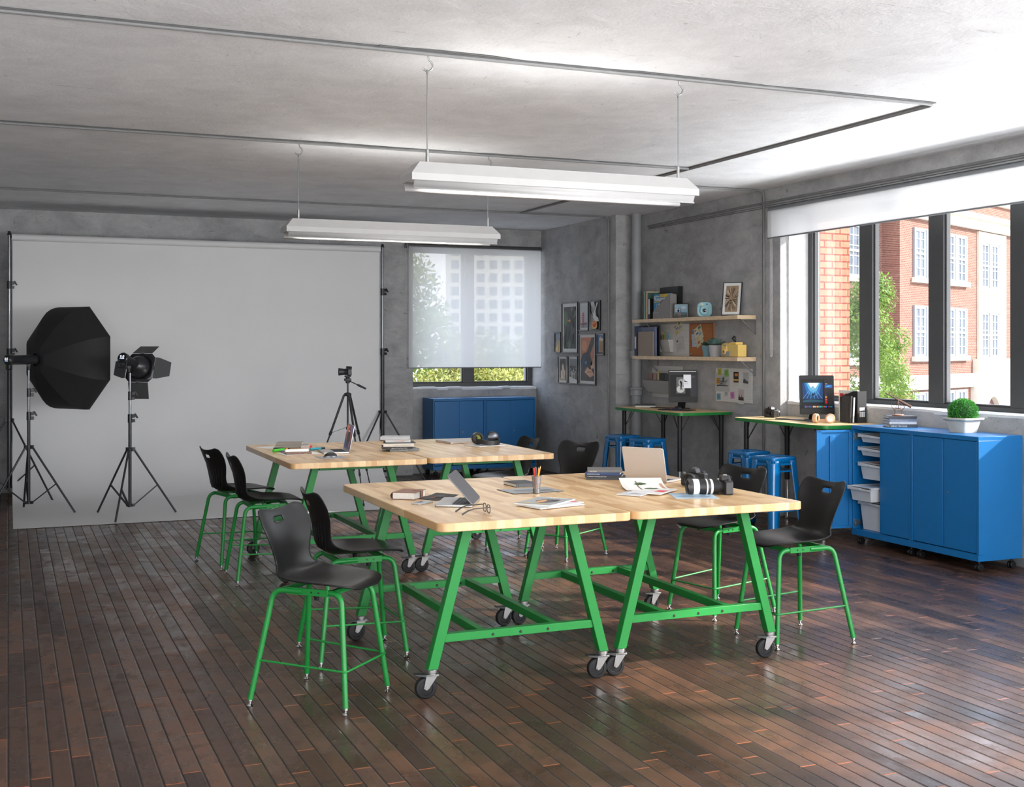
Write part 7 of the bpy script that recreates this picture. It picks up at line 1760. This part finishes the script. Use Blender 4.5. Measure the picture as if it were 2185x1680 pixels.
keyboard('thin dark keyboard on the window desk', 7.13, 9.76, R(-80), 0.42)
t = thing('trackpad', 'dark flat trackpad between keyboard and headphones on the window desk', 'trackpad', (7.15, 9.47, D_), R(-80)); mb = MB(); mb.prism(rrect(0.13, 0.11, 0.01, 3), 0, 0.006); mb.build('slab', M_ALUG, t, bevel=0.001)
headphones('tan and silver headphones at the front of the window desk', (7.09, 9.255, D_), R(-33), mat('tan_leather', srgb(206, 166, 132), 0.5, var=0.03), mat('tan_cup', srgb(196, 156, 122), 0.4, var=0.02), M_BLACK, mat('tan_band', srgb(214, 178, 146), 0.5, var=0.02), s=1.05, disc=M_ALUW, yaws=(62, 175), side=1)
# files leaning at the right end
def slab(name, label, cat, x, y, w_, th, h, rz, lean, m, page=None, group=None):
    t = thing(name, label, cat, (x, y, D_), rz, group); Mx = Matrix.Rotation(lean, 4, 'Y')
    mb = MB(); mb.box(0, th, -w_ / 2, w_ / 2, 0, h, 0, Mx); mb.build('cover', m, t, bevel=0.001)
    if page: q = MB(); q.box(th * 0.2, th * 0.8, -w_ / 2 - 0.0005, -w_ / 2 + 0.003, 0.004, h - 0.004, 0, Mx); q.build('page_block', page, t)
    return t
gA = 'files at the right end of the window desk'
t = thing('magazine_file', 'tall black magazine file with white label on the window desk', 'file', (7.415, 9.155, D_), 0, gA)
mb = MB(); M_BF = mat('black_board', (0.02, 0.02, 0.021), 0.6, var=0.04)
P_ = [(0.0, 0.0), (0.27, 0.0), (0.27, 0.30), (0.14, 0.30), (0.0, 0.16)]
Mf = Matrix.Translation((0.0, 0, 0)) @ Matrix(((0, 0, 1, 0), (1, 0, 0, 0), (0, 1, 0, 0), (0, 0, 0, 1)))
P2 = [(0.0, 0.0), (0.26, 0.0), (0.26, 0.235), (0.06, 0.300), (0.0, 0.300)]
mb.prism(P2, -0.004, 0.0, 0, Mf); mb.prism(P2, 0.096, 0.100, 0, Mf); mb.box(0, 0.096, 0.0, 0.004, 0, 0.30); mb.box(0, 0.096, 0.004, 0.26, 0, 0.004)
mb.build('sleeve', M_BF, t, smooth=False)
mb = MB(); mb.poly([(0.02, -0.0006, 0.115), (0.08, -0.0006, 0.115), (0.08, -0.0006, 0.145), (0.02, -0.0006, 0.145)]); mb.build('label', M_PAPERW, t, smooth=False)
art('picture_label', t, 0.06, 0.05, [(K(206, 210, 214), full)] + [(K(*c), rc(0.1 + 0.2 * k, 0, 0.2 + 0.2 * k, 1)) for k, c in enumerate(((196, 150, 90), (90, 140, 190), (220, 224, 226), (70, 160, 200)))], Matrix.Translation((0.02, -0.0006, 0.055)))
t = thing('magazine', 'magazine with big red lettering standing behind the black notebook on the window desk', 'magazine', (7.440, 9.305, D_ + 0.0045), 0, gA)
mb = MB(); mb.box(-0.005, 0.005, -0.12, 0.16, 0, 0.298); mb.build('cover', M_PAPERW, t)
text('ros', 0.15, K(206, 60, 50), t, (-0.0062, 0.145, 0.195), (PI / 2, 0, WR), 'title', bold=0.006, ext=0.0002)
t = slab('notebook', 'large black notebook with elastic band leaning before the black file', 'notebook', 7.352, 9.262, 0.17, 0.016, 0.255, R(-8), 0.05, mat('charcoal_cloth', (0.045, 0.045, 0.047), 0.7, var=0.05), None, gA)
q = MB(); q.box(-0.0006, 0.0166, -0.060, -0.050, 0.0, 0.256, 0, Matrix.Rotation(0.05, 4, 'Y')); q.build('elastic_band', M_BLACK, t)
slab('notebook', 'white-edged notebook between the leaning notebook and the black file', 'notebook', 7.372, 9.255, 0.17, 0.024, 0.245, R(-8), 0.05, K(44, 44, 46), M_PAPERW, gA)

# ---- on the blue cabinets
gZ = 'stack of books on the blue cabinet'
Zc = 1.0655
for i, (lab, w_, l_, h, rz, c, sp_, sc_) in enumerate((('dark grey book titled on its spine, bottom of the stack on the blue cabinet', 0.19, 0.275, 0.028, -72, (66, 70, 76), 'LIFE AT THE EDGE', M_PAPERW), ('white book, second from the bottom on the blue cabinet', 0.18, 0.262, 0.024, -73, (206, 206, 206), 'A Modern World', K(130, 130, 134)),
                                                     ('slate blue book, second from the top on the blue cabinet', 0.19, 0.278, 0.021, -71, (104, 110, 128), 'PEOPLE STORIES  Celebrations in Travel', K(190, 194, 204)), ('charcoal book, topmost of the stack on the blue cabinet', 0.18, 0.265, 0.025, -74, (62, 62, 66), None, M_PAPERW))):
    z = Zc + (0, 0.0285, 0.053, 0.0745)[i]
    book(lab, 7.25, 8.385, z, w_, l_ * 0.9, h, R(rz + 49), K(*c), gZ, sp_, ssize=0.62 if i == 0 else 0.42, scol=sc_)
M_COP = mat('aged_copper', (0.20, 0.12, 0.09), 0.4, metal=0.7, var=0.1)
t = thing('telescope_ornament', 'small copper model telescope standing on the books on the blue cabinet', 'ornament', (7.235, 8.39, Zc + 0.1000), R(-42))
mb = MB(); mb.lathe([(0.050, 0), (0.052, 0.004), (0.050, 0.010), (0.03, 0.012)], 26); mb.build('base', mat('copper_base', (0.42, 0.18, 0.10), 0.35, metal=0.6, var=0.05), t)
mb = MB()
for k in range(4):
    a = R(45 + 90 * k); mb.tube([(0.042 * math.cos(a), 0.042 * math.sin(a), 0.010), (0.036 * math.cos(a), 0.036 * math.sin(a), 0.055), (0.030 * math.cos(a), 0.030 * math.sin(a), 0.062)], 0.0028, 6)
mb.tube([(0.040 * math.cos(R(k * 15)), 0.040 * math.sin(R(k * 15)), 0.060) for k in range(24)], 0.0025, 6, closed=True)
mb.build('cradle', M_COP, t)
mb = MB(); mb.tube([(0.058 * math.cos(R(a)), 0, 0.098 + 0.058 * math.sin(R(a))) for a in range(175, 366, 12)], 0.003, 6); mb.tube([(0, 0.036 * math.cos(R(a)), 0.098 + 0.04 * math.sin(R(a))) for a in range(0, 360, 20)], 0.0025, 6, closed=True)
for a in (205, 240, 270, 300, 335): mb.tube([(0.058 * math.cos(R(a)), 0, 0.098 + 0.058 * math.sin(R(a))), (0.0, 0, 0.125)], 0.0016, 5)
mb.build('mount_arc', M_COP, t)
d = Vector((1, 0, -0.56)).normalized(); c0 = Vector((0.0, 0, 0.138))
mb = MB(); mb.tube([c0 - d * 0.125, c0 - d * 0.03, c0 - d * 0.028, c0 + d * 0.125], [0.005, 0.007, 0.009, 0.012], 12); mb.tube([c0 + Vector((0, 0, 0.018)) - d * 0.07, c0 + Vector((0, 0, 0.018)) + d * 0.03], 0.003, 8); mb.build('telescope_tube', M_COP, t)
# boxwood ball
t = thing('potted_boxwood', 'round clipped boxwood in a weathered square stone pot on the blue cabinet', 'plant', (7.265, 7.645, Zc), R(7))
mb = MB()
def sq(s_, z, r_=0.012): return [Vector((x, y, z)) for x, y in rrect(s_, s_, r_, 3)]
rows = [sq(0.155, 0), sq(0.158, 0.004), sq(0.198, 0.094), sq(0.236, 0.106), sq(0.242, 0.114), sq(0.238, 0.122), sq(0.212, 0.122), sq(0.204, 0.112)]
for r_ in rows: r_.append(r_[0])
mb.grid(rows); mb.poly(sq(0.155, 0.0)); mb.poly(sq(0.205, 0.110))
M_POT = concrete('weathered_stone_pot', 0.46, 0.62, 0.5, 0.2, (1.02, 0.97, 0.86)); mb.build('pot', M_POT, t, ang=30)
M_BOX = leafmat('boxwood_leaf', srgb(34, 110, 40), srgb(84, 168, 66), 0.2, 40, 0.4)
rdb = random.Random(8); V, F = [], []
for k in range(5200):
    dv = Vector((rdb.gauss(0, 1), rdb.gauss(0, 1), rdb.gauss(0, 1))).normalized()
    if dv.z < -0.42: continue
    c = Vector((0, 0, 0.165)) + Vector((dv.x * 0.118, dv.y * 0.118, dv.z * 0.112)) * (0.82 + 0.18 * rdb.random())
    a = (dv + Vector((rdb.gauss(0, 0.5), rdb.gauss(0, 0.5), rdb.gauss(0, 0.5) + 0.2))).normalized(); s_ = a.cross(Vector((rdb.gauss(0, 1), rdb.gauss(0, 1), rdb.gauss(0, 1)))).normalized(); L_ = 0.012 * (0.7 + 0.6 * rdb.random()); n_ = len(V)
    V += [c, c + a * L_ * 0.5 + s_ * 0.0038, c + a * L_, c + a * L_ * 0.5 - s_ * 0.0038]; F.append((n_, n_ + 1, n_ + 2, n_ + 3))
mb = MB(); mb.add(V, F); mb.build('clipped_foliage', M_BOX, t, smooth=False)
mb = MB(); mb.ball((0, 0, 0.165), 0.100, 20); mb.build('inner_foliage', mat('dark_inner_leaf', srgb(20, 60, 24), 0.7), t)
